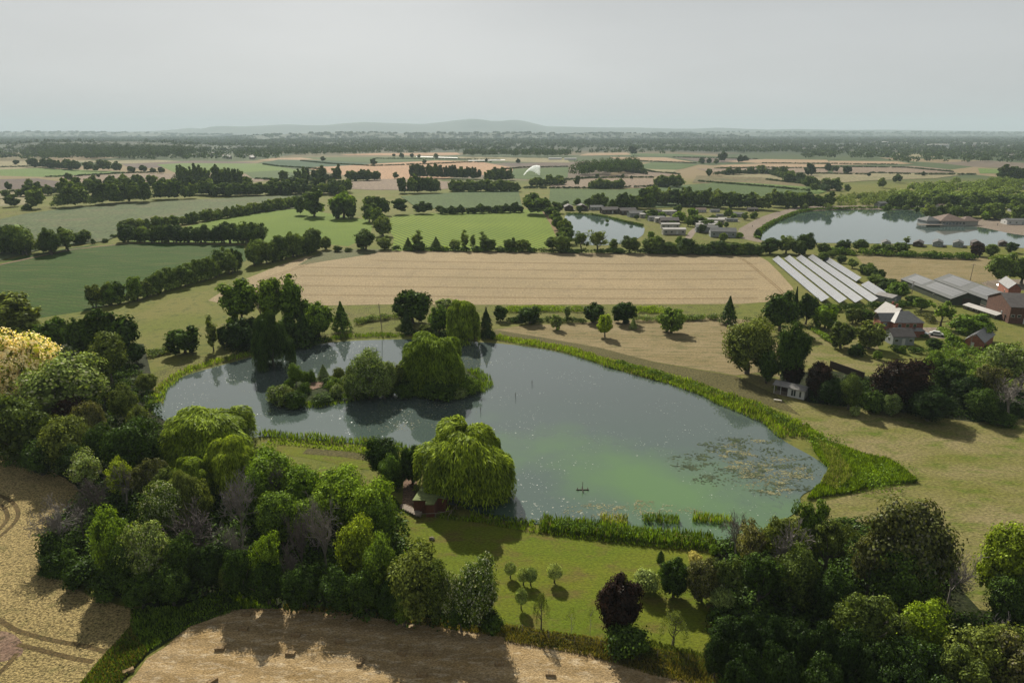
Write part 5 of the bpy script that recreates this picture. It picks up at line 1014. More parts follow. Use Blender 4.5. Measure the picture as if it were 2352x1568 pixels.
# ------------------------------------------------------------------ reeds, grass tufts, hedges near by
rng = rg(9)
def reedpath(path, width, per_m2, hmin, hmax, colr, label, wd=.21, seed=3, name='reed_bed'):
    r_ = rg(seed); _, ln = path_pts(path, 4, width, r_); n_ = int(ln * width * per_m2)
    xy, _ = path_pts(path, n_, width, r_); return blades(name, xy, hmin, hmax, wd, colr, label, 'reeds', seed)
shore = [(1140,776),(1200,786),(1300,804),(1400,836),(1480,858),(1560,880),(1650,912),(1720,940),(1790,970),(1830,1005),(1880,1045)]
reedpath(shore[:4], 4.5, 14, .6, 1.6, 'reed', 'bright green reeds along the far right bank of the lake, thin stretch', seed=31)
reedpath(shore[3:7], 6.0, 14, .6, 1.8, 'reed', 'bright green reeds along the middle of the right bank of the lake', seed=32)
reedpath(shore[6:10], 8.0, 14, .6, 1.8, 'reed', 'wide reeds on the right bank below the white summerhouse', seed=33)
reedpath(shore[3:9], 4.2, 9, .5, 1.7, 'reedp', 'paler reeds mixed along the water on the right bank', seed=34)
r_ = rg(35); xy = poly_pts([(1870,1040),(1850,975),(1900,1018),(1980,1042),(2050,1062),(2108,1108),(2000,1115),(1960,1132),(1900,1140),(1850,1150),(1885,1112),(1905,1082)], 15000, r_)
blades('reed_bed', xy, .5, 1.5, .2, 'grassb', 'wide bright green reed bed at the right end of the lake', 'reeds', 35)
xy = poly_pts([(1850,975),(1905,1075),(1885,1112),(1920,1130),(1960,1100),(1920,1040),(1870,1010)], 5200, r_)
blades('reed_bed', xy, .6, 1.7, .2, 'reedp', 'paler seeding reeds between the water and the bright reed bed', 'reeds', 36)
reedpath([(356,930),(365,900),(395,875),(430,852),(520,826),(575,815)], 3.6, 9, .6, 1.7, 'reed', 'reeds along the left end of the lake', seed=37)
reedpath([(720,788),(780,776),(860,771),(930,772)], 3.6, 9, .7, 1.6, 'reed', 'reeds on the far bank below the telegraph pole', seed=38)
reedpath([(600,998),(700,1008),(840,1018),(960,1040)], 2.6, 11, .8, 1.8, 'reed', 'tall reeds between the lake and the mown strip', wd=.22, seed=39)
reedpath([(620,1012),(720,1022),(850,1036),(900,1045)], 2.6, 10, .3, .8, 'grassb', 'bright long grass beside the mown strip', wd=.22, seed=40, name='long_grass')
reedpath([(1240,1204),(1300,1214),(1400,1226),(1520,1238),(1640,1252)], 3.6, 20, 1.2, 2.1, 'reed', 'thick reed belt between the lake and the near lawn', wd=.22, seed=41)
reedpath([(1010,1186),(1090,1196),(1180,1212),(1300,1230),(1400,1242),(1520,1255),(1620,1262)], 1.2, 22, .4, .9, 'grassb', 'strip of long bright grass edging the near lawn', wd=.16, seed=42, name='long_grass')
reedpath([(1080,1186),(1150,1194),(1230,1204)], 2.0, 18, .3, 1.0, 'reed', 'weeds below the great willow', wd=.2, seed=43, name='weeds')
for i_, pth in enumerate([[(1378,1196),(1442,1200)], [(1475,1194),(1560,1200)], [(1590,1192),(1680,1200)]]):
    reedpath(pth, 2.2, 24, .9, 1.7, 'reedp' if i_ == 0 else 'reed', ['pale clump of rushes standing in the water, leftmost of three','clump of rushes standing in the water, middle of three','clump of rushes standing in the water, rightmost of three'][i_], wd=.16, seed=44 + i_, name='rush_clump')
reedpath([(690,930),(720,934),(790,922),(850,908)], 3.0, 10, .5, 1.2, 'reed', 'bright reeds on the near shore of the island', seed=48)
reedpath([(1085,852),(1112,868),(1118,884),(1100,902)], 3.6, 10, .6, 1.6, 'reed', 'reeds on the right tip of the island', seed=49)
xy = poly_pts([(1150,1434),(1400,1470),(1560,1500),(1760,1560),(1760,1620),(1640,1585),(1500,1552),(1350,1507),(1160,1474)], 9000, rg(50)); blades('dry_grass', xy, .25, .75, .13, 'drygrass', 'dry brown grass along the bottom fence', 'dry grass', 50)
xy = poly_pts([(1400,1500),(1500,1515),(1620,1545),(1700,1520),(1560,1490),(1500,1470)], 3000, rg(51)); blades('rough_grass', xy, .25, .7, .14, 'olive', 'rough green weeds below the weeping birch', 'weeds', 51)
xy = poly_pts([(300,1400),(420,1395),(520,1350),(620,1350),(640,1400),(560,1398),(440,1438),(340,1498),(270,1578),(200,1700),(60,1700),(160,1600),(245,1500),(300,1440)], 11000, rg(52)); blades('rough_grass', xy, .2, .8, .15, 'mid', 'tall rough grass in the margin between the two crops', 'rough grass', 52)
xy = poly_pts([(300,1440),(160,1600),(60,1700),(130,1700),(270,1578),(340,1500)], 4200, rg(53)); blades('dry_grass', xy, .25, .7, .14, 'drygrass', 'straw coloured grass tufts in the left field margin', 'dry grass', 53)
xy = poly_pts([(650,1388),(800,1398),(1000,1425),(1150,1440),(1180,1468),(1000,1440),(800,1410),(650,1400)], 4500, rg(54)); blades('dry_grass', xy, .2, .6, .14, 'drygrass', 'dry grass in front of the dark wood', 'dry grass', 54)
xy = poly_pts([(500,1352),(600,1340),(640,1350),(625,1395),(560,1398)], 3500, rg(55)); blades('long_grass', xy, .4, 1.0, .16, 'grassb', 'sunlit green nettles at the grassy corner of the wood', 'long grass', 55)
hedge('hedge', [(338,822),(370,812),(400,808)], 3, 1.9, 'pale', 'low silvery hedge left of the round dark meadow tree')
hedge('hedge', [(812,748),(840,738),(880,733),(925,728)], 3, 1.9, 'pale', 'silvery hedge behind the telegraph pole')
hedge('hedge', [(1170,740),(1250,738),(1340,741)], 2.6, 1.6, 'dark', 'low dark hedge between the squat trees of the far lawn')
hedge('hedge', [(1460,738),(1560,736),(1650,733)], 2.8, 1.8, 'pale', 'low clipped silvery hedge behind the round lawn tree')
hedge('reed_fringe', [(1160,716),(1240,712),(1330,714)], 5, 1.7, 'grassb', 'bright green ditch growth between wheat and far lawn, left', cat='reeds', kind='stuff')
hedge('reed_fringe', [(1455,716),(1520,716)], 5, 1.7, 'grassb', 'bright green ditch growth between wheat and far lawn, right', cat='reeds', kind='stuff')
hedge('hedge', [(1765,716),(1850,716),(1960,712),(2085,704)], 3.2, 2.6, 'dark', 'dark hedge at the foot of the solar arrays')
hedge('hedge', [(2045,806),(2090,810),(2140,812)], 2.2, 1.7, 'dark', 'dark hedge in front of the garden room')
hedge('hedge', [(1870,760),(1895,778),(1925,795)], 2.0, 1.3, 'bright', 'low bright hedge on the left side of the house lawn')
hedge('hedge', [(2160,762),(2190,785),(2210,802)], 2.4, 1.8, 'bright', 'bright garden hedge left of the garage')
hedge('hedge', [(2105,722),(2128,728),(2140,742)], 2.4, 1.6, 'brownish', 'reddish brown hedge beside the house')
hedge('hedge', [(2095,770),(2125,776)], 2.0, 1.5, 'dark', 'short clipped hedge in front of the parked car')
hedge('hedge', [(2060,590),(2150,594),(2240,596)], 4, 2.2, 'dark', 'dark low hedge under the near bank lodges')
hedge('bank_weeds', [(1240,1208),(1320,1219),(1420,1230),(1520,1242),(1640,1256)], 2.2, 1.5, 'mid', 'leafy weeds and willowherb through the thick near reeds', leaf=.22, dens=6, cat='weeds', kind='stuff')
hedge('bank_weeds', [(1420,838),(1500,862),(1600,892),(1700,926),(1790,965),(1840,1000)], 3.0, 1.5, 'mid', 'leafy weeds growing through the reeds of the right bank', leaf=.3, dens=5, cat='weeds', kind='stuff')
hedge('bank_weeds', [(1850,985),(1900,1030),(1960,1060),(2060,1090),(2000,1112),(1930,1120)], 6.0, 1.4, 'bright', 'leafy clumps in the wide reed bed', leaf=.3, dens=3, cat='weeds', kind='stuff')
# ------------------------------------------------------------------ building materials
M = {}
M['brick'] = None
m, n, o = mat('brick'); v = opos(n); bt = n.nodes.new('ShaderNodeTexBrick'); bt.inputs['Scale'].default_value = 3.2
bt.inputs['Color1'].default_value = rgb((.25, .085, .052)); bt.inputs['Color2'].default_value = rgb((.18, .066, .043)); bt.inputs['Mortar'].default_value = rgb((.25, .20, .16)); bt.inputs['Mortar Size'].default_value = .008
sq = n.nodes.new('ShaderNodeSeparateXYZ'); n.links.new(v, sq.inputs[0]); cq = n.nodes.new('ShaderNodeCombineXYZ'); n.links.new(math2(n, 'ADD', sq.outputs[0], sq.outputs[1]), cq.inputs[0]); n.links.new(sq.outputs[2], cq.inputs[1]); n.links.new(cq.outputs[0], bt.inputs[0]); c = mixrgb(n, 1.0, bt.outputs[0], mixrgb(n, mrange(n, noise(n, v, .8, 4), .3, .7), (.75,) * 3, (1.2,) * 3), 'MULTIPLY'); finish(n, o, c, .9); M['brick'] = m
M['oldbrick'] = plain('old_brick', (.11, .055, .038), .95, .35, 1.2)
M['slate'] = plain('slate', (.165, .165, .165), .55, .28, 1.6); M['slate2'] = plain('pale_slate', (.20, .19, .18), .6, .2, 1.2)
M['greyroof'] = plain('grey_roof', (.085, .09, .09), .75, .2, .8); M['darkroof'] = plain('dark_roof', (.07, .062, .06), .8, .3, .8); M['brownroof'] = plain('brown_roof', (.15, .105, .085), .85, .25, .8)
M['whiteroof'] = plain('white_roof', (.36, .345, .325), .6, .12, .5); M['mossroof'] = plain('mossy_roof', (.14, .17, .06), .9, .35, 1.1)
M['cream'] = plain('cream_wall', (.36, .345, .30), .8, .1, .6); M['white'] = plain('white_paint', (.52, .52, .50), .6, .08, 1); M['greywall'] = plain('grey_wall', (.26, .28, .28), .8, .12, .6); M['greenwall'] = plain('green_cladding', (.045, .055, .035), .85, .2, .6)
M['darkwood'] = plain('dark_wood', (.055, .038, .028), .9, .35, 2, aniso=(6, 6, 1)); M['redwood'] = plain('red_wood', (.13, .045, .03), .9, .3, 2, aniso=(6, 6, 1)); M['wood'] = plain('weathered_wood', (.20, .165, .13), .9, .35, 2); M['steel'] = plain('steel', (.33, .34, .34), .45, .1, 1, .5, .6)
M['glass'] = plain('glass_dark', (.03, .04, .045), .08, .1, 1, .9); M['tealglass'] = plain('conservatory_glass', (.22, .36, .40), .12, .1, 1, .9)
M['panel'] = plain('solar_panel', (.17, .18, .20), .22, .12, .5, 1.2); M['roofpanel'] = plain('roof_solar_panel', (.055, .062, .072), .5, .08, .3, .6); M['straw'] = plain('straw', (.24, .165, .08), .95, .35, 6); M['rubber'] = plain('rubber', (.02, .02, .02), .9, .1); M['stone'] = plain('stone', (.45, .42, .37), .9, .2, 3)  # paler base colour of the ground panels stands in for reflected sky
M['tarmac'] = plain('tarmac', (.14, .13, .125), .95, .2, 1); M['cloth'] = plain('dark_cloth', (.03, .03, .035), .9, .1); M['skin'] = plain('skin', (.45, .28, .2), .7, .05); M['mist'] = None
M['darkcar'] = plain('dark_car_paint', (.03, .035, .045), .25, .03, 1, .6); M['whitecar'] = plain('white_car_paint', (.6, .6, .6), .3, .03, 1, .6); M['silvercar'] = plain('silver_car_paint', (.33, .36, .38), .3, .03, 1, .6)
def frame_of(fl, fr):
    """origin and turn of a footprint from its front left and front right corners on the photo"""
    a, b_ = G(*fl), G(*fr); d = b_ - a; return a, math.atan2(d.y, d.x), d.length
def gable_house(name, label, cat, loc, rz, W_, D_, he, hr, wallm, roofm, along='x', over=.3, group=None, wins=3, door=True, proto=False, front_win=True, wh=1.0):
    """walls 0..W_ x 0..D_, ridge along x or along y; windows and a door on the front (y=0) and on the sides"""
    t = empty(name, loc, rz); tag(t, label, cat, group)
    b = MB()
    if along == 'x': b.prismx([(0, 0), (D_, 0), (D_, he), (D_ / 2, hr - .05), (0, he)], 0, W_)
    else: b.prism([(0, 0), (W_, 0), (W_, he), (W_ / 2, hr - .05), (0, he)], 0, D_)
    b.build('wall', wallm, t)
    b = MB(); th = .14
    if along == 'x':
        s = (hr - he) / (D_ / 2)
        b.prismx([(-over, he - over * s), (D_ / 2, hr), (D_ + over, he - over * s), (D_ + over, he - over * s + th), (D_ / 2, hr + th), (-over, he - over * s + th)], -over, W_ + over)
    else:
        s = (hr - he) / (W_ / 2)
        b.prism([(-over, he - over * s), (W_ / 2, hr), (W_ + over, he - over * s), (W_ + over, he - over * s + th), (W_ / 2, hr + th), (-over, he - over * s + th)], -over, D_ + over)
    b.build('roof', roofm, t)
    def win(x, y0, y1, z0, z1, axis):
        fb = MB(); gb = MB()
        if axis == 'f': fb.box(x, x + y1, -.06, -.004, z0, z1); gb.box(x + .08, x + y1 - .08, -.09, -.062, z0 + .08, z1 - .08)
        else: fb.box(-.06, -.004, y0, y0 + y1, z0, z1); gb.box(-.09, -.062, y0 + .08, y0 + y1 - .08, z0 + .08, z1 - .08)
        f_ = fb.build('window', M['white'], t); gb.build('pane', M['glass'], f_)
    if front_win:
        for k in range(wins):
            x = W_ * (k + .5) / wins - .55
            if door and k == wins // 2: continue
            win(x, 0, 1.1, he * .38, he * .38 + wh * .95, 'f')
    if door:
        x = W_ * (wins // 2 + .5) / wins - .45 if wins > 1 else W_ * .3
        MB().box(x, x + .9, -.07, -.004, .02, min(2.0, he - .15)).build('door', M['white'] if wallm is not M['white'] else M['greywall'], t)
    win(0, D_ * .3, 1.0, he * .38, he * .38 + .9, 's')
    return t
# static caravans and lodges: one of each kind, then copies
protos = []
def caravan_proto(k, W_, D_, wall, roof, he, hr):
    t = gable_house('caravan' if W_ > 9 and D_ < 5 else 'lodge', '', 'caravan' if W_ > 9 and D_ < 5 else 'lodge', (0, 0, 0), 0, W_, D_, he, hr, wall, roof, 'x', .25, None, 4)
    MB().box(W_ * .15, W_ * .75, -2.0, -.01, .35, .45).build('deck', M['wood'], t)
    protos.append([t, False, W_]); return t
caravan_proto(0, 11, 3.8, M['cream'], M['whiteroof'], 2.7, 3.3); caravan_proto(1, 11.5, 6.2, M['greywall'], M['greyroof'], 2.7, 4.1)
caravan_proto(2, 11, 6.2, M['darkwood'], M['darkroof'], 2.7, 4.2); caravan_proto(3, 11, 3.8, M['greywall'], M['greyroof'], 2.7, 3.3); caravan_proto(4, 10, 6.5, M['white'], M['brownroof'], 2.7, 4.3)
def place(k, px, py, wpx, label, rot=0, group='caravans and lodges of the two parks', end=False):
    """end: turned so that its gable faces the camera"""
    p = G(px, py); t, used, W_ = protos[k]
    o = copy_tree(t) if used else t; protos[k][1] = True
    s = max(.6, min(1.35, wpx / ppm(p.y) / (W_ if not end else 6.2)))
    rz = math.radians(rot) + (math.radians(90) if end else 0)
    off = Vector((-W_ * s / 2 if not end else 3 * s, 0, 0)); o.location = p + off; o.rotation_euler = (0, 0, rz); o.scale = (s,) * 3; tag(o, label, None, group)
a3 = lambda x, y: (1167 + .258 * x, 254 + .258 * y)
a4 = lambda x, y: (1750 + .258 * x, 254 + .258 * y)
CV = [(2,543,893,75,'dark lodge with gable to the pond, leftmost',0,True),(2,663,893,80,'dark lodge with gable to the pond, second',0,True),(1,795,890,120,'grey lodge behind the far pond bank',8),(2,915,922,150,'wide dark lodge with a deck at the pond',10),(2,1075,875,200,'long dark lodge farthest back behind the pond',0),(0,1062,862,110,'pale roofed caravan in front of the farthest long lodge',0),
 (2,1078,930,150,'dark lodge with low roof near the pond garden',12),(1,1160,952,150,'grey lodge above the pond garden',10),(0,1245,958,140,'pale roofed caravan right of the pond garden lodge',4),(0,1440,930,130,'cream caravan at the back of the park',6),(3,1325,985,140,'long grey caravan in the middle of the pond rows',6),(4,1510,970,90,'white chalet beside the big garden tree',15),
 (0,1385,998,150,'pale roofed caravan, second row down from the pond',2),(2,1440,1018,160,'dark caravan between two pale roofs',0),(0,1445,1052,160,'pale roofed caravan with a white deck',0),(0,1480,1108,200,'pale roofed caravan nearest the wheat',0),(0,1835,1012,170,'pale roofed caravan at the top of the right hand rows',-6),(0,1780,1035,160,'pale roofed caravan second in the right hand rows',-6),
 (0,1765,1060,180,'pale roofed caravan third in the right hand rows',-4),(3,1768,1085,190,'grey caravan fourth in the right hand rows',-4),(1,1912,1128,220,'long dark roofed lodge with white walls nearest the wheat',-8),(4,1720,908,90,'brown roofed lodge by the belt of trees',0),(1,1845,908,80,'small grey lodge by the belt of trees',0),(1,2055,948,120,'grey lodge beside the gravel track',-20),(3,1990,990,100,'pale caravan beside the gravel track',-10),
 (3,1895,945,70,'small pale caravan behind the rows',0),(2,2180,900,90,'dark lodge at the corner of the gravel track',0),(2,1330,915,80,'dark lodge behind the garden tree',0),(0,1905,980,90,'pale caravan behind the dark tree',5)]
for r_ in CV: place(r_[0], *a3(r_[1], r_[2]), r_[3] * .258, r_[4], r_[5], end=(len(r_) > 6))
CV2 = [(1,1110,860,130,'grey lodge at the left on the far shore of the clubhouse lake',10),(1,1215,862,130,'grey lodge second on the far shore of the clubhouse lake',4),(2,1345,862,110,'dark lodge third on the far shore',20),(0,1430,850,70,'cream caravan fourth on the far shore',0),(4,1490,868,80,'white fronted lodge on the far shore above the deck',0,True),(0,1590,845,90,'pale caravan in the second row behind the clubhouse',0),
 (4,1640,885,110,'white lodge close behind the clubhouse',10),(1,1790,850,100,'grey roofed lodge behind the clubhouse',0),(1,1765,830,90,'grey lodge farther behind the clubhouse',0),(2,2000,820,80,'dark lodge among the garden trees',0),(2,2120,810,70,'brown lodge among the garden trees',0),(1,2250,840,110,'grey lodge at the right edge of the far park',0),(4,2260,900,80,'white lodge at the right edge above the sheds',0),
 (1,2200,745,80,'green grey lodge far back at the right',0),(1,2310,705,90,'lodge farthest back at the right edge',0),(3,2310,750,60,'pale caravan far back at the right edge',0),
 (1,1110,1211,70,'grey roof showing over the trees of the near bank, leftmost',-25,True),(2,1390,1216,75,'brown roofed lodge on the near bank',-35,True),(1,1570,1216,80,'grey green lodge with a pale gable on the near bank',-30,True),(1,1750,1221,80,'grey lodge with pale walls on the near bank',-32,True),(2,1920,1211,70,'brown roofed lodge behind the purple tree',-25,True),(2,2155,1211,65,'brown roofed lodge on the near bank at the right',-30,True)]
for r_ in CV2: place(r_[0], *a4(r_[1], r_[2]), r_[3] * .258, r_[4], r_[5], end=(len(r_) > 6))
# clubhouse with pyramid roofs and a deck on posts over the water
t = empty('clubhouse', G(2160, 519)); tag(t, 'lakeside clubhouse with two pyramid roofs and a deck over the water', 'clubhouse')
def hip(b, x0, x1, y0, y1, he, hr, ov=.8, ridge=0):
    x0 -= ov; x1 += ov; y0 -= ov; y1 += ov; cx, cy = (x0 + x1) / 2, (y0 + y1) / 2
    a, c_ = (cx - ridge, cy, hr), (cx + ridge, cy, hr)
    B = [(x0, y0, he), (x1, y0, he), (x1, y1, he), (x0, y1, he)]
    if ridge == 0:
        for i in range(4): b.poly([B[i], B[(i + 1) % 4], a])
    else:
        b.poly([B[0], B[1], c_, a]); b.poly([B[1], B[2], c_]); b.poly([B[2], B[3], a, c_]); b.poly([B[3], B[0], a])
    b.poly([(p[0], p[1], p[2] - .02) for p in reversed(B)])
MB().box(0, 17, 0, 14, 0, 3.4).box(17.01, 27, 3, 12, 0, 3.0).build('wall', M['cream'], t)
b = MB(); hip(b, 0, 17, 0, 14, 3.42, 7.4, 1.2); b.build('roof', M['brownroof'], t)
b = MB(); hip(b, 17.5, 27, 3, 12, 3.02, 5.6, .8, 1); b.build('roof', M['brownroof'], t)
b = MB(); hip(b, -9, -.5, 1, 12, 3.3, 6.0, .6, 0); b.build('roof', M['greyroof'], t); MB().box(-9, -.02, 1, 12, 0, 3.28).build('wall', M['greywall'], t)
for k in range(7):
    f_ = MB().box(1 + k * 2.25, 2.7 + k * 2.25, -.10, -.01, .7, 2.7).build('window', M['white'], t); MB().box(1.12 + k * 2.25, 2.58 + k * 2.25, -.14, -.102, .82, 2.58).build('pane', M['glass'], f_)
b = MB(); b.box(-16, -.5, -4, .8, 1.0, 1.2)
for k in range(9):
    b.box(-15.9 + k * 1.9, -15.7 + k * 1.9, -3.9, -3.7, -.2, 1.0)
b.build('deck', M['wood'], t)
b = MB(); b.box(-16, -.5, -4.0, -3.9, 1.9, 2.0).box(-16, -15.9, -3.9, .8, 1.9, 2.0)
for k in range(16): b.box(-16 + k * 1.03, -15.92 + k * 1.03, -3.98, -3.9, 1.2, 1.9)
b.build('railing', M['white'], t)
sh = gable_house('boat_shed', 'low white boat sheds on the right shore of the clubhouse lake', 'shed', G(2312, 516), R(-8), 16, 8, 2.8, 3.8, M['white'], M['greyroof'], 'x', .2, None, 4)
for i_, (x, y) in enumerate([(1700,1018),(1770,1020),(1610,1010),(1660,1014)]):
    px, py = a4(x, y); p = G(px, py); b = MB()
    b.v = [(-2, 0, .5), (-1.2, -.6, .5), (1.2, -.6, .5), (2, 0, .6), (1.2, .6, .5), (-1.2, .6, .5), (-1.6, 0, 0), (-1, -.4, 0), (1, -.4, 0), (1.5, 0, 0), (1, .4, 0), (-1, .4, 0)]
    b.f = [(i, (i + 1) % 6, 6 + (i + 1) % 6, 6 + i) for i in range(6)] + [(6, 7, 8, 9, 10, 11)]
    o = b.build('rowing_boat', M['white' if i_ != 2 else 'redwood'], None, (p.x, p.y, .12), R(10 + 25 * i_)); tag(o, ['white rowing boat moored beside the clubhouse','white rowing boat nearest the shore sheds','red rowing boat under the clubhouse deck','white rowing boat beside the red one'][i_], 'boat', 'rowing boats by the clubhouse')
# ------------------------------------------------------------------ solar arrays
a8 = lambda x, y: (1750 + .258 * x, 564.5 + .258 * y)
def solar(lo0, lo1, hi0, hi1, label):
    A, B, C_, D_ = G(*a8(*lo0), .7), G(*a8(*lo1), .7), G(*a8(*hi0), 2.4), G(*a8(*hi1), 2.4)
    u = (B - A); ln = u.length; u.normalize(); wv = ((C_ - A) + (D_ - B)) / 2; wv -= u * wv.dot(u); nl = max(int(ln / 1.75), 4)
    t = empty('solar_array', tuple(A[:2]) + (0,)); tag(t, label, 'solar array', 'rows of solar panels on the ground'); O = Vector((A.x, A.y, 0)); b = MB(); nn = u.cross(wv).normalized()
    if nn.z < 0: nn = -nn
    rows_ = 4
    for i in range(nl):
        for j in range(rows_):
            s0, s1 = (i + .02) / nl * ln, (i + .98) / nl * ln; w0, w1 = (j + .02) / rows_, (j + .98) / rows_
            b.poly([A + u * s0 + wv * w0 - O, A + u * s1 + wv * w0 - O, A + u * s1 + wv * w1 - O, A + u * s0 + wv * w1 - O])
    b.build('panels', M['panel'], t)
    b = MB(); f0 = [A - O - nn * .06, A + u * ln - O - nn * .06, A + u * ln + wv - O - nn * .06, A + wv - O - nn * .06]; b.poly(f0)
    b.build('frame', M['steel'], t)
    for k in range(0, nl, 3):
        for wq in (.12, .88):
            p = A + u * (k + .5) / nl * ln + wv * wq - O; b = MB(); b.tube((p.x, p.y, 0), (p.x, p.y, p.z - .07), .07, .07, 5)
            b.build('leg', M['steel'], t)
solar((92,118),(530,495),(140,88),(622,470),'ground mounted row of solar panels, leftmost of the long ones')
solar((197,112),(690,508),(245,84),(757,466),'ground mounted row of solar panels, second long one from the left')
solar((302,108),(832,505),(352,82),(905,466),'ground mounted row of solar panels, middle one')
solar((408,104),(975,503),(452,80),(1042,462),'ground mounted row of solar panels, longest, fourth from the left')
solar((524,112),(838,316),(570,86),(887,282),'short row of solar panels at the top right')
solar((880,346),(1090,486),(942,310),(1156,440),'short row of solar panels by the little green shed')
def shed_at(name, label, cat, fl, fr, D_, he, hr, wm, rm, along='x', tile=a8, **k):
    a, rz, W_ = frame_of(tile(*fl), tile(*fr)); return gable_house(name, label, cat, a, rz, W_, D_, he, hr, wm, rm, along, **k), a, rz, W_
shed_at('garden_shed', 'little green shed at the foot of the solar arrays', 'shed', (1150,520), (1235,505), 6.5, 2.3, 3.0, M['greywall'], M['slate2'], 'y', wins=1)
# barns with roof panels
def barn(label, fl, fr, D_, he, hr, pan):
    a, rz, W_ = frame_of(a8(*fl), a8(*fr)); t = gable_house('barn', label, 'barn', a, rz, W_, D_, he, hr, M['greenwall'], M['greyroof'], 'y', .25, 'farm barns with solar roofs', wins=1, door=False, front_win=False)
    MB().box(W_ * .38, W_ * .66, -.12, -.004, .05, he * 1.1).build('door', M['darkwood'], t)
    s = (hr - he) / (W_ / 2); b = MB()
    for (f0, f1) in pan:
        b = MB()
        n_ = int((f1 - f0) * D_ / 1.8)
        for i in range(n_):
            for j in range(3):
                y0 = D_ * f0 + i * 1.8; x0 = W_ * (.10 + j * .12); x1 = x0 + W_ * .112
                b.poly([(x0, y0, he + x0 * s + .22), (x1, y0, he + x1 * s + .22), (x1, y0 + 1.72, he + x1 * s + .22), (x0, y0 + 1.72, he + x0 * s + .22)])
        b.build('roof_panels', M['roofpanel'], t)
    return t
barn('long green barn with solar panels on its left roof slope', (1672,530), (1940,532), 35, 2.4, 4.6, [(.03, .55), (.62, .95)])
barn('right hand green barn with two banks of roof panels', (2010,545), (2300,548), 36, 2.5, 4.9, [(.05, .42), (.55, .9)])
shed_at('brick_barn', 'small brick barn with a pale slate roof at the right edge', 'barn', (2180,470), (2290,478), 14, 4.0, 6.0, M['brick'], M['slate'], 'y', wins=1)
shed_at('brick_barn', 'large old brick barn cut by the right edge', 'barn', (2190,690), (2420,700), 16, 5.5, 8.5, M['oldbrick'], M['darkroof'], 'x', wins=4)
shed_at('lean_to', 'dark lean-to against the old brick barn', 'shed', (2150,672), (2230,685), 5, 2.2, 2.8, M['darkwood'], M['darkwood'], 'x', wins=1)
shed_at('poultry_house', 'long low white roofed shelter in front of the barns', 'shelter', (1790,560), (2080,655), 4.0, 1.4, 2.0, M['darkwood'], M['whiteroof'], 'x', wins=6, door=False)
# brick house
a, rz, W_ = frame_of(a8(1165,800), a8(1362,800)); rz = rz
t = empty('brick_house', a, rz); tag(t, 'two storey red brick house with hipped slate roofs and a conservatory', 'house')
W_ = 13.0
MB().box(0, W_, 0, 10, 0, 5.2).box(-4.5, -.01, 3, 9, 0, 5.0).box(1.5, 10, 10.01, 19, 0, 5.2).build('wall', M['brick'], t); t.scale = (.68, .72, .80)
b = MB(); hip(b, 0, W_, 0, 10, 5.22, 8.8, .5, 2.0); b.build('roof', M['slate'], t)
b = MB(); b.prismx([(2.5, 4.9), (6, 7.6), (9.5, 4.9), (9.5, 5.05), (6, 7.75), (2.5, 5.05)], -5, 4); b.build('roof', M['slate'], t)
b = MB(); b.prism([(1.0, 5.1), (5.75, 9.2), (10.5, 5.1), (10.5, 5.25), (5.75, 9.35), (1.0, 5.25)], 6, 19.4); b.build('roof', M['slate2'], t)
rf = t.children[-1]
for q in ((5.2, 9.5), (5.9, 14.0)): 
    ch = MB().box(q[0], q[0] + .9, q[1], q[1] + .7, 8.6, 10.4).build('chimney', M['brick'], rf)
for (x, z0) in ((1.6, 3.3), (8.4, 3.3), (1.6, .8), (9.6, .8), (5.2, 3.3)):
    f_ = MB().box(x, x + 1.5, -.07, -.004, z0, z0 + 1.4).build('window', M['white'], t); MB().box(x + .1, x + 1.4, -.11, -.072, z0 + .1, z0 + 1.3).build('pane', M['glass'], f_)
f_ = MB().box(-3.4, -1.6, 2.92, 2.99, 3.0, 4.4).build('window', M['white'], t); MB().box(-3.3, -1.7, 2.87, 2.915, 3.1, 4.3).build('pane', M['glass'], f_)
cons = MB().box(-4, 5.5, -4.2, -.12, 0, 2.3).build('conservatory', M['tealglass'], t)
b = MB(); hip(b, -4, 5.5, -4.2, -.5, 2.32, 3.8, .3, 2.6); b.build('conservatory_roof', M['tealglass'], t)
MB().box(-4.3, 5.8, -4.6, -4.45, 2.1, 2.3).build('gutter', M['white'], t)
b = MB(); hip(b, 8, 12.5, -2.6, -.4, 2.5, 3.6, .3, 1.0); b.build('porch_roof', M['slate'], t)
MB().box(8, 12.5, -2.6, -.12, 0, 2.45).build('porch', M['brick'], t)
shed_at('garden_room', 'grey timber garden room with a black roof in front of the house', 'garden room', (1160,885), (1350,885), 5.5, 2.7, 4.4, M['greywall'], M['darkroof'], 'x', wins=3)
gt, a, rz, W_ = shed_at('garage', 'brick garage with solar panels on the roof', 'garage', (1800,905), (1960,935), 12, 2.6, 4.6, M['brick'], M['slate'], 'y', wins=1)
b = MB(); s = 2.0 / (W_ / 2)
for i in range(6):
    for j in range(3):
        x0 = W_ * (.06 + j * .14); x1 = x0 + W_ * .13; y0 = .6 + i * 1.8; b.poly([(x0, y0, 2.6 + x0 * s + .22), (x1, y0, 2.6 + x1 * s + .22), (x1, y0 + 1.7, 2.6 + x1 * s + .22), (x0, y0 + 1.7, 2.6 + x0 * s + .22)])
b.build('roof_panels', M['roofpanel'], gt)
# walled paddock corner
for fl, fr, lb in (((600,1085),(905,1195),'dark timber screen wall behind the copper maple'),):
    a, rz, W_ = frame_of(a8(*fl), a8(*fr)); b = MB(); b.box(0, W_, 0, .12, 0, 2.0); o = b.build('timber_wall', M['darkwood'], None, a, rz); tag(o, lb, 'wall')
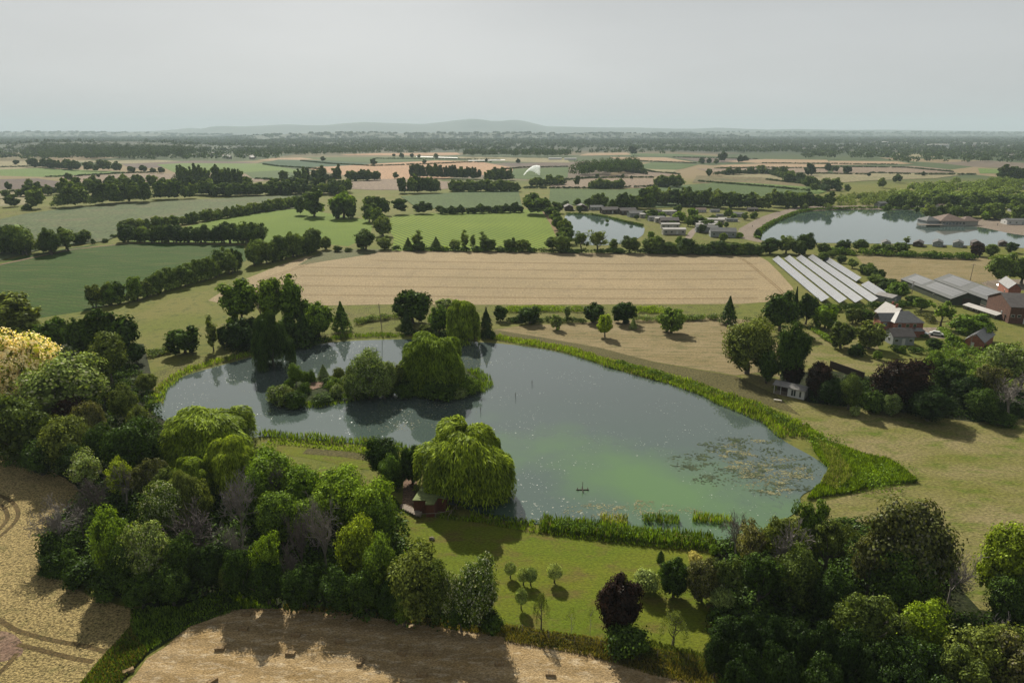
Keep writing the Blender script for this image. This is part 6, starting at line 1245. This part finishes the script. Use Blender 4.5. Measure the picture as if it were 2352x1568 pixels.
# white summerhouse
a, rz, W_ = frame_of(a8(100,1312), a8(372,1374)); t = empty('summerhouse', a, rz); tag(t, 'white timber summerhouse with an open veranda on the left', 'summerhouse')
MB().box(W_ * .46, W_, 0, 3.0, .1, 2.25).build('wall', M['white'], t)
b = MB().box(0, W_ * .455, 2.8, 2.95, .1, 2.25); b.build('veranda_back', M['darkwood'], t); MB().box(0, W_, 0, 3.0, 0, .095).build('floor', M['wood'], t)
MB().prismx([(-.3, 2.2), (1.5, 2.75), (3.3, 2.35), (3.3, 2.45), (1.5, 2.87), (-.3, 2.32)], -.3, W_ + .3).build('roof', M['slate2'], t)
for x in (.05, W_ * .22): MB().box(x, x + .12, .02, .14, .1, 2.25).build('post', M['white'], t)
for x in (.58, .66, .84): 
    MB().box(W_ * x, W_ * x + .42, -.03, -.004, .5, 1.9).build('window', M['glass'], t)
# boathouse by the great willow
tb = lambda x, y: (583 + .258 * x, 903 + .258 * y)
O = G(*tb(1410, 1030)); t = empty('boathouse', O); tag(t, 'flat roofed dark red boathouse with a mossy roof under the great willow', 'boathouse')
H_ = 2.5
rp = [tb(1410,950), tb(1533,950), tb(1525,986), tb(1603,986), tb(1640,925), tb(1712,938), tb(1762,882), tb(1600,820), tb(1560,788), tb(1520,788)]
Wp = [G(*p, H_) - O for p in rp]
def extrude(pts, z0, z1):
    b = MB(); n_ = len(pts); b.v = [(p.x, p.y, z0) for p in pts] + [(p.x, p.y, z1) for p in pts]
    b.f = [tuple(reversed(range(n_))), tuple(range(n_, 2 * n_))] + [(i, (i + 1) % n_, n_ + (i + 1) % n_, n_ + i) for i in range(n_)]; return b
cc = sum(Wp, Vector()) / len(Wp); inner = [cc + (p - cc) * .94 for p in Wp]
extrude(inner, 0, H_ - .16).build('wall', M['redwood'], t); extrude(Wp, H_ - .15, H_).build('roof', M['mossroof'], t)
p0 = G(*tb(1425, 1000)) - O; MB().box(.5, 1.5, -.2, -.05, 0, 2.0).build('door', M['darkwood'], t)
dp = [tb(1715,985), tb(1805,990), tb(1862,900), tb(1760,875)]; Wd = [G(*p, .9) for p in dp]
t = empty('landing_stage', Vector((Wd[0].x, Wd[0].y, 0))); tag(t, 'grey planked landing stage beside the boathouse', 'landing stage'); O2 = Vector((Wd[0].x, Wd[0].y, 0))
extrude([p - O2 for p in Wd], .82, .92).build('deck', M['greyroof'], t)
for p in Wd: q = p - O2; MB().tube((q.x, q.y, -.3), (q.x, q.y, 1.7), .07, .07, 6).build('post', M['wood'], t)
# timber walkway and rails
def rail(path, hgt, label, nm='handrail'):
    W = [G(*p) for p in path]; O3 = Vector((W[0].x, W[0].y, 0)); t = empty(nm, O3); tag(t, label, 'railing')
    for i in range(len(W) - 1): MB().tube(W[i] - O3 + Vector((0, 0, hgt)), W[i + 1] - O3 + Vector((0, 0, hgt)), .06, .06, 5).build('rail', M['wood'], t)
    for p in W: q = p - O3; MB().tube((q.x, q.y, 0), (q.x, q.y, hgt), .06, .06, 5).build('post', M['wood'], t)
rail([tb(1480,1110), tb(1620,1105), tb(1760,1080)], .8, 'wooden handrail in front of the boathouse')
rail([tb(1730,1130), tb(1790,1050), tb(1850,960)], .8, 'wooden handrail running out beside the landing stage')
b = MB(); W = [G(*tb(*p)) for p in ((1320,1010),(1400,1060),(1480,1105))]; O3 = Vector((W[0].x, W[0].y, 0))
for i in range(8):
    p = W[0].lerp(W[2], (i + .5) / 8) - O3; b.box(p.x - .45, p.x + .45, p.y - .6, p.y + .6, .05 + .05 * i, .30 + .05 * i)
o = b.build('timber_steps', M['wood'], None, O3); tag(o, 'low timber edging steps left of the boathouse', 'steps')
for i_ in range(5):
    p = G(*tb(1400 - i_ * 8, 690 + i_ * 19)); o = MB().box(-.7, .7, -.17, .17, 0, .12 + .1 * (4 - i_)).build('stone_step', M['stone'], None, p, R(-6)); tag(o, 'pale stone step on the path above the boathouse, ' + ['highest','second highest','middle','second lowest','lowest'][i_], 'step', 'stone steps above the boathouse')
sheet('dirt_path', [tb(1340,640), tb(1460,660), tb(1450,800), tb(1430,940), tb(1410,1040), tb(1320,1010), tb(1330,850)], .12, FM['soil'])
# fountain raft, stakes, posts, stones
p = G(1338, 1126); t = empty('fish_feeder', p + Vector((0, 0, .1))); tag(t, 'small dark cross shaped raft with a mast floating on the lake', 'raft')
MB().box(-1.1, 1.1, -.07, .07, 0, .14).box(-.07, .07, -1.0, -.08, 0, .14).box(-.07, .07, .08, 1.0, 0, .14).build('float', M['darkwood'], t); MB().tube((0, 0, .1), (0, 0, 1.6), .05, .04, 6).build('mast', M['darkwood'], t)
for q in ((-.9, 0), (.9, 0), (0, -.8)): MB().tube((q[0], q[1], .1), (q[0], q[1], .55), .06, .05, 6).build('peg', M['wood'], t)
for i_, (px, py, hh) in enumerate(((1222,884,1.3),(1184,915,1.5),(1104,948,1.5))):
    o = MB().tube((0, 0, -.3), (0, 0, hh), .06, .05, 6).tube((-.2, 0, hh * .6), (.2, 0, hh * .6), .03, .03, 5).build('marker_stake', M['darkwood'], None, G(px, py)); tag(o, 'thin stake standing in the lake, ' + ['farthest of three','middle of three','nearest to the great willow'][i_], 'stake', 'stakes in the lake')
def rock(px, py, s, m_, name, label, cat):
    r_ = rg(int(px)); import bmesh; bm = bmesh.new(); bmesh.ops.create_icosphere(bm, subdivisions=2, radius=.5)
    for v_ in bm.verts: v_.co = Vector((v_.co.x * s[0], v_.co.y * s[1], v_.co.z * s[2])) * (1 + r_.normal() * .07) + Vector((0, 0, s[2] * .35))
    me = bpy.data.meshes.new(name); bm.to_mesh(me); bm.free(); o = link(name, me, m_, None, G(px, py)); tag(o, label, cat)
rock(992, 1239, (.9, .6, .6), M['wood'], 'tree_stump', 'small pale log lying on the near lawn', 'log'); rock(1905, 1023, (.7, .5, .9), M['white'], 'marker_stone', 'white stone at the edge of the bright reed bed', 'stone')
t = empty('bench', G(1786, 922), R(-25)); tag(t, 'low grey bench by the reeds in front of the summerhouse', 'bench'); MB().box(-.9, .9, -.25, .25, .42, .48).build('seat', M['stone'], t); [MB().box(x - .06, x + .06, -.2, .2, 0, .41).build('leg', M['stone'], t) for x in (-.75, .75)]
t = empty('footpath_post', G(1843, 984)); tag(t, 'short brown wooden post at the bend of the reeds', 'post'); MB().box(-.12, .12, -.12, .12, 0, 1.15).build('shaft', M['redwood'], t); MB().box(-.16, .16, -.16, .16, 1.152, 1.22).build('cap', M['wood'], t)
# poles
def pole(px, base, top, label, arm=True, lean=0, r=.13):
    p = G(px, base); h = top_h(p.y, px, top); t = empty('telegraph_pole', p); tag(t, label, 'telegraph pole'); L_ = Vector((lean * h, 0, h))
    MB().tube((0, 0, 0), L_, r, r * .7, 8).build('shaft', M['wood'], t)
    if arm: MB().box(L_.x - .9, L_.x + .9, -.06, .06, h - .45, h - .33).build('cross_arm', M['wood'], t); [MB().tube((L_.x + q, 0, h - .33), (L_.x + q, 0, h - .15), .05, .04, 6).build('insulator', M['white'], t) for q in (-.75, 0, .75)]
    return t, p, h
pole(878, 765, 697, 'leaning wooden telegraph pole behind the lake', False, -.06); pole(2228, 645, 606, 'telegraph pole in the hay field left of the large trees', True, .03); pole(2226, 805, 768, 'telegraph pole beside the garage', True, .02)
t, p, h = pole(2094, 676, 646, 'electricity pole with a transformer left of the barns', True); MB().box(-.35, .35, -.3, .3, h * .55, h * .72).build('transformer', M['steel'], t); pole(523, 798, 742, 'short pole with white insulators left of the dark willow', True, 0, .1); pole(1368, 740, 691, 'thin pole poking over the dark lawn tree', False, 0, .09)
# bales
BL = [(1990,1245,'bale cut by'),]
bl = [(5,2195,942,0),(5,2168,1070,0),(5,1958,1245,5),(5,1895,1535,50),(5,1145,1448,40),(6,375,1125,-5),(6,325,1290,-5),(6,768,1180,10),(6,948,1365,80),(6,1318,1288,-25),(6,1550,1290,-5),(6,2185,1380,0),(6,1495,1478,-5),(6,2060,1560,0),(7,378,1475,-5),(7,812,1566,0)]
bw = ['farthest, near the grassy corner of the wood','second from the wood corner','in the thin shadow left of middle','knocked askew at the bottom left','half hidden in the field margin','first beside the long shadows','below the first, in full sun','in the dappled shade','turned end on in the shade','left of a pair in the shade','right of a pair in the shade','in the deep shade of the blossom tree','alone in the sun at the bottom','cut by the bottom edge, middle','alone in the sun right of middle','cut by the bottom edge, right']
proto_b = None
for i_, (tl_, x, y, an) in enumerate(bl):
    px = {5: 0, 6: 583.3, 7: 1166.6}[tl_] + .258 * x; py = 1163.8 + .258 * (y + 25); p = G(px, py)
    if proto_b is None:
        import bmesh
        bm = bmesh.new(); bmesh.ops.create_cube(bm, size=1.0); bmesh.ops.scale(bm, vec=(1.12, .5, .42), verts=bm.verts); bmesh.ops.translate(bm, vec=(0, 0, .21), verts=bm.verts)
        bmesh.ops.subdivide_edges(bm, edges=bm.edges, cuts=4, use_grid_fill=True); r_ = rg(4)
        for v_ in bm.verts: v_.co += Vector(r_.normal(size=3) * .018)
        me = bpy.data.meshes.new('straw_bale'); bm.to_mesh(me); bm.free(); t = empty('straw_bale', p, R(an)); proto_b = t; link('straw', me, M['straw'], t)
        for xx in (-.25, .25): MB().box(xx - .012, xx + .012, -.275, .275, .434, .446).build('twine', M['darkroof'], t)
    else: t = copy_tree(proto_b); t.location = p; t.rotation_euler = (0, 0, R(an))
    tag(t, 'rectangular straw bale on the stubble, ' + bw[i_], 'straw bale', 'straw bales on the stubble')
# wire fence along the bottom lawn
W = [G(*p) for p in ((1155,1440),(1200,1452),(1260,1466),(1320,1478),(1380,1488),(1440,1500),(1510,1510),(1580,1520),(1650,1532))]; O3 = Vector((W[0].x, W[0].y, 0)); t = empty('wire_fence', O3); tag(t, 'post and wire fence between the near lawn and the stubble', 'fence')
for p in W: q = p - O3; MB().tube((q.x, q.y, 0), (q.x, q.y, 1.15), .05, .04, 6).build('post', M['wood'], t)
for hh in (.5, 1.05):
    b = MB(); [b.tube(W[i] - O3 + Vector((0, 0, hh)), W[i + 1] - O3 + Vector((0, 0, hh)), .012, .012, 4) for i in range(len(W) - 1)]; b.build('wire', M['darkwood'], t)
W = [G(*p) for p in ((512,1352),(535,1352),(558,1354),(590,1356))]; O3 = Vector((W[0].x, W[0].y, 0)); t = empty('timber_fence', O3); tag(t, 'short dark timber fence at the wood edge by the small pale tree', 'fence')
for p in W: q = p - O3; MB().box(q.x - .05, q.x + .05, q.y - .05, q.y + .05, 0, 1.25).build('post', M['darkwood'], t)
for hh in (.35, .7, 1.05):
    b = MB(); [b.tube(W[i] - O3 + Vector((0, -.08, hh)), W[i + 1] - O3 + Vector((0, -.08, hh)), .035, .035, 4) for i in range(3)]; b.build('rail', M['darkwood'], t)
a, rz, W_ = frame_of(a8(2000,345), a8(2170,430)); o = empty('timber_fence', a, rz); tag(o, 'close boarded timber fence beside the farm car park', 'fence'); MB().box(0, W_, 0, .08, .05, 1.7).build('boards', M['wood'], o)
for k in range(6): MB().box(W_ * k / 5 - .06, W_ * k / 5 + .06, .085, .2, 0, 1.8).build('post', M['wood'], o)
# vehicles
def car(px, py, rz, paint, label, van=False):
    t = empty('van' if van else 'parked_car', G(px, py), R(rz)); tag(t, label, 'van' if van else 'car')
    if van:
        MB().prismx([(-.95, .35), (.95, .35), (.95, 2.0), (.8, 2.35), (-.8, 2.35), (-.95, 2.0)], -2.6, 1.3).prism([(1.32, .35), (2.6, .35), (2.6, 1.05), (1.9, 1.25), (1.32, 2.2)], -.93, .93).build('body', paint, t)
        MB().prism([(1.40, 1.9), (1.88, 1.3), (1.93, 1.32), (1.46, 1.96)], -.8, .8).build('windscreen', M['glass'], t); xs = (-1.7, 1.8)
    else:
        MB().prism([(-2.1, .35), (2.1, .35), (2.15, .75), (1.2, .92), (-1.9, .95), (-2.15, .8)], -.86, .86).prism([(-1.6, .952), (1.1, .922), (.5, 1.42), (-1.1, 1.45)], -.74, .74).build('body', paint, t)
        MB().prism([(-1.45, 1.0), (.95, .98), (.5, 1.33), (-1.05, 1.36)], -.76, .76).build('windows', M['glass'], t); xs = (-1.35, 1.35)
    for x in xs:
        for y in (-.88, .88): 
            MB().tube((x, y - .1, .33), (x, y + .1, .33), .33, .33, 14).build('wheel', M['rubber'], t)
    for y in (-.62, .62): MB().box(2.6 if van else 2.13, 2.64 if van else 2.2, y - .15, y + .15, .62, .78).build('headlight', M['white'], t)
car(*a8(2125,372), 8, M['darkcar'], 'dark car parked behind the boarded fence at the farm'); car(*a8(2160,388), 6, M['whitecar'], 'white car parked in front of the dark one at the farm')
car(*a8(2165,560), -60, M['whitecar'], 'white van parked in the yard between barn and old brick barn', True); car(*a8(1412,790), -50, M['silvercar'], 'silver green car on the drive beside the brick house'); car(*a8(1560,800), -35, M['whitecar'], 'white pickup like car with a load on the drive')
# person on the gravel shore
def person(px, py, label, facing=0):
    p = G(px, py); me = bpy.data.meshes.new('body'); v_ = [(0,0,.92),(0,0,1.18),(0,0,1.42),(0,0,1.52),(0,0,1.66),(.1,0,.88),(.12,.03,.48),(.13,-.03,.08),(.14,-.13,.04),(-.1,0,.88),(-.12,-.03,.48),(-.13,.05,.08),(-.14,-.06,.04),(.19,0,1.4),(.26,.03,1.12),(.25,-.06,.88),(-.19,0,1.4),(-.26,.03,1.12),(-.25,-.06,.88)]
    e = [(0,1),(1,2),(2,3),(3,4),(0,5),(5,6),(6,7),(7,8),(0,9),(9,10),(10,11),(11,12),(2,13),(13,14),(14,15),(2,16),(16,17),(17,18)]; me.from_pydata(v_, e, []); rr = [.14,.13,.12,.055,.1,.09,.06,.045,.035,.09,.06,.045,.035,.055,.042,.03,.055,.042,.03]
    o = link('person', me, M['cloth'], None, p, R(facing)); sm = o.modifiers.new('skin', 'SKIN'); sv = me.skin_vertices[0].data
    for i, r_ in enumerate(rr): sv[i].radius = (r_, r_)
    sv[0].use_root = True; ss = o.modifiers.new('sub', 'SUBSURF'); ss.levels = 1; ss.render_levels = 1; tag(o, label, 'person')
person(*a4(2096,1025), 'person in dark clothes standing on the gravel shore of the clubhouse lake')
person(*a3(2174,1040), 'person in dark clothes walking on the gravel track left of the clubhouse lake', 40)
# sprinkler jet over the far green field
m, n, o = mat('water_spray'); tr_ = n.nodes.new('ShaderNodeBsdfTransparent'); df = n.nodes.new('ShaderNodeBsdfTranslucent'); df.inputs[0].default_value = (.95, .97, .97, 1); d2 = n.nodes.new('ShaderNodeBsdfDiffuse'); d2.inputs[0].default_value = (.9, .92, .92, 1)
ms0 = n.nodes.new('ShaderNodeMixShader'); n.links.new(df.outputs[0], ms0.inputs[1]); n.links.new(d2.outputs[0], ms0.inputs[2]); ms = n.nodes.new('ShaderNodeMixShader'); ms.inputs[0].default_value = .55; n.links.new(tr_.outputs[0], ms.inputs[1]); n.links.new(ms0.outputs[0], ms.inputs[2]); n.links.new(ms.outputs[0], o.inputs[0])
r_ = rg(8); A_, B_ = G(1203, 403), G(1240, 404); n_ = 5000; t_ = r_.random(n_) ** .7; arc = 4 * (t_ * .62) * (1 - t_ * .62) * 13 * 1.1; fall = r_.random(n_) ** 1.4
P = np.stack([A_.x + (B_.x - A_.x) * t_ + r_.normal(size=n_) * .4, A_.y + (B_.y - A_.y) * t_ + r_.normal(size=n_) * 2, arc * (1 - fall * t_) + .3], 1); o0 = np.array([A_.x, A_.y, 0])
o = link('water_jet', mesh_quads('water_jet', leaves(r_, P - o0, sph(r_, n_), .8)), m, None, tuple(o0)); tag(o, 'white arc of irrigation water spraying over the green field', 'water jet', None, 'stuff')
# polytunnels, white crop covers, far buildings
def tunnel(px, py, wpx, label):
    p = G(px, py); L_ = wpx / ppm(p.y); pr = [(math.cos(a_) * 4.5, math.sin(a_) * 4.5) for a_ in np.linspace(0, math.pi, 9)]
    t = empty('polytunnel', p - Vector((L_ / 2, 0, 0))); tag(t, label, 'polytunnel', 'polytunnels beside the plantation'); MB().prismx(pr, 0, L_).build('cover', M['white'], t); MB().box(-.08, -.02, -1.2, 1.2, 0, 2.4).build('door', M['greyroof'], t)
tunnel(1275, 367, 30, 'white polytunnel left of two by the long plantation'); tunnel(1310, 367.5, 28, 'white polytunnel right of two, next to the copse')
for i_, q in enumerate(([(956,359.5),(1050,362.5),(1052,364),(956,361)], [(1075,369),(1160,367.5),(1160,369),(1075,370)])): sheet('crop_cover', q, .7, M['white'])
r_ = random.Random(12)
HN = 0
def far_house(px, py, wpx, i, big=False, label=None):
    p = G(px, py); W2 = max(wpx / ppm(p.y), 9); D2 = 10 if not big else 40; he = 5 if not big else 9
    global HN
    HN += 1
    t = empty('warehouse' if big else 'distant_house', p, R(r_.uniform(-25, 25)) if not big else 0); tag(t, label, 'warehouse' if big else 'house', None if big else 'houses of the distant villages')
    MB().prismx([(0, -3), (D2, -3), (D2, he), (0, he)], 0, W2).build('wall', M['white'] if i % 2 or big else M['cream'], t)
    MB().prismx([(-.4, he + .01), (D2 + .4, he + .01), (D2 / 2, he + (3 if not big else 2))], -.4, W2 + .4).build('roof', M['brownroof'] if i % 3 == 0 and not big else M['whiteroof'], t)
far_house(2215, 334, 70, 1, True, 'long pale warehouse in the far town at the right'); far_house(2195, 331, 22, 1, True, 'tall pale block at the left end of the far warehouse'); far_house(2140, 337, 40, 1, True, 'low pale factory left of the far warehouse'); far_house(2010, 330, 30, 1, True, 'pale factory roof farther left in the far town')
far_house(2060, 333, 30, 1, True, 'low factory in the middle of the far town'); far_house(1820, 324, 12, 1, True, 'bright roof among the woods left of the far town'); far_house(560, 312, 14, 1, True, 'bright far building on the left plain'); far_house(1250, 325, 12, 1, True, 'white building below the long hill')
hp = [(1180+ i * 27 + r_.uniform(-9, 9), r_.uniform(318, 332)) for i in range(22)] + [(1770 + r_.uniform(0, 560), r_.uniform(322, 346)) for _ in range(44)] + [(420 + r_.uniform(0, 170), r_.uniform(355, 367)) for _ in range(16)] + [(600 + r_.uniform(0, 560), r_.uniform(322, 340)) for _ in range(18)] + [(2310 + r_.uniform(0, 40), r_.uniform(355, 372)) for _ in range(10)]
hp.sort(); cnt = {}
for i_, (px, py) in enumerate(hp):
    zn = ('leftmost part of the village at the left' if px < 500 else 'village at the left') if py > 345 and px < 700 else ('woods under the left hills' if px < 880 else 'woods under the middle hills' if px < 1300 else 'village under the hill end' if px < 1760 else 'left part of the far town' if px < 1960 else 'middle of the far town' if px < 2160 else 'right part of the far town')
    cnt[zn] = cnt.get(zn, 0) + 1
    far_house(px, py, 4, i_, False, 'tiny pale house in the ' + zn + ', ' + ORD[min(cnt[zn] - 1, 39)] + ' from left')
# ------------------------------------------------------------------ air
m, n, o = mat('haze'); pv = n.nodes.new('ShaderNodeVolumePrincipled')
pv.inputs['Color'].default_value = (.555, .675, .75, 1); pv.inputs['Density'].default_value = 0.80e-4; pv.inputs['Anisotropy'].default_value = 0.0
n.links.new(pv.outputs[0], o.inputs['Volume'])
b = MB(); b.box(-17500, 17500, -600, 17500, -3, 330); hz = b.build('haze', m); tag(hz, 'thin blue grey haze over the plain', 'haze', None, 'stuff')
